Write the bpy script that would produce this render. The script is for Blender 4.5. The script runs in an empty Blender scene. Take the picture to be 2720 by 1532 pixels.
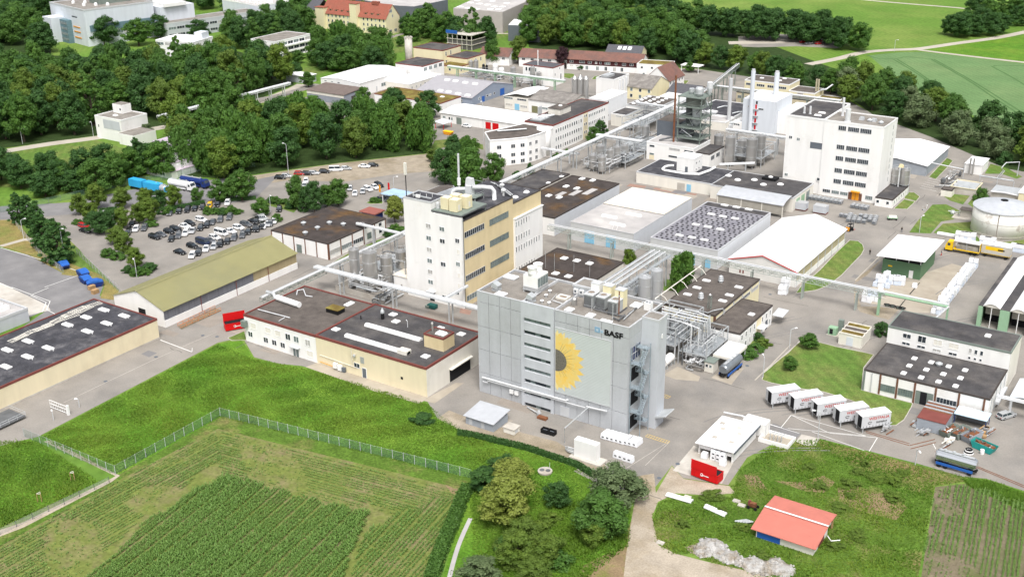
import bpy,bmesh,math,random
from math import sin,cos
from mathutils import Matrix,Vector,Euler
SC=bpy.context.scene
COL=SC.collection
rad=math.radians
# camera, sky, sun, exposure
cd=bpy.data.cameras.new('camera')
cam=bpy.data.objects.new('camera',cd)
COL.objects.link(cam)
cam.matrix_world=Matrix(((0.833042,-0.20034,0.51566,0),(0.553046,0.324306,-0.767441,0),
       (-0.013482,0.924494,0.380957,120),(0,0,0,1)))
cd.sensor_fit='HORIZONTAL'
cd.sensor_width=36
cd.lens=40.75
cd.clip_start=1
cd.clip_end=6000
SC.camera=cam
SUN_EL,SUN_AZ=rad(60),rad(142)
w=bpy.data.worlds.new('World')
SC.world=w
w.use_nodes=True
wn=w.node_tree.nodes
bg=wn['Background']
sky=wn.new('ShaderNodeTexSky')
sky.sky_type='NISHITA'
sky.sun_disc=False
sky.sun_elevation=SUN_EL
sky.sun_rotation=SUN_AZ
sky.dust_density=5
sky.air_density=1.0
hs=wn.new('ShaderNodeHueSaturation')
hs.inputs['Saturation'].default_value=0.28
w.node_tree.links.new(sky.outputs[0],hs.inputs['Color'])
w.node_tree.links.new(hs.outputs[0],bg.inputs[0])
bg.inputs[1].default_value=0.13
sd=bpy.data.lights.new('sun','SUN')
sd.energy=1.5
sd.angle=rad(18)
sd.color=(1,0.98,0.95)
so=bpy.data.objects.new('sun',sd)
COL.objects.link(so)
# direction from which the sun shines (azimuth clockwise from +Y as the sky texture counts it)
sdir=Vector((sin(SUN_AZ)*cos(SUN_EL),cos(SUN_AZ)*cos(SUN_EL),sin(SUN_EL)))
so.rotation_euler=sdir.to_track_quat('Z','Y').to_euler()
so.location=(-150,200,200)
SC.view_settings.view_transform='Standard'
SC.view_settings.look='None'
SC.view_settings.exposure=0.64
SC.view_settings.gamma=1
SC.view_settings.use_curve_mapping=False
SC.cycles.max_bounces=5
SC.cycles.diffuse_bounces=3
SC.cycles.transparent_max_bounces=12
# mesh builder
class MB:
 def __init__(s):
  s.v=[]
  s.f=[]
 def quad(s,*p):
  n=len(s.v)
  s.v+=[tuple(q) for q in p]
  s.f.append(tuple(range(n,n+len(p))))
  return s
 def box(s,x0,x1,y0,y1,z0,z1,top=0.0,topy=None):
  ty=top if topy is None else topy
  n=len(s.v)
  s.v+=[(x0,y0,z0),(x1,y0,z0),(x1,y1,z0),(x0,y1,z0),
    (x0+top,y0+ty,z1),(x1-top,y0+ty,z1),(x1-top,y1-ty,z1),(x0+top,y1-ty,z1)]
  for q in ((3,2,1,0),(4,5,6,7),(0,1,5,4),(1,2,6,5),(2,3,7,6),(3,0,4,7)):
   s.f.append(tuple(n+i for i in q))
  return s
 def ring(s,x0,x1,y0,y1,t,z0,z1):
  s.box(x0,x1,y0,y0+t,z0,z1)
  s.box(x0,x1,y1-t,y1,z0,z1)
  s.box(x0,x0+t,y0+t,y1-t,z0,z1)
  s.box(x1-t,x1,y0+t,y1-t,z0,z1)
  return s
 def prism(s,poly,z0,z1):
  n,k=len(s.v),len(poly)
  s.v+=[(p[0],p[1],z0) for p in poly]+[(p[0],p[1],z1) for p in poly]
  s.f.append(tuple(n+i for i in reversed(range(k))))
  s.f.append(tuple(n+k+i for i in range(k)))
  for i in range(k):
   j=(i+1)%k
   s.f.append((n+i,n+j,n+k+j,n+k+i))
  return s
 def extr(s,axis,a,b,prof):
  n,k=len(s.v),len(prof)
  for c in (a,b):
   for u,z in prof:
    s.v.append((c,u,z) if axis=='x' else (u,c,z))
  s.f.append(tuple(n+i for i in range(k)))
  s.f.append(tuple(n+k+i for i in reversed(range(k))))
  for i in range(k):
   j=(i+1)%k
   s.f.append((n+i,n+k+i,n+k+j,n+j))
  return s
 def lathe(s,cx,cy,prof,n=16):
  b=len(s.v)
  for r,z in prof:
   for i in range(n):
    a=2*math.pi*i/n
    s.v.append((cx+r*cos(a),cy+r*sin(a),z))
  for k in range(len(prof)-1):
   for i in range(n):
    j=(i+1)%n
    s.f.append((b+k*n+i,b+k*n+j,b+(k+1)*n+j,b+(k+1)*n+i))
  s.f.append(tuple(b+i for i in reversed(range(n))))
  s.f.append(tuple(b+(len(prof)-1)*n+i for i in range(n)))
  return s
 def cyl(s,cx,cy,z0,z1,r,n=12):
  return s.lathe(cx,cy,[(r,z0),(r,z1)],n)
 def tube(s,pts,r,n=6):
  pts=[Vector(p) for p in pts]
  b=len(s.v)
  m=len(pts)
  for k,p in enumerate(pts):
   d=(pts[min(k+1,m-1)]-pts[max(k-1,0)]).normalized()
   u=d.cross(Vector((0,0,1)))
   if u.length<1e-3:
    u=Vector((1,0,0))
   u.normalize()
   w_=u.cross(d)
   for i in range(n):
    a=2*math.pi*i/n
    s.v.append(tuple(p+(u*cos(a)+w_*sin(a))*r))
  for k in range(m-1):
   for i in range(n):
    j=(i+1)%n
    s.f.append((b+k*n+i,b+k*n+j,b+(k+1)*n+j,b+(k+1)*n+i))
  s.f.append(tuple(b+i for i in range(n)))
  s.f.append(tuple(b+(m-1)*n+i for i in reversed(range(n))))
  return s
 def bar(s,p0,p1,t):
  return s.tube([p0,p1],t,4)
 def mesh(s,name,m,smooth=False,off=(0,0,0)):
  me=bpy.data.meshes.new(name)
  v=s.v if off==(0,0,0) else [(a-off[0],b-off[1],c-off[2]) for a,b,c in s.v]
  me.from_pydata(v,[],s.f)
  me.materials.append(m)
  if smooth:
   me.polygons.foreach_set('use_smooth',[True]*len(me.polygons))
  me.update()
  return me
def BX(*a):return MB().box(*a)
def TB(*a):return MB().tube(*a)
def LT(*a):return MB().lathe(*a)
def CY(*a):return MB().cyl(*a)
def EX(*a):return MB().extr(*a)
def RG(*a):return MB().ring(*a)
def props(o,label=None,cat=None,group=None,kind=None):
 if label:o['label']=label
 if cat:o['category']=cat
 if group:o['group']=group
 if kind:o['kind']=kind
 return o
class T:
 def __init__(s,name,label,cat,loc,rz=0.0,group=None,scale=1.0,local=False):
  s.o=bpy.data.objects.new(name,None)
  s.o.empty_display_size=0.5
  COL.objects.link(s.o)
  s.o.location=loc
  s.o.rotation_euler=(0,0,rz)
  if scale!=1.0:s.o.scale=(scale,)*3
  props(s.o,label,cat,group)
  s.off=(0,0,0) if (local or rz) else tuple(loc)
 def a(s,name,mb,m,parent=None,smooth=False,label=None):
  o=bpy.data.objects.new(name,mb.mesh(name,m,smooth,s.off))
  COL.objects.link(o)
  o.parent=parent or s.o
  if label:o['label']=label
  return o
 def put(s,name,me,loc=(0,0,0),rz=0.0,m=None,parent=None,scale=None,abs_=True):
  o=bpy.data.objects.new(name,me)
  COL.objects.link(o)
  o.parent=parent or s.o
  if abs_ and parent is None:
   loc=tuple(a-b for a,b in zip(loc,s.off))
  o.location=loc
  if rz:o.rotation_euler=(0,0,rz)
  if scale:o.scale=scale
  if m:
   o.material_slots[0].link='OBJECT'
   o.material_slots[0].material=m
  return o
def single(name,mb,m,label,cat,group=None,kind=None,smooth=False,loc=(0,0,0)):
 o=bpy.data.objects.new(name,mb.mesh(name,m,smooth,loc))
 COL.objects.link(o)
 o.location=loc
 return props(o,label,cat,group,kind)
def structure(name,mb,m):
 o=bpy.data.objects.new(name,mb.mesh(name,m))
 COL.objects.link(o)
 o['kind']='structure'
 return o
# materials
MATS={}
def mat(name,rgb,rough=0.8,var=0.12,scale=0.6,bump=0.0,bscale=8.0,metal=0.0,tint=None,tscale=0.08,tmin=0.45,tmax=0.65,
  streak=False,spec=0.1,fine=0.0,wave=None,mow=0.0):
 m=bpy.data.materials.new(name)
 m.use_nodes=True
 nt=m.node_tree
 N,L=nt.nodes,nt.links
 b=N['Principled BSDF']
 b.inputs['Roughness'].default_value=rough
 b.inputs['Metallic'].default_value=metal
 b.inputs['Specular IOR Level'].default_value=spec
 geo=N.new('ShaderNodeNewGeometry')
 src=geo.outputs['Position']
 mp=None
 if streak:
  mp=N.new('ShaderNodeMapping')
  mp.inputs['Scale'].default_value=(1,1,0.12)
  L.new(src,mp.inputs[0])
  src1=mp.outputs[0]
 else:
  src1=src
 n1=N.new('ShaderNodeTexNoise')
 n1.inputs['Scale'].default_value=scale
 n1.inputs['Detail'].default_value=6
 L.new(src1,n1.inputs['Vector'])
 mr=N.new('ShaderNodeMapRange')
 mr.inputs[1].default_value=0.25
 mr.inputs[2].default_value=0.75
 mr.inputs[3].default_value=1-var
 mr.inputs[4].default_value=1+var
 L.new(n1.outputs[0],mr.inputs[0])
 col=N.new('ShaderNodeRGB')
 col.outputs[0].default_value=(*rgb,1)
 cur=col.outputs[0]
 if tint:
  n2=N.new('ShaderNodeTexNoise')
  n2.inputs['Scale'].default_value=tscale
  n2.inputs['Detail'].default_value=8
  n2.inputs['Roughness'].default_value=0.65
  L.new(src,n2.inputs['Vector'])
  m2=N.new('ShaderNodeMapRange')
  m2.inputs[1].default_value=tmin
  m2.inputs[2].default_value=tmax
  L.new(n2.outputs[0],m2.inputs[0])
  mx=N.new('ShaderNodeMix')
  mx.data_type='RGBA'
  L.new(m2.outputs[0],mx.inputs[0])
  L.new(cur,mx.inputs[6])
  mx.inputs[7].default_value=(*tint,1)
  cur=mx.outputs[2]
 mul=N.new('ShaderNodeMix')
 mul.data_type='RGBA'
 mul.blend_type='MULTIPLY'
 mul.inputs[0].default_value=1
 L.new(cur,mul.inputs[6])
 L.new(mr.outputs[0],mul.inputs[7])
 cur=mul.outputs[2]
 if fine:
  n3=N.new('ShaderNodeTexNoise')
  n3.inputs['Scale'].default_value=bscale
  n3.inputs['Detail'].default_value=3
  L.new(src,n3.inputs['Vector'])
  m3=N.new('ShaderNodeMapRange')
  m3.inputs[1].default_value=0.3
  m3.inputs[2].default_value=0.7
  m3.inputs[3].default_value=1-fine
  m3.inputs[4].default_value=1+fine
  L.new(n3.outputs[0],m3.inputs[0])
  mu=N.new('ShaderNodeMix')
  mu.data_type='RGBA'
  mu.blend_type='MULTIPLY'
  mu.inputs[0].default_value=1
  L.new(cur,mu.inputs[6])
  L.new(m3.outputs[0],mu.inputs[7])
  cur=mu.outputs[2]
 if mow:
  wm=N.new('ShaderNodeTexWave')
  wm.bands_direction='DIAGONAL'
  wm.inputs['Scale'].default_value=0.16
  wm.inputs['Distortion'].default_value=5
  wm.inputs['Detail'].default_value=3
  wm.inputs['Detail Scale'].default_value=0.6
  L.new(src,wm.inputs['Vector'])
  m5=N.new('ShaderNodeMapRange')
  m5.inputs[3].default_value=1-mow
  m5.inputs[4].default_value=1+mow
  L.new(wm.outputs[1],m5.inputs[0])
  mv=N.new('ShaderNodeMix')
  mv.data_type='RGBA'
  mv.blend_type='MULTIPLY'
  mv.inputs[0].default_value=1
  L.new(cur,mv.inputs[6])
  L.new(m5.outputs[0],mv.inputs[7])
  cur=mv.outputs[2]
 L.new(cur,b.inputs['Base Color'])
 if wave:
  wv=N.new('ShaderNodeTexWave')
  wv.bands_direction=wave[0]
  wv.inputs['Scale'].default_value=wave[1]
  L.new(src,wv.inputs['Vector'])
  bp=N.new('ShaderNodeBump')
  bp.inputs['Strength'].default_value=0.5
  bp.inputs['Distance'].default_value=0.06
  L.new(wv.outputs[1],bp.inputs['Height'])
  L.new(bp.outputs[0],b.inputs['Normal'])
 elif bump:
  n4=N.new('ShaderNodeTexNoise')
  n4.inputs['Scale'].default_value=bscale
  n4.inputs['Detail'].default_value=4
  L.new(src,n4.inputs['Vector'])
  bp=N.new('ShaderNodeBump')
  bp.inputs['Strength'].default_value=bump
  bp.inputs['Distance'].default_value=0.1
  L.new(n4.outputs[0],bp.inputs['Height'])
  L.new(bp.outputs[0],b.inputs['Normal'])
 MATS[name]=m
 return m
def leafmat(name,a,b_,c):
 m=bpy.data.materials.new(name)
 m.use_nodes=True
 nt=m.node_tree
 N,L=nt.nodes,nt.links
 bs=N['Principled BSDF']
 bs.inputs['Roughness'].default_value=0.55
 bs.inputs['Specular IOR Level'].default_value=0.25
 at=N.new('ShaderNodeAttribute')
 at.attribute_name='tone'
 oi=N.new('ShaderNodeObjectInfo')
 r1=N.new('ShaderNodeMix')
 r1.data_type='RGBA'
 r1.inputs[6].default_value=(*a,1)
 r1.inputs[7].default_value=(*b_,1)
 L.new(at.outputs['Fac'],r1.inputs[0])
 r2=N.new('ShaderNodeMix')
 r2.data_type='RGBA'
 mr=N.new('ShaderNodeMapRange')
 mr.inputs[1].default_value=0
 mr.inputs[2].default_value=1
 mr.inputs[3].default_value=0
 mr.inputs[4].default_value=0.75
 L.new(oi.outputs['Random'],mr.inputs[0])
 L.new(mr.outputs[0],r2.inputs[0])
 L.new(r1.outputs[2],r2.inputs[6])
 r2.inputs[7].default_value=(*c,1)
 L.new(r2.outputs[2],bs.inputs['Base Color'])
 tr=N.new('ShaderNodeBsdfTranslucent')
 L.new(r2.outputs[2],tr.inputs[0])
 ms=N.new('ShaderNodeMixShader')
 ms.inputs[0].default_value=0.32
 L.new(bs.outputs[0],ms.inputs[1])
 L.new(tr.outputs[0],ms.inputs[2])
 L.new(ms.outputs[0],N['Material Output'].inputs[0])
 MATS[name]=m
 return m
WHITE=mat('white_render',(0.82,0.81,0.79),var=0.05,streak=True,scale=0.6,tint=(0.67,0.645,0.60),tscale=0.16,tmin=0.56,tmax=0.84)
OFFW=mat('offwhite_render',(0.74,0.71,0.64),var=0.06,streak=True,tint=(0.58,0.54,0.46),tscale=0.12,tmin=0.55,tmax=0.85)
CREAM=mat('cream_render',(0.74,0.655,0.465),var=0.06,streak=True,tint=(0.62,0.535,0.37),tscale=0.12,tmin=0.5,tmax=0.85)
PALEY=mat('pale_yellow_render',(0.74,0.67,0.45),var=0.05,streak=True,tint=(0.62,0.55,0.36),tscale=0.15,tmin=0.55,tmax=0.85)
OCHRE=mat('ochre_render',(0.68,0.565,0.35),var=0.07,streak=True,tint=(0.56,0.455,0.27),tscale=0.15,tmin=0.5,tmax=0.8)
CONC=mat('concrete_panel',(0.44,0.455,0.475),var=0.07,scale=0.5,streak=True,tint=(0.385,0.395,0.405),tscale=0.2,tmin=0.45,tmax=0.75,fine=0.04,bscale=3)
CONC2=mat('concrete_smooth',(0.50,0.52,0.55),var=0.06,scale=0.5,streak=True,tint=(0.42,0.44,0.46),tscale=0.3,tmin=0.5,tmax=0.8)
CONCF=mat('pale_concrete',(0.52,0.49,0.44),var=0.12,scale=0.5,tint=(0.40,0.36,0.31),tscale=0.12)
ROOFD=mat('bitumen_roof',(0.070,0.067,0.069),var=0.26,scale=0.35,tint=(0.145,0.132,0.122),tscale=0.14,tmin=0.45,tmax=0.75,fine=0.2,bscale=5)
ROOFB=mat('dark_blue_bitumen',(0.058,0.058,0.066),var=0.28,scale=0.5,tint=(0.145,0.14,0.145),tscale=0.3,tmin=0.48,tmax=0.75,fine=0.22,bscale=4)
ROOFM=mat('mossy_bitumen',(0.062,0.052,0.048),var=0.28,scale=0.4,tint=(0.135,0.078,0.034),tscale=0.11,tmin=0.50,tmax=0.70,fine=0.25,bscale=4)
ROOFG=mat('gravel_roof',(0.255,0.235,0.21),var=0.16,scale=0.5,tint=(0.17,0.15,0.13),tscale=0.22,tmin=0.45,tmax=0.7,fine=0.15,bscale=6)
ROOFBR=mat('brown_gravel_roof',(0.125,0.108,0.096),var=0.22,scale=0.5,tint=(0.085,0.074,0.068),tscale=0.2,tmin=0.45,tmax=0.7,fine=0.22,bscale=6)
ROOFW=mat('white_sheet_roof',(0.80,0.80,0.795),var=0.06,scale=0.3,tint=(0.66,0.65,0.63),tscale=0.18,tmin=0.5,tmax=0.8,wave=('X',0.5))
ROOFC=mat('cream_membrane',(0.78,0.72,0.62),var=0.06,scale=0.3,tint=(0.66,0.58,0.46),tscale=0.12,tmin=0.5,tmax=0.75)
ROOFLG=mat('light_grey_membrane',(0.42,0.40,0.39),var=0.1,scale=0.3,tint=(0.50,0.48,0.46),tscale=0.1)
ROOFSV=mat('silver_roof',(0.45,0.465,0.49),var=0.08,rough=0.45,wave=('X',1.2))
ROOFOL=mat('olive_sheet_roof',(0.27,0.255,0.125),var=0.06,scale=0.2,rough=0.6,tint=(0.245,0.235,0.125),wave=('Y',1.6))
ROOFRED=mat('red_sheet_roof',(0.52,0.18,0.14),var=0.08,scale=0.3,rough=0.6,wave=('X',1.6))
ROOFET=mat('grey_fibre_cement',(0.20,0.185,0.17),var=0.2,scale=0.6,tint=(0.28,0.26,0.24),tscale=0.4,fine=0.15)
ROOFGH=mat('blue_grey_sheet_roof',(0.36,0.35,0.37),var=0.05,wave=('X',1.2))
TILE_R=mat('red_tiles',(0.30,0.10,0.07),var=0.16,scale=1.2,tint=(0.26,0.10,0.07),tscale=0.3,fine=0.15,bscale=5)
TILE_B=mat('brown_tiles',(0.20,0.105,0.085),var=0.16,scale=1.2,tint=(0.14,0.09,0.08),tscale=0.3,fine=0.15,bscale=5)
SLATE=mat('slate_tiles',(0.10,0.10,0.11),var=0.12,scale=1,fine=0.12,bscale=5)
MOSSR=mat('mossy_green_roof',(0.16,0.115,0.035),var=0.25,scale=0.4,tint=(0.22,0.19,0.05),tscale=0.2,fine=0.2,bscale=4)
TRIMR=mat('red_brown_fascia',(0.20,0.065,0.055),var=0.12)
TRIMG=mat('grey_metal_trim',(0.52,0.53,0.54),rough=0.5,var=0.06)
TRIMD=mat('dark_fascia',(0.07,0.06,0.055),var=0.1)
TRIMW=mat('white_trim',(0.80,0.80,0.79),rough=0.5,var=0.03)
POSTB=mat('brown_post',(0.17,0.085,0.055),var=0.12)
BLACK=mat('black',(0.015,0.015,0.016),var=0.1,rough=0.6)
DARKIN=mat('dark_interior',(0.02,0.02,0.022),var=0.2,rough=0.9)
RUBBER=mat('rubber',(0.02,0.02,0.02),rough=0.85)
GLASS=mat('window_glass',(0.035,0.045,0.055),rough=0.12,var=0.5,scale=0.5,spec=0.6)
GLASSG=mat('greenish_glass',(0.16,0.20,0.20),rough=0.18,var=0.3,scale=0.7,spec=0.6)
GLASSB=mat('blue_glass',(0.02,0.035,0.10),rough=0.1,var=0.6,scale=1.5,spec=0.7)
STEEL=mat('brushed_steel',(0.50,0.49,0.475),rough=0.38,metal=0.75,var=0.1,streak=True)
GALV=mat('galvanised',(0.52,0.54,0.55),rough=0.5,metal=0.35,var=0.12)
STAIRG=mat('stair_steel',(0.34,0.40,0.44),rough=0.5,metal=0.3,var=0.12)
PIPEW=mat('pipe_cladding',(0.72,0.73,0.74),rough=0.4,metal=0.25,var=0.06)
PIPED=mat('dark_pipe',(0.13,0.135,0.14),rough=0.6,var=0.2)
GREENST=mat('green_steel',(0.19,0.225,0.20),rough=0.6,var=0.12)
GREENP=mat('green_sheet',(0.115,0.205,0.115),rough=0.6,var=0.06,wave=('X',2.0))
MINT=mat('pale_green_sheet',(0.28,0.44,0.29),rough=0.6,var=0.06)
GREYSH=mat('grey_blue_sheet',(0.33,0.36,0.40),rough=0.55,var=0.06,wave=('X',2.0))
DGREY=mat('dark_grey_sheet',(0.13,0.145,0.165),rough=0.6,var=0.08)
PALEB=mat('pale_blue_render',(0.62,0.655,0.70),var=0.06,streak=True)
BLUEDOOR=mat('light_blue_door',(0.24,0.50,0.68),rough=0.5,var=0.05)
BLUE=mat('blue_paint',(0.03,0.12,0.42),rough=0.45,var=0.1)
DBLUE=mat('navy_paint',(0.02,0.04,0.16),rough=0.4,var=0.1)
CYANB=mat('azure_paint',(0.04,0.36,0.66),rough=0.45,var=0.06)
RED=mat('red_paint',(0.56,0.012,0.014),rough=0.4,var=0.07)
RUST=mat('rust',(0.20,0.085,0.045),rough=0.9,var=0.3,scale=1.5)
ORANGE=mat('orange_paint',(0.72,0.30,0.03),rough=0.5,var=0.06)
YELLOW=mat('yellow_paint',(0.78,0.50,0.02),rough=0.45,var=0.06)
TURQ=mat('turquoise_paint',(0.03,0.30,0.27),rough=0.5,var=0.12)
CARW=mat('car_white',(0.80,0.80,0.80),rough=0.25,var=0.02,spec=0.5)
CARK=mat('car_black',(0.012,0.013,0.015),rough=0.2,var=0.02,spec=0.5)
CARG=mat('car_grey',(0.10,0.105,0.115),rough=0.25,var=0.02,spec=0.5)
CARS=mat('car_silver',(0.48,0.49,0.50),rough=0.28,metal=0.3,var=0.02,spec=0.5)
CARN=mat('car_navy',(0.015,0.025,0.06),rough=0.22,var=0.02,spec=0.5)
CARR=mat('car_red',(0.42,0.02,0.02),rough=0.25,var=0.02,spec=0.5)
CARY=mat('car_yellow',(0.72,0.42,0.02),rough=0.25,var=0.02,spec=0.5)
WRAP=mat('white_wrap',(0.78,0.79,0.81),rough=0.45,var=0.06,scale=2)
WRAPB=mat('blue_white_wrap',(0.60,0.66,0.75),rough=0.45,var=0.08,scale=2)
WOOD=mat('pallet_wood',(0.42,0.27,0.14),rough=0.9,var=0.2,scale=3)
BARK=mat('bark',(0.085,0.065,0.05),rough=0.95,var=0.25,scale=2)
SKIN=mat('skin',(0.45,0.27,0.19),rough=0.6)
# grounds
GRASS=mat('meadow',(0.085,0.195,0.018),var=0.22,scale=0.3,tint=(0.14,0.23,0.028),tscale=0.07,tmin=0.42,tmax=0.66,fine=0.35,bscale=2.2,bump=0.6)
GRASSF=mat('far_grass',(0.11,0.205,0.032),var=0.14,scale=0.05,tint=(0.165,0.235,0.05),tscale=0.02,fine=0.14,bscale=0.5,mow=0.06)
LAWN=mat('lawn',(0.10,0.175,0.034),var=0.2,scale=0.5,tint=(0.175,0.195,0.06),tscale=0.1,tmin=0.42,tmax=0.66,fine=0.25,bscale=2.5,mow=0.08)
DRYG=mat('dry_grass',(0.25,0.20,0.075),var=0.2,scale=0.4,tint=(0.17,0.18,0.05),tscale=0.12,fine=0.25,bscale=2.5)
SCRUB=mat('scrub',(0.085,0.15,0.022),var=0.3,scale=0.4,tint=(0.225,0.165,0.08),tscale=0.055,tmin=0.50,tmax=0.66,fine=0.35,bscale=2,bump=0.6)
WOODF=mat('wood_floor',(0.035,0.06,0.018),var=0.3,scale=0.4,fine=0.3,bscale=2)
STUB=mat('field_headland',(0.215,0.18,0.095),var=0.18,scale=0.5,tint=(0.15,0.18,0.045),tscale=0.14,tmin=0.33,tmax=0.55,fine=0.2,bscale=1.6)
SOIL=mat('field_soil',(0.18,0.15,0.10),var=0.2,scale=0.8,tint=(0.115,0.13,0.05),tscale=0.25,fine=0.2,bscale=3)
WHEAT=mat('green_wheat',(0.125,0.215,0.085),var=0.10,scale=0.08,tint=(0.15,0.23,0.095),tscale=0.03,fine=0.14,bscale=1.2,mow=0.05)
ASPH=mat('yard_asphalt',(0.286,0.263,0.235),var=0.13,scale=0.15,tint=(0.212,0.20,0.186),tscale=0.06,tmin=0.44,tmax=0.70,fine=0.08,bscale=3)
ASPHD=mat('dark_asphalt',(0.20,0.195,0.197),var=0.1,scale=0.2,tint=(0.24,0.232,0.23),tscale=0.05,fine=0.06,bscale=3)
ROADL=mat('light_lane',(0.44,0.40,0.34),var=0.1,scale=0.2)
CONCG=mat('concrete_paving',(0.40,0.355,0.29),var=0.10,scale=0.3,tint=(0.34,0.295,0.235),tscale=0.1)
GRAVEL=mat('gravel',(0.34,0.29,0.225),var=0.18,scale=0.4,tint=(0.24,0.20,0.14),tscale=0.09,fine=0.18,bscale=4)
DIRT=mat('dirt',(0.40,0.345,0.275),var=0.16,scale=0.3,tint=(0.29,0.235,0.16),tscale=0.10,fine=0.15,bscale=3)
BARE=mat('bare_earth',(0.25,0.18,0.105),var=0.2,scale=0.5,tint=(0.15,0.16,0.045),tscale=0.25,tmin=0.45,tmax=0.62,fine=0.2,bscale=3)
RUBBLE=mat('rubble',(0.40,0.39,0.375),var=0.3,scale=1.5,tint=(0.24,0.20,0.15),tscale=0.5)
WPAINT=mat('white_marking',(0.74,0.73,0.70),var=0.1,scale=3)
YPAINT=mat('yellow_marking',(0.62,0.45,0.16),var=0.12,scale=3)
REDPV=mat('red_brown_patch',(0.30,0.19,0.15),var=0.12)
LEAF_D=leafmat('leaf_dark',(0.028,0.080,0.022),(0.085,0.185,0.040),(0.056,0.130,0.034))
LEAF_M=leafmat('leaf_mid',(0.044,0.118,0.020),(0.130,0.255,0.042),(0.082,0.170,0.034))
LEAF_L=leafmat('leaf_light',(0.090,0.165,0.022),(0.185,0.265,0.040),(0.115,0.180,0.032))
LEAF_Y=leafmat('leaf_yellow',(0.165,0.215,0.035),(0.33,0.37,0.085),(0.20,0.25,0.045))
LEAF_S=leafmat('leaf_silver',(0.10,0.155,0.062),(0.20,0.255,0.12),(0.12,0.175,0.075))
LEAF_P=leafmat('leaf_purple',(0.045,0.022,0.028),(0.075,0.035,0.04),(0.05,0.025,0.03))
CORN=leafmat('maize_leaf',(0.085,0.19,0.030),(0.26,0.385,0.105),(0.125,0.24,0.045))
GRASSB=leafmat('grass_blade',(0.080,0.20,0.016),(0.225,0.30,0.034),(0.115,0.225,0.02))
def alpha_mat(name,rgb,a):
 m=bpy.data.materials.new(name)
 m.use_nodes=True
 N,L=m.node_tree.nodes,m.node_tree.links
 b=N['Principled BSDF']
 b.inputs['Base Color'].default_value=(*rgb,1)
 b.inputs['Roughness'].default_value=0.6
 t=N.new('ShaderNodeBsdfTransparent')
 ms=N.new('ShaderNodeMixShader')
 ms.inputs[0].default_value=a
 L.new(t.outputs[0],ms.inputs[1])
 L.new(b.outputs[0],ms.inputs[2])
 L.new(ms.outputs[0],N['Material Output'].inputs[0])
 return m
MESHW=alpha_mat('wire_mesh',(0.14,0.27,0.20),0.26)
MESHG=alpha_mat('galvanised_mesh',(0.5,0.5,0.5),0.3)
GRATE=alpha_mat('steel_grating',(0.42,0.45,0.47),0.6)
# ground
def sheet(name,pts,z,m):
 b=MB()
 n=len(pts)
 b.v=[(p[0],p[1],z) for p in pts]
 a=sum(pts[i][0]*pts[(i+1)%n][1]-pts[(i+1)%n][0]*pts[i][1] for i in range(n))
 b.f=[tuple(range(n)) if a>0 else tuple(reversed(range(n)))]
 return structure(name,b,m)
def smooth_line(pts,n=6):
 P=[Vector((p[0],p[1],0)) for p in pts]
 out=[]
 for i in range(len(P)-1):
  p0,p1,p2,p3=P[max(i-1,0)],P[i],P[i+1],P[min(i+2,len(P)-1)]
  for k in range(n):
   t=k/n
   out.append(0.5*((2*p1)+(p2-p0)*t+(2*p0-5*p1+4*p2-p3)*t*t+(3*p1-p0-3*p2+p3)*t**3))
 out.append(P[-1])
 return out
def strip(pts,width,z,h=0.0,curve=True):
 L=smooth_line(pts) if curve and len(pts)>2 else [Vector((p[0],p[1],0)) for p in pts]
 b=MB()
 for i,p in enumerate(L):
  d=(L[min(i+1,len(L)-1)]-L[max(i-1,0)]).normalized()
  n=Vector((-d.y,d.x,0))*(width/2)
  b.v+=[(p.x+n.x,p.y+n.y,z),(p.x-n.x,p.y-n.y,z)]
  if h:b.v+=[(p.x-n.x,p.y-n.y,z-h),(p.x+n.x,p.y+n.y,z-h)]
 k=4 if h else 2
 for i in range(len(L)-1):
  a,c=i*k,(i+1)*k
  b.f.append((a,a+1,c+1,c))
  if h:
   b.f.append((a+1,a+2,c+2,c+1))
   b.f.append((a+3,a,c,c+3))
 return b
def road(name,pts,width,z,m,curve=True):
 return structure(name,strip(pts,width,z,curve=curve),m)
def kerb(pts,z=0.12,width=0.18,curve=True,m=None):
 return structure('kerb',strip(pts,width,z,0.12,curve),m or CONCF)
def inside(p,poly):
 x,y=p
 r=False
 j=len(poly)-1
 for i in range(len(poly)):
  xi,yi=poly[i][:2]
  xj,yj=poly[j][:2]
  if (yi>y)!=(yj>y) and x<(xj-xi)*(y-yi)/(yj-yi)+xi:
   r=not r
  j=i
 return r
gb=MB()
gb.quad((-3000,-1500,0),(1800,-1500,0),(1800,3300,0),(-3000,3300,0))
structure('ground',gb,GRASSF)
YARD=[(-208.2,109.5),(-202.0,121.5),(-204.7,174.5),(-201.9,180.1),(-191.1,173.4),(-183.7,173.9),(-178.0,176.0),(-142.1,177.5),(-135.9,172.8),(-126.0,170.6),(-114.8,171.8),(-101.6,171.7),(-94.5,172.0),(-88.6,167.6),(-87.0,167.8),(-83.8,171.5),(-84.8,182.0),(-80.9,178.9),(-72.5,181.2),(-73.5,192.7),(-70.6,202.4),(-64.1,207.6),(-55.1,208.0),(-44.2,208.4),(-35.8,208.1),(-31.7,209.8),(-12.5,207.9),(-20.2,279.6),(-41,423),(-74,430),(-91,441),(-110,460),(-138,480),(-166,511),(-197,522),(-245,529),(-284,500),(-335,503),(-353,493),(-372,482),(-379,455),(-370,392),(-369,368),(-345,351),(-305,370),(-283,364),(-262,337),(-283,309),(-306,272),(-324,246),(-331,227),(-347,200),(-337,193),(-331,208),(-324,212),(-291,199),(-253.3,184.1),(-249.6,179.1),(-248.6,135.7)]
sheet('yard',YARD,0.02,ASPH)
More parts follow.
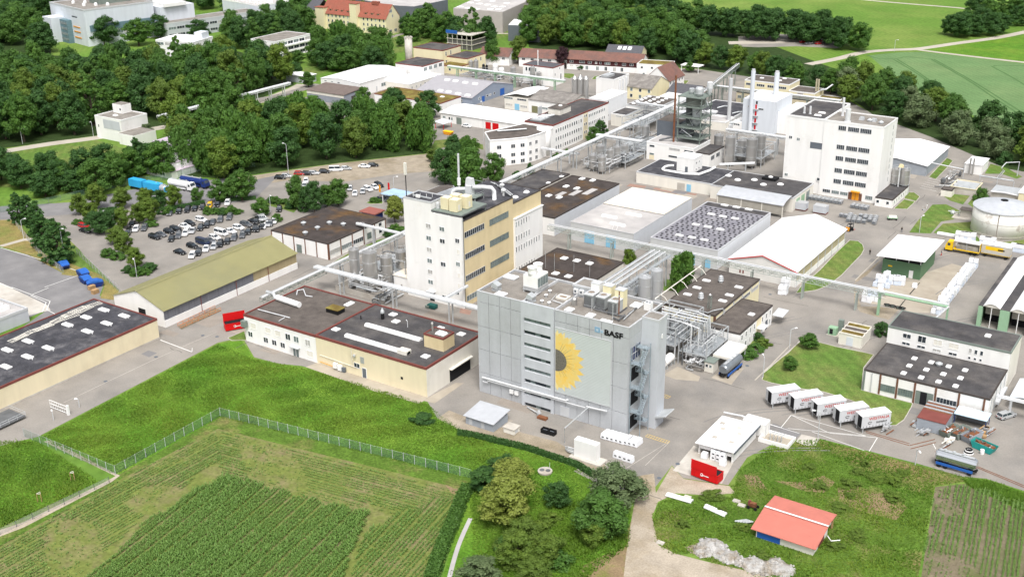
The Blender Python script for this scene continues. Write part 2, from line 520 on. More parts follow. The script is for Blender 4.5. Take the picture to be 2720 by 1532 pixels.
MEADOW=[(-201.6,121.2),(-204.1,174.0),(-200.7,178.6),(-190.4,172.8),(-183.3,173.5),(-177.5,175.4),(-141.8,176.8),(-135.6,172.2),(-125.8,170.1),(-114.6,171.2),(-101.4,171.1),(-94.3,171.4),(-88.3,167.1),(-82.9,161.7),(-79.6,153.5),(-78.4,140.7),(-99.0,123.8),(-113.9,153.5),(-172.1,145.5),(-175.6,120.2)]
sheet('meadow',MEADOW,0.012,GRASS)
FIELD=[(-174.2,89.0),(-173.6,93.4),(-173.5,118.5),(-172.4,144.2),(-113.9,152.9),(-99.4,123.5),(-154.7,76.3)]
sheet('field_headland',FIELD,0.02,STUB)
sheet('tree_verge',[(-328,202),(-323,212),(-290,199),(-263.0,186.7),(-267.9,188.9),(-277,184),(-296,189)],0.024,LAWN)
sheet('warehouse_yard',[(-246.6,134.4),(-259.2,166.8),(-254.7,178.6),(-248.3,178.7),(-243.1,168.2),(-243.7,132.5)],0.018,ASPHD)
sheet('field_margin',[(-180.3,93.0),(-175.1,120.0),(-175.7,148.7),(-115.4,156.7),(-113.7,153.0),(-171.6,143.9),(-172.2,92.4),(-173.1,88.3)],0.016,SCRUB)
sheet('side_meadow',[(-210.1,112.5),(-205.3,118.6),(-200.6,120.5),(-176.2,116.8),(-179.7,92.7)],0.016,GRASS)
sheet('sandy_track',[(-179.5,92.5),(-176.6,100.3),(-175.3,117.2),(-175.3,120.0),(-199.2,120.9),(-198.5,122.1),(-174.7,120.6),(-174.2,118.1),(-175.1,99.2),(-177.3,91.0)],0.028,DIRT)
SCRUBA=[(-80.9,169.0),(-78.1,173.4),(-70.3,177.6),(-73.0,187.7),(-70.4,201.8),(-63.9,207.0),(-54.9,207.4),(-44.0,207.8),(-31.6,209.2),(-35.3,206.1),(-39.3,201.8),(-32.9,166.0),(-51.5,154.1),(-58.5,157.4),(-65.6,156.9),(-68.6,157.7),(-71.5,155.1),(-75.8,157.3),(-79.2,162.5)]
sheet('scrubland',SCRUBA,0.014,SCRUB)
sheet('right_field',[(-39.1,201.6),(-34.5,205.9),(-15.3,204.6),(-10.1,173.4),(-31.2,159.9)],0.018,SOIL)
sheet('field_edge_grass',[(-35.6,207.4),(-31.3,209.4),(-12.4,207.2),(-11.7,202.5),(-23.2,201.6),(-33.5,205.0)],0.022,GRASS)
sheet('dirt_track',[(-89.5,173.8),(-86.4,177.4),(-82.9,171.3),(-84.7,181.7),(-80.7,178.7),(-72.2,181.0),(-70.2,179.3),(-74.3,175.8),(-79.7,173.3),(-81.2,168.8),(-79.8,163.7),(-74.9,156.5),(-71.1,155.8),(-65.5,156.6),(-57.4,158.1),(-50.3,159.7),(-48.1,153.9),(-72.5,138.3),(-78.0,150.3),(-82.9,161.7),(-86.0,169.2)],0.024,DIRT)
sheet('track_verge',[(-81.3,135.2),(-82.9,144.5),(-80.2,152.4),(-82.8,161.8),(-76.6,148.5),(-72.3,138.4)],0.022,BARE)
sheet('gravel_forecourt',[(-135.7,172.6),(-135.7,176.8),(-127.7,176.0),(-119.2,176.9),(-109.0,177.8),(-103.4,175.7),(-96.5,175.5),(-94.3,173.3),(-101.6,171.7),(-114.7,171.6),(-125.8,170.3)],0.032,GRAVEL)
sheet('gravel_lot',[(-306,272),(-291,273),(-286,283),(-267,293),(-257,310),(-247,320),(-250,337),(-262,339),(-284,310)],0.03,GRAVEL)
sheet('car_park',[(-298,205),(-258.7,194.6),(-253.1,196.3),(-259,234),(-257,248),(-253,256),(-277,274),(-305,271),(-323,246),(-330,226),(-315,219)],0.026,ASPH)
sheet('service_asphalt',[(-328,187),(-312,187),(-299,188),(-278,184),(-267.6,188.4),(-260.5,184.7),(-254.5,178.4),(-258.5,166.3),(-258.0,141.8)],0.03,ASPHD)
sheet('pale_concrete_yard',[(-300,169),(-286,170),(-261.1,166.9),(-257.6,165.3),(-264.6,146.1)],0.036,CONCF)
sheet('dry_verge',[(-344,197),(-331,206),(-311,197),(-277,184),(-300,188),(-313,188),(-328,187)],0.03,DRYG)
sheet('dry_verge_path',[(-314,188),(-313,196),(-310,199),(-307,197),(-311,195),(-312,188)],0.036,ROADL)
sheet('dry_verge_slope',[(-277,183),(-283,190),(-267.9,188.9),(-252.9,183.7),(-249.0,178.6),(-253.1,177.6),(-260.1,184.6),(-264.7,186.7)],0.034,DRYG)
sheet('sports_field',[(-413,242),(-391,284),(-365,281),(-323,247),(-337,238),(-368,225),(-373,216)],0.02,LAWN)
road('forest_lane',[(-415,243),(-409,253),(-402,271),(-394,286),(-383,314),(-379,341),(-385,386),(-390,403)],6,0.03,ROADL)
sheet('truck_road',[(-355,205),(-331,227),(-325,247),(-316,261),(-307,273),(-296,278),(-293,287),(-280,262),(-285,252),(-292,245),(-309,242),(-320,219),(-331,208),(-342,196)],0.034,ASPHD)
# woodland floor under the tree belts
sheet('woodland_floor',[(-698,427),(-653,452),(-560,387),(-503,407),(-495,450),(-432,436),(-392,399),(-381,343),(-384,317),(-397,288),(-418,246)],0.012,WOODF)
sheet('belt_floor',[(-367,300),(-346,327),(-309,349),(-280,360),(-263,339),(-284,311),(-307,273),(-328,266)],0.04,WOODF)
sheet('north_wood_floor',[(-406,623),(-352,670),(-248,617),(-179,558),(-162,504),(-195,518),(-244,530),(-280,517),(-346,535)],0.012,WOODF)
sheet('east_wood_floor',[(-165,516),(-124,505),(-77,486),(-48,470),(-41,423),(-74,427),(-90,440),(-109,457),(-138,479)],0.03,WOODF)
# repairs, seams and worn spots in the yard surface
YARD_O=bpy.data.objects['yard']
pr_=random.Random(21)
PATCHM=[mat('patch_%d'%k,c,var=0.1,scale=0.4,fine=0.08,bscale=3) for k,c in enumerate(((0.25,0.235,0.215),(0.345,0.31,0.265),(0.285,0.25,0.215),(0.215,0.205,0.195)))]
SEAM=mat('tar_seam',(0.13,0.12,0.11))
def piece(name,pts,z,m):
 o=sheet(name,pts,z,m)
 del o['kind']
 o.parent=YARD_O
for k in range(150):
 x,y=pr_.uniform(-240,-20),pr_.uniform(165,440)
 if not inside((x,y),YARD):continue
 if k%3:
  a,b=pr_.uniform(0.8,5),pr_.uniform(0.8,4)
  j=pr_.uniform(-0.4,0.4)
  piece('patch',[(x-a,y-b),(x+a,y-b+j),(x+a-j,y+b),(x-a+j,y+b)],0.028+0.00004*k,PATCHM[k%4])
 else:
  l=pr_.uniform(4,16)
  ax=pr_.random()<0.5
  pts=[(x+(q*l if ax else pr_.uniform(-0.3,0.3)),y+(pr_.uniform(-0.3,0.3) if ax else q*l)) for q in (-0.5,-0.2,0.1,0.4)]
  o=road('seam',pts,0.16,0.036+0.00002*k,SEAM)
  del o['kind']
  o.parent=YARD_O
for k in range(16):
 x,y,a=pr_.uniform(-110,-30),pr_.uniform(190,350),pr_.uniform(0.6,1.4)
 if not inside((x,y),YARD):continue
 for dd in (0,1.8):
  o=road('tyre_mark',[(x+dd+q*cos(a)+0.02*q*q,y+q*sin(a)) for q in (-9,-4,1,6,11)],0.3,0.0365+0.00005*k,PATCHM[3])
  del o['kind']
  o.parent=YARD_O
# lawns
def lawn(pts,m=None,z=0.045,curb=True):
 o=sheet('lawn',pts,z,m or LAWN)
 if curb:
  kerb(list(pts)+[pts[0]],0.11,0.16,curve=False)
for pp in ([(-54.5,191.2),(-52.4,194.2),(-48.6,193.7),(-44.5,194.2),(-41.5,191.7),(-42.0,186.5),(-45.4,186.2),(-49.3,186.0),(-52.6,186.7)],[(-65.7,187.4),(-61.6,189.2),(-58.3,194.2),(-55.5,193.0),(-56.2,188.4),(-59.2,187.0)],[(-71.5,186.3),(-68.8,187.2),(-65.9,184.0),(-68.1,182.6)],[(-116.1,152.1),(-114.2,153.4),(-113.0,150.4),(-114.6,149.8),(-118.6,152.3)]):
 sheet('bare_patch',pp,0.034,BARE)
lawn([(-97.4,326.1),(-95.1,326.8),(-93.0,324.6),(-91.3,320.7),(-90.6,316.3),(-90.4,307.6),(-90.1,297.5),(-90.7,288.2),(-92.3,283.5),(-96.1,278.7),(-96.7,284.1),(-96.5,298.0),(-97.3,315.1)])
lawn([(-85.5,230.7),(-84.3,242.6),(-84.4,251.2),(-80.5,252.3),(-75.5,252.1),(-69.6,252.5),(-66.9,252.4),(-66.7,244.3),(-63.6,233.2),(-58.0,233.0),(-52.3,233.0),(-52.0,231.0),(-51.7,224.7),(-52.4,221.4),(-53.7,220.4),(-60.0,226.5),(-65.0,227.4),(-70.5,227.9),(-75.8,226.5),(-81.8,225.9),(-84.1,226.2)])
lawn([(-97.0,381.4),(-94.4,382.7),(-91.5,379.0),(-91.2,373.6),(-95.3,374.5)])
lawn([(-95.1,373.6),(-91.3,372.9),(-91.3,364.0),(-95.1,362.3)])
lawn([(-95.1,402.8),(-96.0,430.2),(-93.1,427.4),(-92.6,415.9),(-92.3,401.7)])
lawn([(-85.8,384.7),(-84.9,387.4),(-77.8,388.5),(-77.4,378.0),(-82.0,379.8)],curb=False)
lawn([(-84.4,342.1),(-85.2,353.5),(-85.7,372.7),(-82.1,375.5),(-75.9,370.4),(-76.3,361.1),(-78.9,357.3),(-78.6,344.6)],curb=False)
lawn([(-78.1,345.7),(-77.9,355.7),(-70.6,362.3),(-68.4,352.9),(-64.9,346.8),(-60.9,345.2),(-53.8,353.6),(-50.9,356.4),(-49.7,350.1),(-59.7,345.0),(-68.6,344.5)],curb=False)
lawn([(-76.3,379.6),(-76.4,389.4),(-71.3,387.5),(-71.8,377.6),(-73.2,375.6)],curb=False)
lawn([(-79.6,416.6),(-80.7,430.4),(-74.7,428.1),(-67.7,419.6),(-68.9,416.1),(-74.6,419.6)],curb=False)
lawn([(-217.3,230.5),(-218.6,239.7),(-214.2,235.2),(-215.9,230.4)])
lawn([(-218.5,246.2),(-218.3,252.9),(-217.1,255.8),(-216.8,261.2),(-214.3,252.3),(-215.7,246.9)],curb=False)
lawn([(-93.7,239.8),(-94.2,245.6),(-92.5,246.1),(-90.0,245.1),(-90.8,240.8)])
lawn([(-94.0,235.8),(-93.7,239.5),(-90.6,238.8),(-90.3,236.3),(-92.3,234.2)])
lawn([(-130.2,269.4),(-127.3,270.3),(-123.3,266.6),(-123.0,263.8),(-127.0,262.0)],curb=False)
lawn([(-383.9,353.7),(-379.7,361.7),(-377.2,374.3),(-369.5,376.5),(-362.0,369.8),(-356.1,360.4),(-351.4,348.8),(-365.6,347.6),(-375.1,345.1)],curb=False)
lawn([(-416.6,432.9),(-412.5,438.1),(-399.7,431.4),(-396.9,416.7),(-406.9,421.8)],curb=False)
lawn([(-428.9,515.1),(-429.3,529.4),(-411.2,532.2),(-405.6,521.2),(-396.4,489.7),(-403.1,482.7)],curb=False)
lawn([(-264.8,338.1),(-273.0,353.4),(-268.7,358.9),(-262.5,359.6),(-253.1,357.9),(-248.7,351.9),(-252.5,352.5),(-261.9,354.1),(-263.7,348.7)],curb=False)
lawn([(-294.4,486.5),(-289.5,487.9),(-286.0,483.4),(-285.4,477.2),(-289.6,478.7)])
lawn([(-277.8,488.1),(-276.3,490.3),(-272.7,482.0),(-275.7,481.5)])
lawn([(-237.8,500.9),(-234.0,501.8),(-232.0,494.2),(-234.8,493.8)])
lawn([(-204.6,177.7),(-204.1,182.9),(-199.7,179.3),(-202.7,177.2)])
lawn([(-273.2,260.2),(-269.6,263.6),(-260.4,261.9),(-258.6,258.2),(-265.2,259.0),(-270.8,259.2)],curb=False)
lawn([(-245.2,278.4),(-245.4,282.0),(-241.2,282.7),(-239.8,280.5),(-242.9,278.0)])
# pale concrete and patches in the yards
sheet('concrete_pad',[(-70.2,313.7),(-66.7,322.4),(-63.5,321.7),(-62.9,304.4),(-62.2,284.2),(-66.1,282.4),(-74.1,282.9),(-78.4,282.0),(-80.8,292.8),(-75.1,303.1)],0.03,CONCG)
sheet('gravel_bed',[(-84.4,316.2),(-84.9,308.6),(-85.8,297.1),(-85.1,293.1),(-78.6,279.1),(-74.4,281.6),(-69.8,282.3),(-70.0,274.5),(-73.2,274.7),(-77.8,275.6),(-80.9,280.4),(-85.1,293.1),(-84.2,301.3)],0.034,GRAVEL)
sheet('concrete_pad',[(-104.2,216.7),(-103.3,222.3),(-96.6,220.3),(-96.0,218.0),(-100.7,216.1)],0.03,CONCG)
sheet('concrete_pad',[(-94.3,221.2),(-93.8,228.7),(-89.9,229.5),(-89.0,220.3)],0.03,CONCG)
sheet('concrete_pad',[(-83.8,180.3),(-84.5,191.3),(-75.0,189.4),(-73.7,180.9),(-78.1,180.5)],0.03,CONCF)
sheet('concrete_pad',[(-67.6,203.8),(-67.7,207.4),(-63.9,207.6),(-63.6,204.4),(-65.3,203.3)],0.03,CONCF)
sheet('asphalt_patch',[(-215.7,160.1),(-215.8,162.4),(-212.8,162.5),(-212.6,159.9)],0.03,ASPHD)
sheet('asphalt_patch',[(-75.2,204.0),(-74.4,208.6),(-67.9,207.5),(-68.1,203.1),(-71.5,202.8)],0.03,ASPHD)
sheet('concrete_apron',[(-176.9,176.0),(-176.1,179.3),(-143.3,179.0),(-143.0,177.4),(-143.1,175.7),(-155.6,175.1)],0.034,CONCG)
sheet('concrete_apron',[(-143.2,178.9),(-142.2,188.1),(-140.6,189.1),(-140.3,177.7),(-143.0,177.4)],0.03,CONCG)
sheet('red_brown_patch',[(-164.9,220.8),(-166.5,223.6),(-162.9,223.6),(-161.8,221.1)],0.03,REDPV)
sheet('red_brown_patch',[(-180.2,342.5),(-155.4,343.9),(-155.2,339.9),(-172.2,341.1),(-179.8,339.0)],0.03,REDPV)
sheet('asphalt_patch',[(-163.6,343.8),(-158.4,344.5),(-158.9,341.2),(-163.8,340.6)],0.036,ASPHD)
# lanes and light road surfaces
road('plant_road',[(-96.5,168.9),(-93.2,184.5),(-92.5,205.9),(-88.6,223.1),(-89.1,251.7),(-88.7,283.0),(-88.3,323.6),(-88.8,363.7),(-90.3,400.8),(-90.7,433.3)],7.5,0.026,ASPH)
road('field_lane',[(-199,566),(-191,588),(-185,610),(-174,624),(-163,634),(-150,659),(-135,687),(-122,723)],5.5,0.02,ROADL)
road('field_lane',[(-164,631),(-147,628),(-122,625),(-98,623)],3.5,0.024,ROADL)
road('field_lane',[(-262,791),(-242,786),(-212,783),(-178,781),(-155,774)],3.5,0.02,ROADL)
sheet('far_car_park',[(-260,620),(-244,639),(-215,646),(-200,620),(-201,614),(-221,609),(-238,596),(-248,593)],0.02,ASPH)
sheet('far_lane',[(-259,604),(-241,617),(-223,620),(-233,612),(-255,596)],0.03,ROADL)
sheet('wheat_field',[(-180,603),(-175,611),(-168,620),(-159,626),(-121,622),(-92,618),(-65,463),(-87,484),(-141,537)],0.016,WHEAT)
sheet('bright_meadow',[(-161,633),(-149,654),(-130,688),(-111,722),(-94,626),(-117,627),(-142,629)],0.014,GRASS)
# tyre tracks through the wheat
for pts in ([(-166,599),(-147,572),(-130,544)],[(-165,601),(-146,573),(-129,545)],[(-150,609),(-122,568),(-102,535),(-84,506)],[(-149,610),(-121,569),(-100,536),(-82,507)],[(-120,606),(-106,585),(-90,558)],[(-181,603),(-173,598),(-165,603),(-162,609),(-149,609)],[(-119,606),(-117,610),(-101,617)]):
 road('tyre_track',pts,0.9,0.03,mat('track_green',(0.075,0.15,0.05),var=0.1) if 'track_green' not in MATS else MATS['track_green'])
# school and institute grounds
sheet('institute_yard',[(-517.9,491.1),(-522.4,524.2),(-513.1,541.9),(-495.1,523.2),(-490.3,502.7),(-486.4,475.7)],0.02,ASPH)
road('school_path',[(-429.4,504.3),(-431.4,517.3),(-432.9,531.0),(-430.8,547.3)],4,0.024,ASPH)
road('school_path',[(-390.8,465.2),(-399.1,478.7),(-412.0,497.1),(-428.4,515.4)],2.5,0.028,ROADL)
road('works_lane',[(-385.3,367.3),(-382.5,380.4),(-382.7,394.5),(-382.7,406.9)],6,0.032,ASPH)
road('works_lane',[(-367.7,347.4),(-356.6,345.8),(-349.1,345.2)],3,0.05,ROADL)
sheet('industrial_yard',[(-471.7,590.7),(-429.3,540.5),(-391.8,528.9),(-374.7,545.6),(-375.7,563.0),(-404.4,606.2),(-434.6,598.0)],0.018,LAWN)
road('industrial_lane',[(-466.9,584.6),(-444.1,559.5),(-432.4,542.6)],5,0.024,ASPH)
road('industrial_lane',[(-387.8,552.6),(-383.9,562.2),(-370.4,567.9)],3,0.028,ROADL)
# painted lines
def line(pts,wd=0.14,m=None,z=0.06,curve=False):
 road('painted_line',pts,wd,z,m or WPAINT,curve)
for p in ([(-72.3,207.7),(-72.5,214.0)],[(-72.5,214.0),(-63.2,210.9)],[(-75.2,207.9),(-72.3,207.7)],[(-66.3,209.5),(-54.7,207.7)],[(-63.0,210.8),(-54.1,214.2)],[(-54.1,214.2),(-53.8,207.9)],[(-44.0,218.0),(-42.8,215.9)],[(-76.5,207.7),(-72.4,207.6)],[(-72.4,207.6),(-68.2,207.4)],[(-72.4,214.0),(-56.3,213.7)],[(-71.0,208.1),(-56.3,213.7)]):
 line(p)
line([(-218.0,168.0),(-206.0,167.4)],0.25)
line([(-206.0,167.4),(-207.7,169.0)],0.12)
line([(-210.3,134.0),(-210.4,146.5),(-210.5,158.1),(-210.2,170.1),(-209.6,178.7)],0.12,CONCF,0.056)
for p in ([(-287.2,169.8),(-279.7,169.3)],[(-280.6,169.6),(-271.1,169.2)],[(-271.1,169.2),(-262.9,169.0)],[(-262.9,169.0),(-258.7,164.9)],[(-258.7,164.9),(-254.0,164.2)],[(-271.1,169.2),(-271.5,174.8)],[(-270.9,168.7),(-263.2,168.0)],[(-263.2,168.0),(-258.3,163.2)],[(-272.8,174.5),(-272.3,185.2)],[(-312.1,187.3),(-284.2,187.5)],[(-284.2,187.5),(-276.3,187.3)]):
 line(p,0.2,None,0.07)
# yellow hatched strips beside the grey block
def ladder(p,q,n,wd):
 line([p,q],0.12,YPAINT)
 dx,dy=q[0]-p[0],q[1]-p[1]
 l=math.hypot(dx,dy)
 nx,ny=-dy/l*wd,dx/l*wd
 p2,q2=(p[0]+nx,p[1]+ny),(q[0]+nx,q[1]+ny)
 line([p2,q2],0.12,YPAINT)
 for i in range(n+1):
  t=i/n
  a=(p[0]+dx*t,p[1]+dy*t)
  line([a,(a[0]+nx,a[1]+ny)],0.12,YPAINT,0.066)
ladder((-94.5,189.3),(-89.4,189.1),9,1.1)
ladder((-100.2,207.0),(-98.1,206.8),4,1.2)
# parking bay lines by the white tower
for i in range(6):
 y=389+i*2.4
 line([(-94.5,y),(-88.5,y-1.2)],0.12)
kerb([(-85.1,229.8),(-84.5,243.2),(-84.0,256.2)],0.1,0.2,False)
line([(-85.4,225.2),(-85.3,234.0),(-85.5,247.4)],0.3,ROADL)
line([(-85.7,295.9),(-85.8,318.3)],0.3,ROADL)
line([(-87.0,383.0),(-87.2,428.7)],0.3,ROADL)
line([(-92.1,174.8),(-89.5,189.9)],0.1,CONCF)
line([(-89.2,179.1),(-89.3,189.6)],0.1,CONCF)
# flush rails set into the yard at the lower right
for p in ([(-57.0,215.7),(-47.9,215.3)],[(-56.8,215.1),(-47.7,214.5)],[(-47.6,214.6),(-44.0,219.8)],[(-47.1,213.3),(-43.5,218.6)],[(-42.7,214.8),(-41.1,214.8)],[(-35.0,213.7),(-25.1,211.0)],[(-34.9,213.2),(-24.9,210.3)]):
 road('rail_groove',p,0.22,0.06,RUST,False)
# manhole covers
mh=CY(0,0,0.0,0.065,0.45,12).mesh('manhole_cover',DGREY)
for k,p in enumerate([(-211.0,145.9),(-211.3,160.9),(-211.1,175.5),(-207.5,176.9),(-89.8,231.2),(-101.6,274.4),(-84.1,183.1),(-84.8,176.4)]):
 o=bpy.data.objects.new('manhole_cover',mh)
 COL.objects.link(o)
 o.location=(p[0],p[1],0)
 o['kind']='structure'
# building kit
_cache={}
BLIND=mat('blind',(0.42,0.41,0.39),rough=0.5,var=0.2)
def win_mesh(w,h,nm,fm,gm,split):
 k=(round(w,2),round(h,2),nm,fm.name,gm.name,split)
 if k in _cache:return _cache[k]
 f=MB()
 t=0.08 if w>0.8 else 0.06
 f.box(-w/2-t,w/2+t,-0.09,0.02,-h/2-t,-h/2)
 f.box(-w/2-t,w/2+t,-0.07,0.02,h/2,h/2+t)
 f.box(-w/2-t,-w/2,-0.07,0.02,-h/2,h/2)
 f.box(w/2,w/2+t,-0.07,0.02,-h/2,h/2)
 for i in range(1,nm):
  x=-w/2+w*i/nm
  f.box(x-0.045,x+0.045,-0.06,0.02,-h/2,h/2)
 fr=f.mesh('window',fm)
 pw=w/nm if split else w
 g_=MB().quad((-pw/2,-0.02,-h/2),(pw/2,-0.02,-h/2),(pw/2,-0.02,h/2),(-pw/2,-0.02,h/2))
 pn=g_.mesh('pane',gm)
 _cache[k]=(fr,pn)
 return fr,pn
def win(t,face,plane,u,z,w,h,nm=1,fm=None,gm=None,split=False,name='window'):
 if gm is None:
  q=abs(sin(u*12.9898+z*78.233+plane)*43758.5)%1
  gm=GLASS if q<0.68 else (GLASSG if q<0.9 else BLIND)
 fr,pn=win_mesh(w,h,nm,fm or TRIMW,gm,split)
 if face=='S':loc,rz=(u,plane,z),0
 else:loc,rz=(plane,u,z),math.pi/2
 o=t.put(name,fr,loc,rz)
 if split:
  for i in range(nm):
   t.put('pane',pn,(-w/2+w*(i+0.5)/nm,0,0),0,None,o)
 else:
  t.put('pane',pn,(0,0,0),0,None,o)
 return o
def panel(t,name,face,plane,u0,u1,z0,z1,m,th=0.06,parent=None,inset=0.0):
 b=MB()
 if face=='S':b.box(u0,u1,plane-th,plane+0.02+inset,z0,z1)
 else:b.box(plane-0.02-inset,plane+th,u0,u1,z0,z1)
 if parent is not None:
  o=t.a(name,b,m,parent)
 else:
  o=t.a(name,b,m)
 return o
def flat(name,label,x0,x1,y0,y1,h,wall=None,roof=None,trim=None,cat='building',par=0.35,rz=0,group=None,z0=0.0,over=0.06,loc=None):
 if loc is None:loc=((x0+x1)/2,(y0+y1)/2,0)
 t=T(name,label,cat,loc,rz,group)
 block(t,x0,x1,y0,y1,h,wall,roof,trim,par,z0,over)
 return t
def block(t,x0,x1,y0,y1,h,wall=None,roof=None,trim=None,par=0.35,z0=0.0,over=0.06):
 w_=t.a('wall',BX(x0,x1,y0,y1,z0,h),wall or WHITE)
 t.a('roof',BX(x0+0.2,x1-0.2,y0+0.2,y1-0.2,h+0.01,h+0.07),roof or ROOFD)
 t.a('parapet',RG(x0-over,x1+over,y0-over,y1+over,0.3,h-0.25,h+par),trim or TRIMG)
 return w_
def gable(name,label,x0,x1,y0,y1,h,ridge,axis='y',wall=None,roof=None,over=0.4,cat='building',rz=0,group=None,loc=None,ridge_at=0.5):
 if loc is None:loc=((x0+x1)/2,(y0+y1)/2,0)
 t=T(name,label,cat,loc,rz,group)
 pitched(t,x0,x1,y0,y1,h,ridge,axis,wall,roof,over,ridge_at)
 return t
def pitched(t,x0,x1,y0,y1,h,ridge,axis='y',wall=None,roof=None,over=0.4,ridge_at=0.5,th=0.15,z0=0.0):
 if axis=='y':
  m=x0+(x1-x0)*ridge_at
  t.a('wall',EX('y',y0,y1,[(x0,z0),(x0,h),(m,ridge),(x1,h),(x1,z0)]),wall or WHITE)
  a,b=x0,x1
  c,d=y0-over*0.5,y1+over*0.5
 else:
  m=y0+(y1-y0)*ridge_at
  t.a('wall',EX('x',x0,x1,[(y0,z0),(y0,h),(m,ridge),(y1,h),(y1,z0)]),wall or WHITE)
  a,b=y0,y1
  c,d=x0-over*0.5,x1+over*0.5
 s1=(ridge-h)/(m-a) if m!=a else 0
 s2=(ridge-h)/(b-m) if m!=b else 0
 pr=[(a-over,h-over*s1+0.03),(m,ridge+0.03),(m,ridge+th),(a-over,h-over*s1+th)]
 o1=t.a('roof',EX(axis,c,d,pr),roof or TILE_R)
 pr=[(b+over,h-over*s2+0.03),(b+over,h-over*s2+th),(m+0.001,ridge+th),(m+0.001,ridge+0.03)]
 o2=t.a('roof',EX(axis,c,d,pr),roof or TILE_R)
 return o1,o2
SKY_ME={}
def skylights(t,pts,z,w=1.3,l=1.3,m=None,hh=0.45,name='skylight'):
 k=(w,l,hh,(m or WRAP).name)
 if k not in SKY_ME:
  b=BX(-w/2,w/2,-l/2,l/2,0,hh*0.55)
  b.box(-w/2-0.06,w/2+0.06,-l/2-0.06,l/2+0.06,hh*0.55+0.005,hh,0.25)
  SKY_ME[k]=b.mesh(name,m or TRIMW)
 for p in pts:
  t.put(name,SKY_ME[k],(p[0],p[1],z+0.06))
def vents(t,pts,z,r=0.45,h=0.9,m=None):
 k=('v',r,h,(m or GALV).name)
 if k not in SKY_ME:
  SKY_ME[k]=LT(0,0,[(r*0.7,0),(r*0.7,h*0.5),(r,h*0.55),(r,h*0.75),(r*0.6,h*0.8),(r*0.7,h)],10).mesh('roof_vent',m or GALV)
 for p in pts:t.put('roof_vent',SKY_ME[k],(p[0],p[1],z+0.05))
def text_mesh(s,size,ext=0.03,bold=0.0,align='LEFT',sx=1.0):
 c=bpy.data.curves.new('lettering','FONT')
 c.body=s
 c.size=size
 c.extrude=ext
 c.offset=bold
 c.align_x=align
 c.resolution_u=3
 o=bpy.data.objects.new('lettering',c)
 COL.objects.link(o)
 dg=bpy.context.evaluated_depsgraph_get()
 me=bpy.data.meshes.new_from_object(o.evaluated_get(dg))
 bpy.data.objects.remove(o)
 for v in me.vertices:v.co.x*=sx
 return me
def lettering(t,s,face,plane,u,z,size,m,bold=0.0,sx=1.0,name='lettering',parent=None):
 me=text_mesh(s,size,0.02,bold,'LEFT',sx)
 me.materials.clear()
 me.materials.append(m)
 o=t.put(name,me,(u,plane-0.05,z) if face=='S' else (plane+0.05,u,z),0)
 o.rotation_euler=(math.pi/2,0,0 if face=='S' else math.pi/2)
 return o
# the grey process block with the sunflower banner
GX0,GX1,GY0,GY1,GH=-135.3,-98.1,187.7,202.5,24.1
t=T('process_block','tall grey concrete panel block with a sunflower banner and black company letters','building',((GX0+GX1)/2,(GY0+GY1)/2,0))
t.a('core',BX(GX0+0.2,GX1-0.2,GY0+0.25,GY1,0,GH-0.3),TRIMD)
zs=[0.0,4.9,10.6,16.2,21.9,24.3]
for xa,xb in ((-135.3,-132.3),(-132.3,-129.4),(-129.4,-126.6),(-126.6,-123.85)):
 for i in range(5):
  t.a('panel',BX(xa+0.045,xb-0.045,GY0,GY0+0.24,zs[i]+0.045,zs[i+1]-0.045),CONC)
xs=[-115.55,-112.8,-110.0,-107.2,-104.4,-101.6,-98.1]
for i in range(6):
 for k in range(5):
  t.a('panel',BX(xs[i]+0.045,xs[i+1]-0.045,GY0,GY0+0.24,zs[k]+0.045,zs[k+1]-0.045),CONC)
# stair bay: nine spandrels with recessed window bands between
BX0,BX1=-123.8,-115.6
t.a('bay_pier',BX(BX0,BX0+0.75,GY0-0.35,GY0+0.2,0,24.6),CONC2)
t.a('bay_pier',BX(BX1-0.75,BX1,GY0-0.35,GY0+0.2,0,24.6),CONC2)
prev=24.6
for i in range(8):
 top=21.0-2.87*i
 bot=top-0.95
 t.a('spandrel',BX(BX0+0.75,BX1-0.75,GY0-0.33,GY0+0.2,top,prev),CONC2)
 f=t.a('window_band',BX(BX0+0.75,BX1-0.75,GY0-0.02,GY0+0.1,bot,bot+0.1).box(BX0+0.75,BX1-0.75,GY0-0.02,GY0+0.1,top-0.08,top),TRIMG)
 for k in range(5):
  w5=(BX1-BX0-1.5)/5
  xa=BX0+0.75+w5*k
  t.a('pane',BX(xa+0.05,xa+w5-0.05,GY0+0.03,GY0+0.06,bot+0.1,top-0.08),GLASSG if (i in (0,2,4) or (k+i)%3==0) else GLASS,f)
 prev=bot
t.a('spandrel',BX(BX0+0.75,BX1-0.75,GY0-0.33,GY0+0.2,0.0,prev),CONC2)
# side wall: upper part closed, openings behind the outer stair
zz=[0,4.9,10.6,16.2,21.9,24.3]
for i in range(5):
 t.a('panel',BX(GX1-0.22,GX1,GY0+0.25,193.2,zz[i]+0.03,zz[i+1]-0.03),CONC)
for i,zc in enumerate((2.2,7.6,13.2)):
 panel(t,'opening','E',GX1,188.6,192.4,zc-1.4,zc+1.6,DARKIN,0.02)
bw=panel(t,'stairwell_window','E',GX1,188.3,192.8,16.5,19.4,GLASSB,0.04)
for k in range(5):
 panel(t,'mullion','E',GX1+0.04,188.3+k*1.1,188.4+k*1.1,16.5,19.4,TRIMG,0.05,bw)
panel(t,'mullion','E',GX1+0.04,188.3,192.8,17.9,18.0,TRIMG,0.055,bw)
t.a('roof',BX(GX0+0.3,GX1-0.3,GY0+0.3,GY1-0.3,GH-0.29,GH-0.2),ROOFG)
t.a('parapet',RG(GX0-0.03,GX1+0.03,GY0-0.03,GY1+0.03,0.34,GH+0.2,GH+0.32),TRIMG)
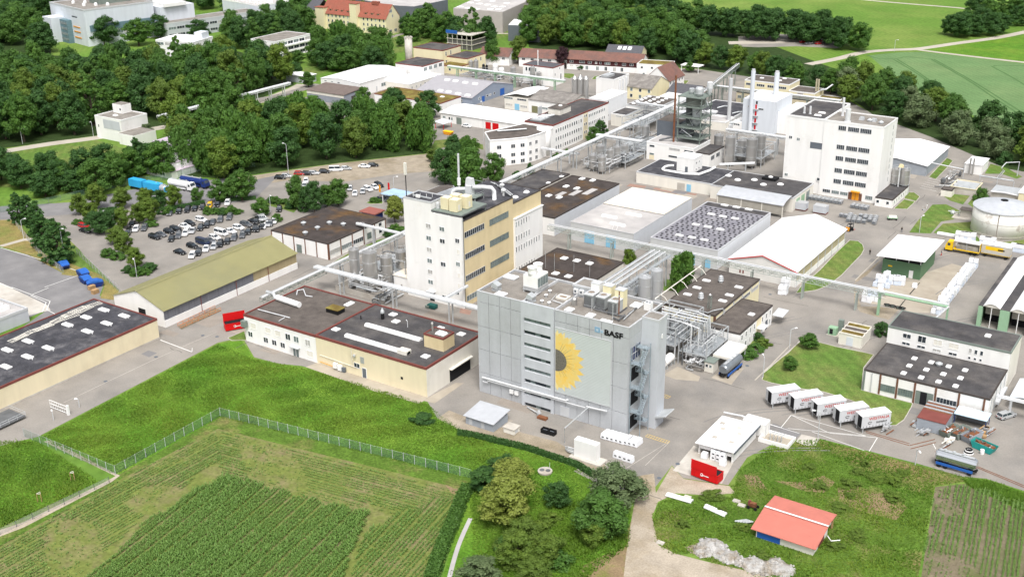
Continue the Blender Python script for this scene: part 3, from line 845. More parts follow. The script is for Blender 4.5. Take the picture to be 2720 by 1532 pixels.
t.a('parapet_wall',RG(GX0+0.02,GX1-0.02,GY0+0.25,GY1-0.02,0.25,GH-0.35,GH+0.2),CONC)
# lift tower on the right flank
t.a('lift_tower',BX(-98.1,-94.3,193.2,197.0,0,24.5),CONC2)
t.a('roof',BX(-97.9,-94.5,193.4,196.8,24.51,24.55),ROOFG)
t.a('parapet',RG(-98.15,-94.25,193.15,197.05,0.25,24.4,24.85),TRIMG)
panel(t,'wall_lamp','E',-94.3,194.6,195.0,20.3,21.2,TRIMW,0.12)
t.a('entrance_canopy',EX('y',193.0,197.2,[(-94.3,2.6),(-94.3,2.9),(-92.0,3.7),(-91.9,3.55)]),GALV)
# stair bay and left roof dividers
t.a('roof_upstand',BX(-123.8,-123.5,GY0,GY1,GH-0.2,GH+0.35),TRIMG)
t.a('roof_upstand',BX(-115.75,-115.45,GY0,GY1-5,GH-0.2,GH+0.35),TRIMG)
# wall door and ducts at the foot of the block
d=panel(t,'double_door','S',GY0,-114.1,-111.8,0.1,2.5,CONC2,0.08)
panel(t,'door_leaf','S',GY0-0.08,-114.0,-112.98,0.15,2.4,TRIMG,0.03,d)
panel(t,'door_leaf','S',GY0-0.08,-112.92,-111.9,0.15,2.4,TRIMG,0.03,d)
t.a('wall_pipe',TB([(-134.0,GY0-0.6,4.1),(-112.4,GY0-0.6,4.35),(-112.2,GY0-0.1,4.35)],0.22,8),PIPEW)
t.a('wall_pipe',TB([(-133.9,GY0-0.55,3.1),(-132.6,GY0-0.55,3.1),(-132.6,GY0-0.55,3.6),(-107.6,GY0-0.55,4.0)],0.12,6),PIPEW)
t.a('wall_pipe',TB([(-107.4,GY0-0.5,4.3),(-102.5,GY0-0.5,4.6)],0.17,6),PIPEW)
for x in (-126.9,-125.6):
 t.a('air_unit',BX(x,x+0.9,GY0-0.45,GY0-0.01,2.0,2.9),TRIMW)
t.a('pipe_post',TB([(-106.9,GY0-0.5,4.3),(-106.7,177.1,4.1),(-107.3,178.2,0)],0.13,6),GALV)
# outer steel stair
st=T('outer_stair','galvanised steel zigzag escape stair on the flank of the grey block','stair',(-96.6,190.6,0))
for k in range(7):
 z=2.4+k*2.75
 y=189.0 if k%2 else 191.4
 st.a('landing',BX(-98.0,-95.4,y-0.6,y+0.9,z,z+0.08),STAIRG)
 rl=MB()
 for hh in (0.55,1.05):rl.tube([(-98.0,y-0.6,z+hh),(-95.4,y-0.6,z+hh),(-95.4,y+0.9,z+hh)],0.035,4)
 for q in range(5):rl.bar((-98.0+q*0.65,y-0.6,z),(-98.0+q*0.65,y-0.6,z+1.05),0.03)
 st.a('railing',rl,STAIRG)
 if k<6:
  y2=191.4 if k%2 else 189.0
  fl=MB()
  for q in range(9):
   a=q/9
   fl.box(-97.0+0.55*(k%2),-96.1+0.55*(k%2),y+(y2-y)*a-0.14,y+(y2-y)*a+0.14,z+2.75*a,z+2.75*a+0.05)
  fl.tube([(-97.0+0.55*(k%2),y,z),(-97.0+0.55*(k%2),y2,z+2.75)],0.07,4)
  fl.tube([(-96.1+0.55*(k%2),y,z),(-96.1+0.55*(k%2),y2,z+2.75)],0.07,4)
  fl.tube([(-96.1+0.55*(k%2),y,z+1.0),(-96.1+0.55*(k%2),y2,z+3.75)],0.04,4)
  st.a('flight',fl,STAIRG)
for x,y in ((-95.45,188.5),(-95.45,192.2),(-97.9,188.5)):
 st.a('post',BX(x-0.07,x+0.07,y-0.07,y+0.07,0,19.8),STAIRG)
# banner with the printed sunflower
bn=T('sunflower_banner','pale green mesh banner printed with a yellow sunflower on the grey block','banner',(-108.7,GY0,5.5))
bn.a('cloth',BX(-115.3,-102.1,GY0-0.09,GY0-0.03,5.6,20.4),mat('banner_cloth',(0.50,0.54,0.53),var=0.03,scale=0.5,wave=('Z',0.9)))
bn.a('frame',BX(-115.45,-115.3,GY0-0.14,GY0-0.01,5.45,20.55).box(-102.1,-101.95,GY0-0.14,GY0-0.01,5.45,20.55).box(-115.3,-102.1,GY0-0.14,GY0-0.01,20.4,20.55).box(-115.3,-102.1,GY0-0.14,GY0-0.01,5.45,5.6),TRIMG)
SUNY=mat('petal_yellow',(0.75,0.57,0.19),var=0.08,scale=0.8,tint=(0.74,0.48,0.09),tscale=0.8)
SUNY2=mat('petal_pale_yellow',(0.74,0.61,0.28),var=0.08,scale=0.8)
rnd=random.Random(5)
cx,cz=-115.28,13.0
def clipx(poly,xm):
 out=[]
 for i in range(len(poly)):
  a,b=poly[i],poly[(i+1)%len(poly)]
  if a[0]>=xm:out.append(a)
  if (a[0]>=xm)!=(b[0]>=xm):
   k=(xm-a[0])/(b[0]-a[0])
   out.append((xm,a[1]+(b[1]-a[1])*k))
 return out
for lay,(n,m,yy) in enumerate(((13,SUNY2,0.100),(12,SUNY,0.104))):
 for i in range(n):
  a=rad(-86+172*(i+0.5*lay)/(n-1))
  R1=rnd.uniform(6.5,7.5)
  wd=rnd.uniform(0.95,1.25)
  pts=[(1.6,-0.5),(3.4,-wd),(5.0,-wd*0.85),(6.2,-wd*0.4),(R1,0),(6.2,wd*0.4),(5.0,wd*0.85),(3.4,wd),(1.6,0.5)]
  pl=clipx([(cx+p*cos(a)-q*sin(a),cz+p*sin(a)+q*cos(a)) for p,q in pts],cx)
  if len(pl)>2:
   y=GY0-yy-0.0007*i
   b_=MB()
   b_.quad(*[(p[0],y,p[1]) for p in pl])
   bn.a('petal',b_,m)
disc=clipx([(cx+2.75*cos(rad(q)),cz+2.55*sin(rad(q))) for q in range(-90,91,9)],cx)
bn.a('seed_disc',MB().quad(*[(p[0],GY0-0.125,p[1]) for p in disc]),mat('seed_brown',(0.15,0.14,0.115),var=0.5,scale=5))
for i in range(15):
 a=rad(-70+i*10+rnd.uniform(-3,3))
 r0,r1=2.6,rnd.uniform(3.6,5.2)
 b_=MB().quad(*[(cx+r*cos(a+s_),GY0-0.128,cz+r*0.95*sin(a+s_)) for r,s_ in ((r0,-0.012),(r1,-0.003),(r1,0.003),(r0,0.012))])
 bn.a('petal_vein',b_,MATS['seed_brown'])
# company sign
sg=T('company_sign','black company letters with a blue square emblem high on the grey block','sign',(-102.5,GY0,21.8))
lettering(sg,'BASF','S',GY0-0.02,-103.75,21.6,1.7,BLACK,0.06,1.18)
LOGOB=mat('sign_blue',(0.22,0.36,0.50),var=0.05)
LOGOL=mat('sign_pale_blue',(0.40,0.49,0.57),var=0.05)
panel(sg,'emblem','S',GY0-0.01,-105.95,-104.75,21.7,22.85,LOGOB,0.06)
panel(sg,'emblem_hole','S',GY0-0.07,-105.6,-105.1,22.0,22.5,LOGOL,0.02)
panel(sg,'emblem','S',GY0-0.01,-104.65,-103.95,21.75,22.4,LOGOL,0.06)
panel(sg,'emblem_hole','S',GY0-0.07,-104.45,-104.15,21.95,22.2,LOGOB,0.02)
# plant on the grey block's roof
Z=GH-0.2
def thing_box(name,label,cat,x0,x1,y0,y1,z0,z1,m,group=None):
 t=T(name,label,cat,((x0+x1)/2,(y0+y1)/2,z0),0,group)
 return t
# cooling tower with two fan stacks
t=T('cooling_tower','white cooling tower with two round fan stacks on the grey block roof','cooling tower',(-125.5,195.1,Z))
x,y=-125.0,194.3
t.a('casing',BX(x-2.0,x+1.6,y-0.9,y+3.4,Z+0.8,Z+4.0),WHITE)
t.a('support_frame',BX(x-2.1,x+1.7,y-1.0,y+3.5,Z+0.55,Z+0.79).box(x-2.0,x-1.7,y-0.9,y-0.6,Z,Z+0.55).box(x+1.3,x+1.6,y-0.9,y-0.6,Z,Z+0.55).box(x-2.0,x-1.7,y+3.1,y+3.4,Z,Z+0.55).box(x+1.3,x+1.6,y+3.1,y+3.4,Z,Z+0.55),GALV)
t.a('basin_band',RG(x-2.04,x+1.64,y-0.94,y+3.44,0.1,Z+0.8,Z+1.4),CARS)
for k in range(4):
 t.a('louvre',BX(x+1.58,x+1.68,y-0.7+k*1.03,y+0.15+k*1.03,Z+1.6,Z+3.6),GLASSG)
for yy in (y+0.1,y+2.4):
 t.a('fan_stack',LT(x-0.3,yy,[(1.05,Z+4.0),(0.9,Z+4.6),(1.0,Z+5.6),(1.12,Z+5.75),(1.0,Z+5.75),(0.85,Z+4.7)],18),WHITE,smooth=True)
# evaporative chillers: three units with duct hoods
cg='duct-hooded cooling units on the grey block roof'
for i,(px,py) in enumerate(((-110.7,193.5),(-107.9,193.6),(-104.7,192.9),)):
 lab=('grey louvred cooling unit with a white duct hood, left of three on the grey roof','grey louvred cooling unit with cream duct hood, middle of three on the grey roof','grey louvred cooling unit with cream duct hood, right of three on the grey roof')[i]
 t=T('cooling_unit',lab,'cooling unit',(px,py,Z),0,cg)
 t.a('skid',BX(px-1.1,px+1.1,py-0.4,py+4.2,Z,Z+0.35),PIPED)
 t.a('casing',BX(px-1.05,px+1.05,py-0.3,py+2.3,Z+0.4,Z+2.8),GALV)
 for k in range(8):
  t.a('louvre',BX(px-1.0+k*0.26,px-0.84+k*0.26,py-0.4,py-0.28,Z+0.6,Z+2.6),PIPED)
 t.a('top_plate',BX(px-1.15,px+1.15,py-0.4,py+2.4,Z+2.82,Z+2.95),TRIMG)
 t.a('fan_ring',LT(px,py+1.0,[(0.85,Z+2.95),(0.85,Z+3.15),(0.7,Z+3.15),(0.7,Z+2.99)],16),TRIMG)
 t.a('fan',CY(px,py+1.0,Z+2.96,Z+3.02,0.68,14),mat('fan_brown',(0.24,0.19,0.15)) if 'fan_brown' not in MATS else MATS['fan_brown'])
 t.a('duct_hood',BX(px-1.0,px+1.0,py+2.45,py+4.3,Z+0.4,Z+4.4),TRIMW if i==0 else PALEY)
 t.a('hood_roof',BX(px-1.05,px+1.05,py+2.4,py+4.35,Z+4.41,Z+4.5),TRIMG)
# penthouse
t=T('roof_penthouse','low grey plant room with flat roof and two air units on the grey block','roof room',(-118.5,197.7,Z))
x0,y0=-121.0,196.2
x1,y1=-115.3,198.5
xa,xb,ya,yb=-116.8,-109.2,197.3,201.8
t.a('wall',BX(xa,xb,ya,yb,Z,Z+2.3),CONC2)
t.a('roof',BX(xa+0.2,xb-0.2,ya+0.2,yb-0.2,Z+2.31,Z+2.36),ROOFG)
t.a('parapet',RG(xa-0.15,xb+0.15,ya-0.15,yb+0.15,0.5,Z+2.2,Z+2.6),TRIMG)
t.a('skylight',BX(xa+4,xa+5.4,ya+1.6,ya+2.8,Z+2.37,Z+2.7,0.15),TRIMW)
for k in range(2):
 u=t.a('air_unit',BX(xa+0.4+k*1.4,xa+1.3+k*1.4,ya-0.5,ya-0.05,Z+0.8,Z+1.8),TRIMW)
 t.a('fan_grille',LT(xa+0.75+k*1.4,ya-0.51,[(0.01,Z+1.3),(0.01,Z+1.3)],4).box(xa+0.55+k*1.4,xa+1.05+k*1.4,ya-0.53,ya-0.505,Z+1.05,Z+1.55),DGREY,u)
# assorted roof fittings, each lifted on its own
def fitting(name,label,cat,x,y,mbs):
 t=T(name,label,cat,(x,y,Z))
 for nm,mb,m in mbs:t.a(nm,mb,m)
 return t
def rbox(x,y,w,l,h,top=0.0):return BX(x-w/2,x+w/2,y-l/2,y+l/2,Z+0.05,Z+h,top)
for px,py,w,l,lab in ((-133.7,198.5,3.2,2.0,'large white roof hatch at the rear left of the grey block roof'),(-130.0,189.1,2.3,2.0,'white roof hatch near the front left edge of the grey block roof'),
       (-113.2,189.7,1.6,1.7,'white roof hatch behind the stair bay top of the grey block'),(-108.0,189.5,1.6,1.7,'white roof hatch in front of the cooling units on the grey block'),
       (-104.5,188.6,1.2,1.0,'left of two small pale hatches at the front edge above the company letters'),(-103.2,188.6,1.2,1.0,'right of two small pale hatches at the front edge above the company letters'),
       (-102.5,199.1,2.0,2.4,'flat white cover at the right rear of the grey block roof')):
 fitting('roof_hatch',lab,'roof hatch',px,py,(('curb',rbox(px,py,w,l,0.3),TRIMG),('lid',BX(px-w/2-0.05,px+w/2+0.05,py-l/2-0.05,py+l/2+0.05,Z+0.31,Z+0.5,0.12),TRIMW)))
px,py=-117.7,194.7
fitting('vent_cowl_frame','square pale frame around a brown opening on the grey block roof','roof vent',px,py,(('rim',RG(px-1.3,px+1.3,py-1.0,py+1.0,0.4,Z+0.05,Z+0.5),OFFW),('opening',rbox(px,py,1.8,1.2,0.3),MATS['fan_brown'])))
px,py=-113.8,192.7
fitting('steel_vessel','small upright steel vessel beside the stair bay on the grey roof','vessel',px,py,(('shell',LT(px,py,[(0.55,Z),(0.6,Z+1.5),(0.3,Z+1.9)],12),STEEL),))
for (px,py),lab in zip(((-132.3,190.9),(-122.5,189.5),),('silver angled exhaust cowl near the left edge of the grey roof','silver exhaust cowl with a bent duct at the head of the window bay')):
 fitting('exhaust_cowl',lab,'exhaust',px,py,(('base',rbox(px,py,1.6,1.6,0.4),GALV),('hood',EX('y',py-0.8,py+0.8,[(px-1.0,Z+0.9),(px-0.4,Z+2.0),(px+0.9,Z+1.4),(px+0.6,Z+0.45)]),GALV)))
px,py=-99.6,198.8
fitting('air_handler','white twin fan air unit at the right edge of the grey roof','air unit',px,py,(('casing',rbox(px,py,1.5,1.2,1.7),TRIMW),('fan_grille',CY(px-0.35,py,Z+1.7,Z+1.75,0.3,10).cyl(px+0.35,py,Z+1.7,Z+1.75,0.3,10),DGREY)))
for (px,py),hh,lab in zip(((-103.2,192.7),(-102.8,189.4),(-109.3,192.2),),(5.5,4.0,2.8),('tall brown exhaust stack at the right of the cooling units','thin pale mast at the front edge of the grey roof','short pale mast in front of the cooling units')):
 fitting('roof_mast',lab,'mast',px,py,(('pole',CY(px,py,Z,Z+hh,0.13 if hh>5 else 0.06,8),RUST if hh>5 else TRIMG),('collar',CY(px,py,Z+hh*0.8,Z+hh*0.84,0.22 if hh>5 else 0.1,8),GALV)))
# pipe runs over the roof
t=T('roof_pipework','grey pipes and valves around the cooling units on the grey roof','pipework',(-103.8,191.3,Z))
for pl,r in (([(-109.0,192.4),(-104.2,192.1),(-101.3,192.4)],0.16),([(-101.1,190.9),(-101.7,196.9),(-102.0,201.1)],0.14),([(-109.2,192.8),(-109.6,195.3)],0.12),([(-103.4,190.6),(-101.8,190.0),(-102.0,193.0)],0.2),([(-101.6,193.7),(-101.7,197.4)],0.18)):
 t.a('pipe',TB([(p[0],p[1],Z+0.45) for p in pl],r,6),PIPED if r>0.15 else GALV)
t=T('roof_pipework','thin pale pipes across the left half of the grey roof','pipework',(-121.8,195.7,Z))
for pl,r in (([(-124.0,197.8),(-123.2,193.6),(-123.6,189.4)],0.1),([(-118.6,191.9),(-115.8,191.4),(-116.0,193.5)],0.12),([(-118.5,189.7),(-119.7,195.2)],0.06)):
 t.a('pipe',TB([(p[0],p[1],Z+0.35) for p in pl],r,6),PIPEW)
vents_t=None
for (px,py),lab in zip(((-120.3,190.3),(-118.5,190.3),(-121.8,195.9),(-121.2,193.4),),('left of two low mushroom vents in front of the pale frame','right of two low mushroom vents in front of the pale frame','round white vent behind the pale pipes','small round vent beside the exhaust cowl')):
 fitting('roof_vent',lab,'roof vent',px,py,(('pipe',CY(px,py,Z,Z+0.5,0.22,10),GALV),('cap',LT(px,py,[(0.42,Z+0.5),(0.42,Z+0.6),(0.1,Z+0.75)],10),TRIMW)))
# low block left of the grey block
t=T('laboratory_block','low cream and white block with dark roofs and red brown fascia beside the meadow','building',(-171.5,190,0))
block(t,-176.0,-143.4,179.1,200.9,7.0,CREAM,ROOFD,TRIMR)
block(t,-199.5,-176.05,179.1,200.7,6.9,WHITE,ROOFBR,TRIMR)
t.a('side_wall',BX(-143.4,-143.34,179.15,200.9,0,6.7),OFFW)
skylights(t,[(-174.1,184.2),(-168.1,198.2),(-164.9,195.3),(-153.5,197.8),(-147.3,197.7),(-147.1,183.8)],7.0,1.7,1.5)
skylights(t,[(-181.7,197.7)],6.9,1.4,2.6)
for (xa,ya),(xb,yb),fat in (((-169.7,190.0),(-153.2,190.8),0),((-169.7,182.8),(-151.1,183.6),1)):
 t.a('long_skylight',EX('x',xa,xb,[(ya-0.7,7.1),(ya-0.6,7.6),(ya,7.8),(ya+0.6,7.6),(ya+0.7,7.1)]),TRIMW)
 if fat:t.a('skylight_box',BX(xb-2.6,xb,ya-0.9,ya+0.9,7.05,8.0),OFFW)
x,y=-147.8,187.8
sx0,sx1,sy0,sy1=x-2.9,x+2.6,y+0.2,y+4.4
u=t.a('roof_room',BX(sx0,sx1,sy0,sy1,7.0,10.2),OCHRE)
t.a('roof',BX(sx0+0.1,sx1-0.1,sy0+0.1,sy1-0.1,10.21,10.26),ROOFBR,u)
t.a('fascia',RG(sx0-0.05,sx1+0.05,sy0-0.05,sy1+0.05,0.25,10.0,10.45),TRIMR,u)
t.a('skylight',BX(sx0+2.2,sx1-0.8,sy0+1.2,sy0+3.0,10.27,10.7,0.2),TRIMW,u)
t.a('flue',LT(sx0+1.3,sy0+1.6,[(0.22,10.2),(0.22,12.4),(0.34,12.5),(0.1,12.9)],10),STEEL)
px,py=-168.8,195.1
t.a('chimney',CY(px,py,7.0,8.6,0.42,10),BLACK)
t.a('chimney_cap',LT(px,py,[(0.5,8.6),(0.5,9.1),(0.1,9.9)],10),GALV)
px,py=-173.1,192.1
t.a('vent_pipe',CY(px,py,7.0,8.0,0.14,8),BLACK)
px,py=-160.6,194.4
t.a('vent_pipe',TB([(px,py,7.0),(px,py,8.7),(px-0.4,py,8.9)],0.08,6),PIPEW)
px,py=-181.5,192.4
t.a('lantern',BX(px-1.9,px+1.9,py-1.3,py+1.3,6.9,8.0),BLACK)
t.a('lantern_roof',BX(px-2.0,px+2.0,py-1.4,py+1.4,8.01,8.15),MOSSR)
xa,ya=-198.8,190.1
xb,yb=-190.7,189.5
t.a('roof_duct',TB([(xa,ya,7.8),(xb,yb,7.8)],0.75,10),TRIMW)
t.a('roof_duct',TB([(xa-0.6,ya,7.2),(xa-1.8,ya+0.6,8.2),(xa-4.2,ya+0.6,8.2)],0.45,8),GALV)
t.a('roof_pipe',TB([(-198.4,182.9,7.3),(-188.0,183.3,7.3)],0.13,6),PIPEW)
t.a('roof_pipe',TB([(-189.1,180.6,7.2),(-189.4,182.9,7.2)],0.1,6),PIPEW)
t.a('roof_pipe',TB([(-196.9,195.0,7.2),(-198.1,196.6,7.6),(-197.2,197.9,7.6),(-194.5,195.8,7.2),(-192.6,196.2,7.2)],0.14,6),PIPEW)
# windows of the white part
for px,zz,w,h in ((-196.5,4.7,1.7,1.4),(-191.6,4.7,1.8,1.4),(-188.3,4.7,1.8,1.4)):
 win(t,'S',179.1,px,zz,w,h,1,gm=OFFW)
for u,z in (((-185.0),4.6),(-182.3,4.6),(-178.6,4.6)):
 win(t,'S',179.1,u,z,1.5,1.5,2)
for u,z in ((-197.8,2.2),(-192.6,1.9),(-189.8,1.9),(-187.0,1.9)):
 win(t,'S',179.1,u,z,1.4,1.3,2)
win(t,'S',179.1,-178.2,1.8,2.0,1.5,2,gm=OFFW)
d=panel(t,'door','S',179.1,-183.6,-181.9,0.05,2.3,GLASSG,0.06)
panel(t,'door_frame','S',179.04,-182.8,-182.7,0.05,2.3,TRIMW,0.05,d)
t.a('door_canopy',BX(-184.2,-181.3,178.2,179.1,2.5,2.65),TRIMG)
# cream part
win(t,'S',179.1,-163.6,2.6,1.6,1.1,2)
d=panel(t,'door','S',179.1,-162.0,-160.9,0.05,2.4,DGREY,0.06)
panel(t,'door_frame','S',179.08,-162.15,-160.75,0.02,2.55,TRIMW,0.03,d)
panel(t,'louvre','S',179.1,-162.4,-161.3,3.6,5.2,CARS,0.08)
panel(t,'vent_opening','S',179.1,-150.7,-150.1,2.6,3.2,BLACK,0.05)
t.a('floodlight',LT(-163.9,178.7,[(0.1,4.7),(0.35,5.0),(0.35,5.4),(0.1,5.5)],8),GALV)
t.a('downpipe',CY(-164.9,178.95,2.4,6.8,0.07,6),OFFW)
t.a('wall_pipe',TB([(-174.8,178.9,2.5),(-163.5,178.9,2.1)],0.07,6),OFFW)
for k,xx in enumerate((-170.4,-169.0)):
 t.a('air_unit',BX(xx,xx+1.1,178.3,178.9,0.3+0.2*(1-k),1.6+0.2*(1-k)),TRIMW)
t.a('air_unit',BX(-167.7,-166.9,178.35,178.9,0.2,1.3),DGREY)
t.a('red_pipe',TB([(-175.0,178.8,0.8),(-171.0,178.8,0.6)],0.08,6),ORANGE)
# loading recess in the right wall
panel(t,'recess','E',-143.34,187.5,195.5,0.1,3.4,DARKIN,0.03)
t.a('recess_lintel',BX(-143.3,-142.5,187.3,195.7,3.4,3.6),OFFW)
t.a('air_cooler',BX(-199.6,-198.2,177.9,178.9,4.2,5.8),GREENST)
# yellow warehouse at the left edge
t=flat('long_warehouse','long cream warehouse with dark roof and white skylights at the left edge',-243.1,-219.1,80,168.7,5.1,CREAM,ROOFB,TRIMR,par=0.3)
t.a('plinth',BX(-219.1,-219.04,80,168.7,0,0.35),CONCF)
skylights(t,[(-234.9,165.3),(-227.4,165.5),(-227.4,160.2),(-234.8,159.9),(-234.9,154.5),(-227.5,154.6),(-234.8,143.4),(-227.5,143.6),(-234.7,137.8),(-227.5,138.1),(-227.1,132.2)],5.1,2.9,1.4)
pts=[(-233.0,165.2),(-225.7,165.4),(-225.5,160.0),(-233.0,154.5),(-225.5,154.5),(-232.9,143.3),(-225.4,143.5),(-232.9,137.7),(-225.4,137.9)]
vents(t,pts,5.1,0.22,0.5,TRIMW)
# loose frames lying on that roof
fr_=BX(-2.4,2.4,-0.9,-0.8,0,0.1).box(-2.4,2.4,0.8,0.9,0,0.1)
for k in range(9):fr_.box(-2.3+k*0.56,-2.2+k*0.56,-0.8,0.8,0.02,0.1)
frm=fr_.mesh('roof_ladder',OFFW)
LF=[]
for k,(px,py) in enumerate(((-240.0,165.8),(-239.1,162.7),(-240.6,161.8),(-239.8,159.3),(-238.6,157.9),(-239.4,155.6),(-239.0,153.0),(-238.4,150.3),(-238.8,149.0),(-238.4,144.5),(-238.4,143.2),)):
 o=bpy.data.objects.new('roof_ladder',frm)
 COL.objects.link(o)
 o.location=(px,py,5.24+0.12*(k%2))
 o.rotation_euler=(0,0,rad(90+(k*37%21)-10))
 props(o,'loose pale ladder lying on the dark warehouse roof by its far edge','ladder','loose pale frames on the warehouse roof')
# olive-roofed hall
t=gable('olive_hall','long hall with an olive green pitched roof and white plinth wall',-241.9,-222.9,173.8,222.0,4.7,8.0,'y',WHITE,ROOFOL,over=0.5)
t.a('side_cladding',BX(-222.9,-222.84,173.9,205.0,1.9,4.55),mat('weathered_grey_board',(0.16,0.165,0.185),var=0.2,scale=2,streak=True))
t.a('side_cladding',BX(-222.9,-222.84,205.0,221.9,1.9,4.55),mat('weathered_tan_board',(0.36,0.30,0.18),var=0.12,scale=1,streak=True))
t.a('plinth_wall',BX(-222.9,-222.7,173.8,222.0,0,1.9),WHITE)
t.a('ridge_cap',EX('y',173.4,222.4,[(-232.9,8.1),(-232.4,8.25),(-231.9,8.1)]),ROOFOL)
for y in (186.0,198.5,210.5):t.a('downpipe',CY(-222.65,y,0.1,4.6,0.08,6),TRIMR)
panel(t,'gate_opening','S',173.8,-232.5,-229.8,1.4,3.4,DARKIN,0.03)
# mossy flat building with brown posts
t=flat('workshop_building','low white building with mossy brown roof and brown wall posts by the car park',-242.3,-219.6,231.8,258.1,5.0,WHITE,ROOFM,TRIMD,par=0.15)
for k in range(6):panel(t,'post','S',231.8,-242.3+k*4.48,-241.95+k*4.48,0,4.8,POSTB,0.1)
for k in range(6):panel(t,'post','E',-219.6,231.8+k*5.15,232.2+k*5.15,0,4.8,POSTB,0.1)
for k in range(3):win(t,'E',-219.6,234.6+k*5.15,2.0,4.3,1.2,5,fm=TRIMG,split=False)
win(t,'E',-219.6,250.0,2.0,1.8,1.8,1,gm=GLASSG,fm=GREENST)
win(t,'E',-219.6,255.2,1.9,1.4,1.3,1)
win(t,'E',-219.6,255.2,4.0,1.4,1.1,1)
d=panel(t,'door','S',231.8,-232.2,-230.2,0.1,2.6,GREENST,0.06)
panel(t,'door_pane','S',231.74,-231.9,-230.5,1.3,2.2,GLASSG,0.03,d)
for px,py in ((-237.3,240.6),(-230.8,245.0),(-226.3,246.2),(-230.8,239.7),(-230.8,234.4),):
 t.a('roof_fan',LT(px,py,[(0.55,5.0),(0.5,5.5),(0.85,5.6),(0.85,5.8),(0.3,6.1)],12),GALV)
# ochre and white tower block
TX0,TX1,TY0=-183.9,-165.5,223.5
t=T('tower_block','tall white and ochre production tower block with rooftop air ducts','building',(-174,240,0))
t.a('wall',BX(TX0,TX1+0.12,TY0,224.1,0,24.9),WHITE,label='white end wall')
t.a('wall',BX(TX0,-174.9,TY0,230.0,24.9,27.3),WHITE)
t.a('wall',BX(TX0,TX1,224.1,247.3,0,23.7),OCHRE,label='ochre long wall')
t.a('wall',BX(TX0,TX1,247.3,261.4,0,22.0),OCHRE)
t.a('white_wall',BX(TX1,TX1+0.5,247.4,261.5,0,17.6),WHITE)
t.a('ledge',BX(TX1-0.1,TX1+0.7,247.3,261.9,17.6,17.8),TRIMW)
t.a('roof',BX(TX0+0.1,TX1-0.1,224.2,247.2,23.72,23.8),ROOFB)
t.a('roof',BX(TX0+0.1,TX1-0.1,247.35,261.3,22.02,22.1),ROOFB)
t.a('roof',BX(TX0+0.2,-175.1,223.8,229.8,27.31,27.36),ROOFB)
t.a('parapet',RG(TX0-0.05,-174.85,TY0-0.05,230.05,0.25,27.2,27.6),TRIMG)
t.a('roof_edge',BX(TX1-0.15,TX1+0.08,224.1,247.3,23.65,23.92).box(TX1-0.15,TX1+0.08,247.35,261.4,21.95,22.2).box(TX0,TX1,261.2,261.45,21.9,22.25),TRIMD)
t.a('corner_pipe',CY(TX1+0.2,224.2,0,24.5,0.09,6),DGREY)
for z in (19.85,13.95,7.9):
 win(t,'E',TX1,229.25,z,8.7,1.5,10,fm=TRIMG,gm=GLASS,split=True,name='window_band')
 win(t,'E',TX1,240.6,z,8.8,1.55,10,fm=GREENST,gm=GLASSG,split=True,name='window_band')
win(t,'E',TX1,229.5,2.2,8.7,1.4,8,fm=TRIMG,split=True,name='window_band')
for z,n in ((16.0,6),(11.9,6),(8.7,10),(2.7,8)):
 for k in range(n):win(t,'E',TX1+0.5,248.0+k*1.28,z,0.42,1.5,1,fm=TRIMW)
for z in (20.9,17.6,14.4,11.3,8.2,5.3):win(t,'S',TY0,-176.0,z,1.5,1.1,2)
for z in (20.9,17.6,11.2):win(t,'S',TY0,-171.6,z,1.5,1.1,2)
for z in (18.6,12.2):win(t,'S',TY0,-166.8,z,1.2,1.1,2)
for z in (15.6,9.1,6.2):win(t,'S',TY0,-166.6,z,0.8,1.2,2,gm=OFFW)
win(t,'S',TY0,-171.6,1.9,1.4,1.1,2)
win(t,'S',TY0,-167.4,4.2,1.2,1.1,2)
panel(t,'doorway','S',TY0,-176.4,-174.9,0.05,2.6,DARKIN,0.03)
t.a('entry_canopy',BX(-177.0,-174.4,222.4,223.5,2.75,2.9),TRIMG)
t.a('low_annex',BX(-189.5,-184.0,224.5,233.0,0,4.2),WHITE)
t.a('annex_roof',BX(-189.7,-183.95,224.3,233.2,4.21,4.35),ROOFC)
# steel platform with cream units over the tower's corner
PZ=24.95
p=T('service_platform','green grey steel platform over the corner of the white tower block','platform',(-169.5,227,PZ))
p.a('deck',BX(-174.8,-165.4,223.6,235.0,PZ+0.5,PZ+0.65),GREENST)
for x in (-174.6,-171.6,-168.6,-165.7):p.a('leg',BX(x-0.1,x+0.1,223.9,224.1,PZ-0.3,PZ+0.5),GALV)
for x in (-174.6,-165.7):p.a('leg',BX(x-0.1,x+0.1,234.5,234.7,23.7,PZ+0.5),GREENST)
p.a('edge_beam',BX(-174.9,-165.3,223.5,223.7,PZ+0.2,PZ+0.5).box(-165.5,-165.3,223.7,235.1,PZ+0.2,PZ+0.5),PIPED)
for (px,py),lab in zip(((-171.6,225.9),(-168.7,225.6),(-170.9,229.0),(-168.0,229.2)),('front left','front right','rear left','rear right')):
 u=T('rooftop_air_unit','cream box air unit, %s of four on the tower block platform'%lab,'air unit',(px,py,PZ+0.65),0,'cream air units on the tower platform')
 u.a('casing',BX(px-1.2,px+1.2,py-1.0,py+1.3,PZ+0.8,PZ+3.9),PALEY)
 u.a('base',BX(px-1.1,px+1.1,py-0.9,py+1.2,PZ+0.66,PZ+0.79),GREENST)
 u.a('top_panel',BX(px-0.9,px+0.9,py-0.7,py+1.0,PZ+3.91,PZ+3.97),OFFW)
 u.a('door',BX(px+1.2,px+1.25,py-0.3,py+0.4,PZ+1.2,PZ+2.6),OFFW)
u=T('exhaust_drum','small pale drum at the left end of the tower block platform','drum',(-174.0,225.3,PZ+0.65))
u.a('shell',LT(-174.0,225.3,[(0.5,PZ+0.66),(0.5,PZ+2.0),(0.3,PZ+2.3)],12),TRIMG)
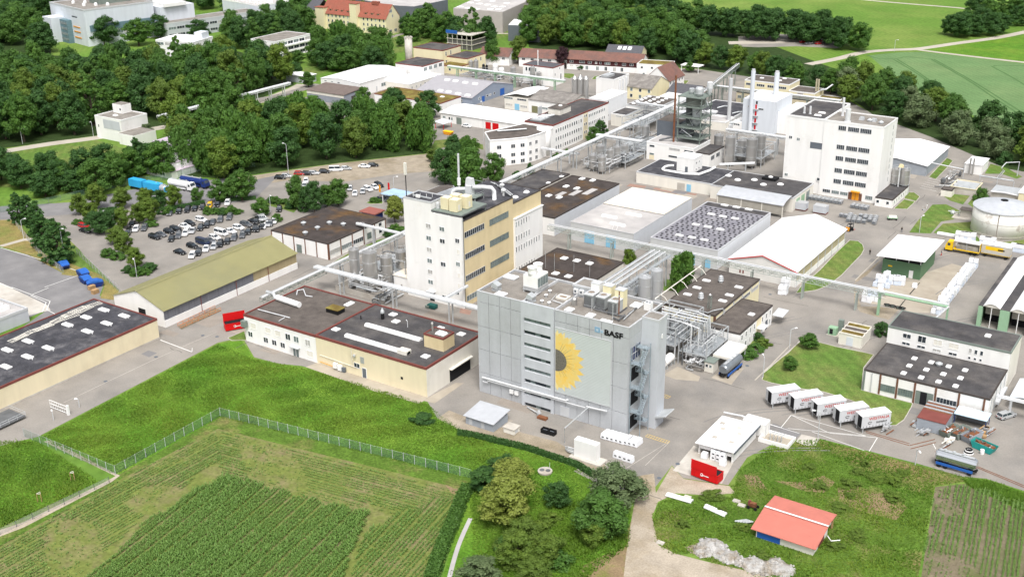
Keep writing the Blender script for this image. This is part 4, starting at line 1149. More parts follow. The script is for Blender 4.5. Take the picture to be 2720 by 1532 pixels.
# white duct fan assembly on the tower roof
u=T('duct_fan','white duct fan with bent pipes on a green platform on the tower roof','duct fan',(-175,240,23.8))
x,y=-173.7,244.3
gx,gy=-174.5,240.5
u.a('platform',BX(gx-3.2,gx+3.0,gy-2.2,gy+2.2,24.9,25.05),GREENST)
for a in (-3,2.8):
 for b in (-2,2):u.a('leg',BX(gx+a-0.08,gx+a+0.08,gy+b-0.08,gy+b+0.08,23.8,24.9),GALV)
rl=MB()
for zz in (25.6,26.1):rl.tube([(gx-3.2,gy-2.2,zz),(gx+3.0,gy-2.2,zz),(gx+3.0,gy+2.2,zz)],0.04,4)
u.a('railing',rl,GALV)
u.a('fan_casing',BX(gx-1.2,gx+0.6,gy-0.8,gy+1.0,25.06,27.6),PIPEW)
u.a('hood',BX(gx-1.4,gx+0.9,gy-0.5,gy+0.9,27.6,29.6,0.2),PIPEW)
u.a('duct',TB([(gx+0.6,gy,27.2),(gx+3.0,gy+1.5,27.2),(gx+5.0,gy+2.6,27.0),(gx+5.6,gy+2.9,26.2),(gx+5.7,gy+2.9,23.8)],0.6,10),PIPEW,smooth=True)
u.a('duct',TB([(gx-1.2,gy,26.4),(gx-3.6,gy-1.5,26.4),(gx-4.4,gy-2.0,25.8),(gx-4.5,gy-2.1,23.8)],0.55,10),PIPEW,smooth=True)
u.a('davit',TB([(gx+2.6,gy+1.8,25.0),(gx+2.6,gy+1.8,28.6),(gx+0.6,gy+0.8,29.0)],0.1,6),GREENST)
# other tower rooftop items
u=T('stair_penthouse','grey sheet-clad curved roof hut at the left rear of the tower roof','roof room',(-181,236,23.8))
u.a('wall',MB().prism([(-183.5,231.5),(-179.8,231.5),(-179.0,239.5),(-180.2,240.6),(-182.0,240.2),(-183.5,238.5)],23.8,26.6),CONC2)
u.a('roof',MB().prism([(-183.3,231.7),(-180.0,231.7),(-179.2,239.4),(-180.3,240.4),(-182.0,240.0),(-183.3,238.4)],26.61,26.66),ROOFBR)
u.a('hatch',BX(-179.7,-178.9,233.5,234.6,24.9,25.8),TRIMG)
u=T('thin_chimney','slim white steel chimney rising behind the tower block','chimney',(-184.2,248.5,0))
px,py=-184.2,248.5
u.a('flue',CY(px,py,0,33.0,0.28,10),PIPEW)
u.a('collar',CY(px,py,24.0,26.0,0.5,10),TRIMW)
u=T('radio_mast','dark mast with a white antenna box on the corner of the tower block','antenna',(-183.3,224.2,27.4))
u.a('pole',CY(-183.3,224.2,27.4,35.5,0.12,8),BLACK)
u.a('antenna',BX(-183.6,-183.0,223.9,224.5,33.4,36.6),OFFW)
u.a('bracket',MB().bar((-183.3,224.2,29.5),(-181.5,226.0,27.4),0.06),GALV)
u=T('antenna_cluster','small pale antennas and cable tray on the white tower corner','antenna',(-181.0,226.5,27.4))
for q,(a,b,hh) in enumerate(((-181.8,225.2,1.4),(-180.2,226.0,1.0),(-178.6,226.6,0.9),(-177.4,227.5,1.1))):u.a('mast',CY(a,b,27.4,27.4+hh,0.06,6),TRIMW)
u.a('cable_tray',BX(-182.5,-176.5,225.6,226.1,27.5,27.75),GALV)
u.a('dish',BX(-180.6,-179.4,224.6,225.0,27.6,28.4),TRIMW)
u=T('roof_pipework','black and grey pipe bundle on the right end of the tower roof','pipework',(-172,252,22.1))
for k in range(4):u.a('pipe',TB([(-181+k*0.5,259.5,22.4),(-174+k*0.6,256-k,22.6+0.1*k),(-169,252.5-k*0.4,22.6)],0.13,6),PIPED if k%2 else PIPEW)
for (a,b),lab in zip(((-173.5,254.0),(-170.5,250.2)),('rear','front')):
 u=T('roof_vent','white mushroom vent, %s one beside the tower roof pipe bundle'%lab,'roof vent',(a,b,22.1))
 u.a('pipe',CY(a,b,22.1,24.2,0.28,8),PIPEW)
 u.a('cap',LT(a,b,[(0.7,24.2),(0.7,24.4),(0.2,24.8)],10),PIPEW)
u=T('roof_skylight','right of two white skylight domes at the end of the tower roof','skylight',(-167.7,257.5,22.1))
u.a('dome',BX(-168.4,-167.0,256.8,258.2,22.1,22.6,0.25),TRIMW)
u=T('roof_skylight','left of two white skylight domes at the end of the tower roof','skylight',(-167.8,252.0,22.1))
u.a('dome',BX(-168.5,-167.1,251.3,252.7,22.1,22.6,0.25),TRIMW)
# halls in the middle
t=flat('old_storage_hall','white-walled hall with patchy mossy dark roof and six skylights',-192.6,-174.5,283.3,324.0,5.8,WHITE,ROOFM,TRIMD,par=0.2)
skylights(t,[(-187.5,322.0),(-183.6,322.2),(-187.7,312.0),(-183.6,311.9),(-187.4,300.7),(-183.5,300.8)],5.8,1.5,2.0)
panel(t,'cladding','E',-174.5,283.3,324.0,0.1,5.5,mat('pale_grey_sheet',(0.60,0.62,0.65),var=0.05,wave=('Y',1.2)),0.06)
for k in range(3):t.a('repair_patch',BX(-186+k*3.2,-184.2+k*3.4,302+k*3,307+k*4,5.88,5.9),ROOFLG)
t=flat('narrow_flat_annex','narrow dark flat-roofed annex behind the mossy hall',-203.5,-192.7,297.0,322.5,6.6,OFFW,ROOFD,TRIMD,par=0.25)
skylights(t,[(-193.3,318.4),(-193.3,310.0)],6.6,1.2,1.2)
t=T('twin_roof_hall','white hall with half cream half grey roof and light blue doors','building',(-158.2,303,0))
t.a('wall',BX(-168.8,-147.5,283.3,322.5,0,5.7),mat('pale_sheet_wall',(0.56,0.57,0.57),var=0.05,wave=('X',1.2)))
t.a('roof',BX(-168.7,-147.6,303.0,322.4,5.95,6.05),ROOFC)
t.a('roof',BX(-168.7,-147.6,283.4,302.95,5.72,5.8),ROOFLG)
panel(t,'cladding','E',-147.5,283.3,322.5,0.1,5.7,MATS['pale_grey_sheet'],0.05)
t.a('roof_edge',RG(-168.85,-147.4,283.2,322.6,0.12,5.6,5.85),TRIMG)
for px,py in ((-160.8,292.7),(-155.4,298.2),(-155.2,287.7),):
 t.a('long_skylight',BX(px-2.6,px+2.6,py-0.6,py+0.6,5.8,6.4,0.2),TRIMW)
for xa,xb in ((-163.9,-160.6),(-156.6,-153.3)):
 d=panel(t,'gate','S',283.3,xa,xb,0.1,3.9,BLUEDOOR,0.08)
 for k in range(4):panel(t,'gate_leaf','S',283.22,xa+0.06+k*0.81,xa+0.78+k*0.81,0.15,3.7,BLUEDOOR,0.04,d)
t.a('roof_ladder',TB([(-154.8,283.8,5.8),(-154.8,284.6,7.0),(-153.4,284.6,7.0),(-153.4,283.8,5.8)],0.06,4),TRIMW)
t=T('solar_hall','white hall with dark dotted roof and rows of white skylights','building',(-131.5,302,0))
block(t,-142.0,-121.0,283.3,322.0,5.7,MATS['pale_sheet_wall'],mat('slate_grey_membrane',(0.215,0.21,0.235),var=0.12,scale=0.4,tint=(0.27,0.265,0.285),tscale=0.2),TRIMG,par=0.15)
t.a('roof_strip',BX(-141.5,-121.5,318.3,321.6,5.79,5.82),ROOFD)
panel(t,'cladding','E',-121.0,283.3,322.0,0.1,5.5,mat('bright_sheet',(0.72,0.74,0.77),var=0.04,wave=('Y',1.2)),0.05)
dm=CY(0,0,0,0.10,0.37,10).mesh('roof_cap',BLACK)
for r in range(12):
 for c in range(20):
  if (c in (4,5,9,14) and r in (3,4,8)):continue
  t.put('roof_cap',dm,(-140.6+r*1.68+(c%2)*0.5,284.6+c*1.68,5.77))
skylights(t,[(-135.7,320.9),(-131.8,321.0),(-127.7,320.9),(-135.6,310.8),(-131.6,310.6),(-127.8,310.8),(-135.5,299.7),(-131.6,299.7),(-127.6,299.6),(-135.5,288.7),(-131.6,288.9),(-127.7,288.9)],5.75,2.2,1.0)
panel(t,'gate','S',283.3,-130.2,-127.8,0.1,3.2,BLUEDOOR,0.07)
panel(t,'door','S',283.3,-124.6,-123.0,0.1,2.6,BLUEDOOR,0.07)
t.a('roof_pipe',CY(-135.6,289.6,5.7,7.0,0.12,6),GALV)
# white tent hall
t=T('tent_hall','large white tent-roofed hall with red gable edge beside a lawn','building',(-107.3,303,0))
o1,o2=pitched(t,-117.0,-97.8,282.4,322.5,4.6,7.4,'y',mat('tent_wall',(0.70,0.69,0.66),var=0.05),ROOFW,0.5)
panel(t,'side_band','E',-97.8,282.6,322.3,1.7,4.0,mat('tan_band',(0.48,0.42,0.28),var=0.08),0.04)
panel(t,'plinth','E',-97.8,282.4,322.5,0.0,1.65,WHITE,0.12)
for k in range(8):panel(t,'post','E',-97.76,282.6+k*5.6,282.8+k*5.6,0.1,4.4,TRIMG,0.18)
t.a('gable_edge',EX('y',282.05,282.25,[(-117.4,4.5),(-107.4,7.45),(-97.3,4.5),(-97.3,4.3),(-107.4,7.2),(-117.4,4.3)]),RED)
for x in (-113.9,-113.0):panel(t,'sign_plate','S',282.4,x,x+0.4,1.0,1.9,TRIMR,0.05)
# mossy hall behind the grey block
t=flat('mossy_hall','low hall with a dark brown mossy roof and five skylights behind the grey block',-160.5,-139.3,238.0,262.0,5.6,OFFW,ROOFM,TRIMD,par=0.18)
skylights(t,[(-154.4,255.8),(-150.5,256.0),(-146.5,256.0),(-150.5,244.9),(-146.5,244.9)],5.6,1.7,1.7)
for (px,py) in ((-155.1,247.2),(-147.1,248.7),(-141.7,247.8),(-151.9,246.6),):t.a('lightning_rod',CY(px,py,5.6,10.5,0.05,5),GALV)
# beige office with brown corner posts
t=T('office_building','cream office building with brown gravel roof and low white wing','building',(-109,254,0))
block(t,-116.0,-102.2,240.0,267.7,6.5,PALEY,ROOFBR,TRIMD,par=0.15)
block(t,-102.15,-94.0,236.0,256.2,5.2,WHITE,ROOFBR,TRIMD,par=0.15)
skylights(t,[(-113.4,259.2),(-113.4,253.5),(-113.5,248.2),(-104.5,259.4),(-104.4,253.3),(-104.3,249.0)],6.5,2.0,1.0)
skylights(t,[(-96.1,247.8)],5.2,1.4,1.3)
for px,py in ((-109.9,260.4),(-109.4,247.3),):
 t.a('roof_ventilator',LT(px,py,[(0.5,6.5),(0.5,7.0),(0.75,7.1),(0.55,7.4),(0.7,7.6),(0.5,8.0),(0.6,8.2),(0.2,8.5)],12),GALV)
for k,y in enumerate((240.0,245.4,250.9,256.4,261.9,267.4)):panel(t,'post','E',-102.2,y-0.25,y+0.25,0 if k==0 else 5.2,6.3,POSTB if k==0 else TRIMG,0.14)
for x in (-116.0,-111.5,-107.0,-102.4):panel(t,'post','S',240.0,x-0.2,x+0.2,0,6.3,POSTB,0.14)
for k in range(5):win(t,'E',-102.2,242.7+k*5.48,5.0,4.2,0.8,5,fm=TRIMG)
win(t,'S',240.0,-104.7,4.4,2.4,1.2,4)
win(t,'S',240.0,-104.7,1.2,3.0,0.8,4,gm=GLASSG)
for k in range(8):
 y=237.3+k*2.5
 if k not in (4,):win(t,'E',-94.0,y,3.8,0.7,1.3,1)
 if k not in (4,6):win(t,'E',-94.0,y,1.4,0.7,1.3,1)
panel(t,'yellow_bay','E',-94.0,246.2,249.2,0.1,5.0,CREAM,0.05)
panel(t,'doorway','E',-93.95,252.0,253.4,0.1,2.5,DGREY,0.03)
t.a('entry_canopy',BX(-94.0,-92.2,246.4,249.6,2.6,2.8),TRIMW)
t.a('side_canopy',EX('x',-94.0,-91.2,[(256.4,2.4),(256.4,2.55),(260.5,3.0),(260.5,2.85)]),TRIMG)
g1=MB()
for k in range(5):
 px=-116.5+k*0.05
 y=241.5+k*5.5
 g1.tube([(-118.3,y,7.5),(-117.6,y,8.1),(-116.5,y,7.6),(-115.3,y-0.4,6.6)],0.09,5)
g1.tube([(-118.3,239.6,7.5),(-118.3,266.5,7.5)],0.14,6)
t.a('roof_edge_pipe',g1,OFFW)
t.a('roof_edge_pipe',TB([(-118.3,239.6,7.3),(-110,239.5,7.2),(-104.0,239.5,7.1),(-103.4,241.5,7.1),(-102.0,244.0,7.0),(-101.8,244.2,5.4)],0.12,6),GALV)
px,py=-105.2,243.2
tr_=MB()
for a in (-0.4,0.4):
 for b in (-0.4,0.4):tr_.bar((px+a,py+b,6.5),(px+a*0.8,py+b*0.8,10.0),0.06)
for k in range(5):
 z=6.6+k*0.7
 tr_.bar((px-0.4,py-0.4,z),(px+0.4,py-0.4,z+0.7),0.04)
 tr_.bar((px+0.4,py-0.4,z),(px+0.4,py+0.4,z+0.7),0.04)
t.a('lattice_mast',tr_,GREENST)
t.a('mast_lamp',LT(px,py,[(0.15,10.0),(0.3,10.2),(0.1,10.5)],8),TRIMW)
# right side
t=T('garage_building','white two-level garage building with dark roofs and brown posts at the right','building',(-50.2,246,0))
block(t,-63.5,-37.0,233.3,249.5,5.1,WHITE,ROOFD,TRIMD,par=0.12)
block(t,-63.6,-36.8,249.55,260.1,9.3,WHITE,ROOFD,GREENST,par=0.15)
t.a('side_wall',BX(-36.8,-36.7,249.5,260.0,0,9.0),OFFW)
skylights(t,[(-55.7,244.2),(-52.0,244.2),(-48.2,244.1),(-44.7,244.1),(-55.6,239.9),(-51.9,239.9),(-48.2,239.7),(-44.6,239.7),(-55.6,235.6),(-51.8,235.5),(-48.1,235.5),(-44.5,235.3)],5.1,1.05,1.3)
px,py=-50.2,243.7
t.a('roof_fan',LT(px,py,[(0.5,5.1),(0.5,5.5),(0.8,5.6),(0.8,5.8),(0.3,6.1)],12),GALV)
skylights(t,[(-43.1,255.6)],9.3,1.2,1.4)
for u in (-63.3,-59.8,-56.1,-52.3,-47.9,-43.1,-38.0):panel(t,'post','S',233.3,u-0.2,u+0.2,0,4.9,POSTB if u>-63 else GREENST,0.14)
for u in (-58.0,-54.2):win(t,'S',233.3,u,1.9,3.0,1.5,6,fm=GREENST,gm=GLASSG,split=True,name='window_band')
win(t,'S',233.3,-45.5,2.1,4.0,1.3,6,fm=TRIMG,split=True,name='window_band')
g_=panel(t,'gate','S',233.3,-52.0,-48.3,0.1,3.2,GREENST,0.05)
panel(t,'gate_opening','S',233.25,-51.0,-49.6,0.12,3.1,DARKIN,0.02,g_)
panel(t,'steel_plate','S',233.3,-42.4,-39.2,0.1,2.1,PIPEW,0.08)
for u,z,w,h,g2 in ((-59.2,7.9,1.7,1.0,GLASS),(-55.8,7.9,1.7,1.5,GLASS),(-52.3,7.9,1.8,1.3,OFFW),(-48.8,7.9,2.0,1.3,OFFW)):win(t,'S',249.55,u,z,w,h,2,gm=g2)
for u in (-59.2,-55.8,-52.3,-48.8):win(t,'S',249.55,u,6.0,1.7,0.55,2)
for u in (-45.2,-44.0,-42.8):
 win(t,'S',249.55,u,7.7,0.55,1.0)
 win(t,'S',249.55,u,6.0,0.45,0.5)
t.a('downpipe',CY(-61.6,233.1,0,4.8,0.1,6),TRIMG)
for k in range(4):panel(t,'downpipe','E',-37.0,235+k*4.2,235.25+k*4.2,0,4.8,GALV,0.16)
t.a('wall_duct',BX(-37.0,-36.2,240,248.5,1.0,1.6),TRIMG)
# transformer house
t=T('transformer_house','small cream hut with three moss-strip roof beside the lawn','hut',(-73.3,257.6,0))
t.a('wall',BX(-76.1,-70.5,254.1,261.1,0,2.9),OFFW)
for k in range(3):t.a('roof',BX(-75.9,-70.7,254.3+k*2.3,256.4+k*2.3,2.91,3.0),MOSSR if k!=1 else ROOFBR)
for k in range(4):t.a('roof_rib',BX(-76.2,-70.4,254.02+k*2.3,254.28+k*2.3,2.85,3.15),OFFW)
panel(t,'door','S',254.1,-74.2,-72.6,0.1,2.3,PALEB,0.05)
t=T('gas_station_skid','green valve cabinet beside the moss-roofed hut','cabinet',(-79.2,259.2,0))
px,py=-79.0,258.6
t.a('cabinet',BX(px-1.0,px+1.0,py-0.8,py+0.8,0.1,2.0),MINT)
t.a('tower',BX(px+0.6,px+1.8,py+1.6,py+2.6,0.1,3.4),GREENST)
t.a('opening',BX(px-0.6,px+0.2,py-0.85,py-0.79,0.4,1.7),DARKIN)
t.a('base',BX(px-1.3,px+2.0,py-1.1,py+2.8,0,0.1),CONCF)
# green shed with white roof
t=T('green_shed','dark green sheet shed with an overhanging white roof','shed',(-76,312,0))
t.a('wall',BX(-81.4,-71.0,305.2,319.6,0,4.3),GREENP)
t.a('opening_band',BX(-81.2,-71.2,305.4,319.4,4.31,5.5),DARKIN)
for x in (-81.2,-77.8,-74.4,-71.2):t.a('post',BX(x-0.1,x+0.1,305.2,305.4,4.3,5.6),TRIMG)
for y in (309,314,319.4):t.a('post',BX(-71.2,-71.0,y-0.1,y+0.1,4.3,5.6),GREENST)
t.a('roof',EX('y',302.6,322.6,[(-82.6,5.6),(-82.6,5.8),(-69.6,6.5),(-69.6,6.3)]),ROOFW)
for k,y in enumerate((306.5,311.5,316.5)):t.a('roof_joint',EX('y',y,y+0.35,[(-80.5,5.94),(-80.5,5.99),(-72,6.44),(-72,6.39)]),TRIMG)
panel(t,'sign_plate','S',305.2,-79.8,-78.7,2.3,2.7,YELLOW,0.03)
panel(t,'white_door','S',305.2,-74.0,-72.9,0.1,2.3,TRIMW,0.06)
# arched halls
t=T('arched_hall','pale green open hall with white barrel roofs at the right edge','building',(-43,301,0))
def arch(x0,x1,z,rise,n=8):return [(x0+(x1-x0)*i/n,z+rise*sin(math.pi*i/n)) for i in range(n+1)]
for x0,x1 in ((-49.7,-45.7),(-43.4,-39.4),(-37.1,-33.1)):
 o=arch(x0,x1,5.7,0.9)
 t.a('barrel_roof',EX('y',282.0,321.0,o+[(p[0],p[1]-0.12) for p in reversed(o)]),ROOFW)
 t.a('gable_infill',EX('y',282.3,282.4,o+[(x1,5.5),(x0,5.5)]),OFFW)
 t.a('back_shade',BX(x0,x1,286.0,286.1,2.2,5.7),CONCF)
 t.a('centre_post',BX((x0+x1)/2-0.08,(x0+x1)/2+0.08,282.4,282.6,0,6.2),TRIMW)
 t.a('interior',BX(x0,x1,287,320.5,0.05,5.5),DARKIN)
for x0,x1 in ((-50.8,-49.7),(-45.7,-43.4),(-39.4,-37.1)):
 t.a('valley_roof',BX(x0,x1,282.1,321.0,5.5,5.66),ROOFD)
 t.a('pier',BX(x0+0.05,x1-0.05,282.0,283.2,0,5.5),MINT)
t.a('side_wall',BX(-50.7,-50.4,283.3,320.9,0,5.4),MINT)
# blue canopy and shed at the right edge
t=T('bike_canopy','light blue curved canopy at the right image edge beside the garage','canopy',(-32,247,0))
o=arch(-34.5,-28.5,2.9,0.6)
t.a('roof',EX('y',241.0,251.5,o+[(p[0],p[1]-0.1) for p in reversed(o)]),PALEB)
for x in (-34.3,-28.7):
 for y in (241.5,246.2,251.0):t.a('post',BX(x-0.06,x+0.06,y-0.06,y+0.06,0,3.0),GALV)
# grey metal hall, small white plant room, low tank area
t=T('metal_hall','grey blue sheet metal hall with a white roof behind the white tower','building',(-105,418,0))
o=[(-118,3.6),(-107,4.9),(-96.2,3.6)]
t.a('wall',BX(-118,-96.3,403.3,432.4,0,3.6),GREYSH)
t.a('roof',EX('y',402.9,432.8,[(-118.4,3.62),(-118.4,3.75),(-107,5.2),(-95.9,3.75),(-95.9,3.62),(-107,5.05)]),ROOFW)
t.a('gable',EX('y',403.28,403.5,[(-118,3.6),(-107,4.95),(-96.3,3.6)]),GREYSH)
for px,py in ((-106.4,415.3),(-106.5,426.4),(-110.9,425.4),):t.a('skylight',BX(px-1.2,px+1.2,py-0.4,py+0.4,4.5,5.3),TRIMW)
t=T('scrubber_room','white plant room with two silver stacks by the road at right','building',(-83.2,419,0))
t.a('wall',BX(-86.0,-80.3,414.2,424.5,0,3.4),WHITE)
t.a('roof',BX(-86.2,-80.1,414.0,424.7,3.41,3.6),ROOFW)
for x in (-84.0,-82.9):t.a('stack',CY(x,412.9,0,6.0,0.3,10),STEEL)
t=flat('valve_hut','small cream hut with dark flat roof on the lawn by the treatment basins',-86.0,-82.6,383.5,387.4,2.4,OFFW,ROOFBR,TRIMD,'hut',par=0.1)
t=T('effluent_basin','low concrete effluent basin with yellow rim and grey pipes','basin',(-79.5,395,0))
t.a('basin_wall',RG(-84.5,-76.5,390.0,399.0,0.5,0,1.8),CONCF)
t.a('cover',BX(-84.0,-77.0,390.5,398.5,0.1,1.7),GALV)
t.a('rim',RG(-84.7,-76.3,389.8,399.2,0.25,1.81,1.95),PALEY)
rl=MB()
for k in range(5):rl.bar((-84.5+k*2,389.9,1.9),(-84.5+k*2,389.9,2.9),0.04)
rl.tube([(-84.5,389.9,2.9),(-76.5,389.9,2.9),(-76.5,399,2.9)],0.04,4)
t.a('railing',rl,GALV)
for k in range(4):t.a('pipe',TB([(-90+k,391+k*2,0.7),(-86,391+k*2,0.7+0.2*k),(-84,392+k*2,1.9)],0.2,6),GALV if k%2 else PIPED)
t=T('pipe_gantry','thin pale pipe on posts crossing the road behind the white tower','pipe bridge',(-88,405,0))
t.a('pipe',TB([(-96.0,403.8,5.0),(-83.6,401.2,5.0)],0.2,6),PIPEW)
for px,py in ((-96.8,409.0),(-84.8,407.7),):t.a('post',CY(px,py,0,5.0,0.14,6),GALV)
t=T('pipe_gantry','grey pipe on posts over the treatment basins at the right edge','pipe bridge',(-70,400,0))
t.a('pipe',TB([(-78.6,402.7,3.2),(-67.4,402.2,3.2)],0.25,6),GALV)
for px,py in ((-78.5,404.1),(-72.8,404.0),(-67.2,402.1),):t.a('post',CY(px,py,0,3.2,0.14,6),GALV)
t=T('gas_flare_frame','pale bent pipe frame by the trees at the right edge','pipe frame',(-70.7,418.0,0))
t.a('pipe',TB([(-74.7,413.8,0.3),(-73.2,414.3,3.0),(-73.1,409.4,5.0),(-73.0,416.1,5.2),(-69.3,419.3,5.2),(-69.5,419.7,0)],0.18,6),TRIMG)
t.a('pipe',TB([(-74.1,414.1,0.3),(-72.8,414.5,2.8)],0.14,6),TRIMG)
t=T('treatment_building','grey concrete basin house at the right image edge','building',(-66,386,0))
t.a('wall',BX(-70.5,-62.0,384.0,392.0,0,3.8),CONCF)
t.a('cover',BX(-70.8,-61.8,383.8,392.2,3.81,4.0),GALV)
t.a('pipe',TB([(-70.6,383.5,4.1),(-66,383.4,4.4),(-62,383.4,4.0)],0.25,6),PIPEW)
t=T('switch_house','cream house with a large dark opening at the right image edge','building',(-59,384,0))
t.a('wall',BX(-61.8,-52,381.5,390,0,5.6),PALEY)
t.a('roof',BX(-62.0,-51.8,381.3,390.2,5.61,5.75),ROOFW)
panel(t,'opening','S',381.5,-61.2,-58.6,0.6,2.6,DARKIN,0.03)
# effluent tank
t=T('effluent_tank','big round white tank with a conical metal roof at the right edge','tank',(-61.6,357.9,0))
t.a('shell',LT(-61.6,357.9,[(8.5,0),(8.5,7.9)],48),mat('stained_white_tank',(0.74,0.73,0.68),var=0.08,streak=True,scale=0.4,tint=(0.32,0.26,0.21),tscale=0.35,tmin=0.56,tmax=0.74),smooth=True)
t.a('roof',LT(-61.6,357.9,[(8.6,7.85),(8.6,8.0),(1.4,9.7)],48),mat('tank_roof',(0.58,0.60,0.63),rough=0.4,metal=0.3,var=0.1))
t.a('rim',LT(-61.6,357.9,[(8.55,7.6),(8.72,7.65),(8.72,7.9),(8.5,7.95)],48),TRIMG)
t.a('vent',CY(-61.6,357.9,9.65,9.85,1.1,16),BLACK)
for zz in (0.6,4.3):t.a('hoop',LT(-61.6,357.9,[(8.52,zz),(8.56,zz+0.03),(8.56,zz+0.1),(8.52,zz+0.13)],48),CONCF)
t.a('rust_streak',MB().quad(*[(-61.6+8.515*cos(rad(a)),357.9+8.515*sin(rad(a)),z) for a,z in ((-86.5,7.7),(-84.5,7.7),(-85.6,0.3),(-86.4,0.3))]),mat('rust_streak',(0.22,0.17,0.14),var=0.3))
t=T('pump_station','small grey pump shelter with pipes on the grass left of the round tank','pump station',(-73.7,367.0,0))
px,py=-73.2,364.2
t.a('roof',BX(px-2.3,px+2.2,py+0.2,py+3.6,2.5,2.65),ROOFBR)
t.a('wall',BX(px-2.0,px+2.0,py+0.8,py+3.4,0,2.5),CONCF)
for x in (-2.1,2.0):t.a('post',BX(px+x-0.06,px+x+0.06,py+0.25,py+0.37,0,2.5),GALV)
t.a('slab',BX(px-4.0,px+2.6,py-1.4,py+3.6,0.02,0.12),CONCF)
t.a('pipe',TB([(px-6,py+2.5,0.8),(px-3.4,py+2.2,0.9),(px-2.2,py+1.5,1.4)],0.2,6),GALV)
t.a('pump',LT(px-4.6,py+2.4,[(0.7,0.1),(0.8,0.6),(0.5,1.2)],10),GALV)
# big white tower at the right
t=T('white_tower','tall plain white production building with four window bands at the right','building',(-117.5,371,0))
t.a('wall',BX(-133.8,-121.0,364.6,390.0,0,25.2),WHITE)
t.a('wall',BX(-121.0,-101.4,364.3,378.5,0,25.2),WHITE)
t.a('roof',BX(-133.5,-121.3,365.0,389.6,25.21,25.27),ROOFD)
t.a('roof',BX(-120.9,-101.7,364.6,378.2,25.21,25.27),ROOFG)
t.a('parapet',RG(-133.85,-121.05,364.5,390.05,0.25,25.0,25.6),TRIMW)
t.a('parapet',RG(-121.0,-101.35,364.25,378.55,0.25,25.0,25.55),TRIMW)
for z in (23.4,17.1,13.3,9.2,5.5):
 for k,(xa,n) in enumerate(((-114.9,4),(-111.2,6),(-107.2,6))):
  win(t,'S',364.3,xa+(0 if k==0 else 0.0),z,2.4 if k==0 else 3.5,1.4,n,fm=TRIMG,gm=GLASS,name='window_band',split=True)
for k,xa in enumerate((-118.2,-115.2,-112.3)):win(t,'S',364.3,xa,1.7,2.4,1.0,4,fm=TRIMG,name='window_band')
win(t,'S',364.3,-104.0,1.6,2.2,1.2,4,fm=TRIMG,name='window_band')
for u,z in ((-132.1,18.0),(-129.4,17.7),(-132.6,5.0)):win(t,'S',364.6,u,z,1.0,0.9,2)
win(t,'S',364.3,-121.3,5.2,0.9,0.9,1)
panel(t,'big_louvre','S',364.6,-125.2,-121.2,15.3,17.4,DGREY,0.05)
g_=panel(t,'gate','S',364.3,-109.6,-107.3,0.1,2.8,ORANGE,0.1)
panel(t,'gate_bar','S',364.2,-108.5,-108.4,0.1,2.8,TRIMD,0.03,g_)
panel(t,'gate_jamb','S',364.3,-110.8,-109.65,0.1,2.6,POSTB,0.12)
panel(t,'gate_jamb','S',364.3,-107.25,-106.3,0.1,2.6,POSTB,0.12)
panel(t,'gate_canopy','S',364.3,-109.9,-107.0,2.85,3.2,ORANGE,0.9)
for k in range(9):panel(t,'slit_window','E',-101.4,374.4,374.7,5+k*2.2,6.4+k*2.2,GLASSG,0.03)
for (px,py),(r,h) in zip(((-114,366),(-118,373),(-128,370),(-130,370),),((0.85,4.2),(0.4,6.0),(0.35,2.6),(0.35,2.2))):
 t.a('roof_stack',LT(px,py,[(r*1.3,25.25),(r*1.3,25.5),(r,25.55),(r,25.3+h)],12),PIPEW)
for px,py in ((-125,369),(-125,373),):t.a('skylight',BX(px-1.2,px+1.2,py-0.5,py+0.5,25.27,25.7,0.2),TRIMW)
for px,py in ((-111,371),(-107,371),):t.a('roof_hatch',BX(px-0.7,px+0.9,py-0.9,py+0.9,25.27,26.2,0.2),GALV)
for px,py in ((-108,370),(-104,369),):t.a('roof_fan',LT(px,py,[(0.6,25.27),(0.6,25.7),(0.9,25.8),(0.3,26.3)],10),GALV)
block(t,-101.3,-95.7,362.2,380.5,2.9,WHITE,ROOFD,TRIMD,par=0.12)
for u in (-100.4,-97.2):win(t,'S',362.2,u,1.6,0.8,0.9)
for k in range(6):win(t,'E',-95.7,364.3+k*2.5,1.6,0.9,1.0)
# long low building in front of the white tower, with canopy
t=T('long_low_building','long low cream building with dark roof in front of the process tower','building',(-150,352,0))
block(t,-179.0,-150.0,344.6,362.5,4.0,OFFW,ROOFB,TRIMG,par=0.12)
block(t,-149.95,-121.6,342.0,361.0,4.6,OFFW,ROOFD,TRIMG,par=0.12)
for px,py in ((-149.0,354.2),(-144.4,351.3),(-139.7,354.2),(-135.1,350.8),(-130.4,353.9),):t.a('skylight',LT(px,py,[(1.1,4.6),(1.1,4.85),(0.7,5.1)],12),TRIMW)
px,py=-135.3,357.5
t.a('roof_box',BX(px-2.5,px+2.3,py-1.6,py+1.8,4.6,5.5),BLACK)
t.a('skylight',LT(px,py,[(0.8,5.51),(0.8,5.7),(0.4,5.9)],10),TRIMW)
panel(t,'door','S',344.6,-163.3,-160.5,0.1,2.6,CONCF,0.05)
panel(t,'door','S',344.6,-159.8,-158.2,0.1,2.6,BLUEDOOR,0.05)
for k,u in enumerate((345.5,350.0,354.5)):panel(t,'gate','E',-121.6,u,u+3.0,0.1,3.4,MINT if k<2 else GLASSG,0.06)
t=T('loading_canopy','silver arched loading canopy in front of the long low building','canopy',(-131,338,0))
prof=[(334.6,4.2),(336.5,5.0),(339.0,5.4),(341.9,5.5)]
t.a('roof',EX('x',-144.5,-121.8,prof+[(p[0],p[1]-0.15) for p in reversed(prof)]),ROOFSV)
for x in (-144.2,-136,-129,-122.1):t.a('post',BX(x-0.12,x+0.12,334.8,335.0,0,4.2),OFFW)
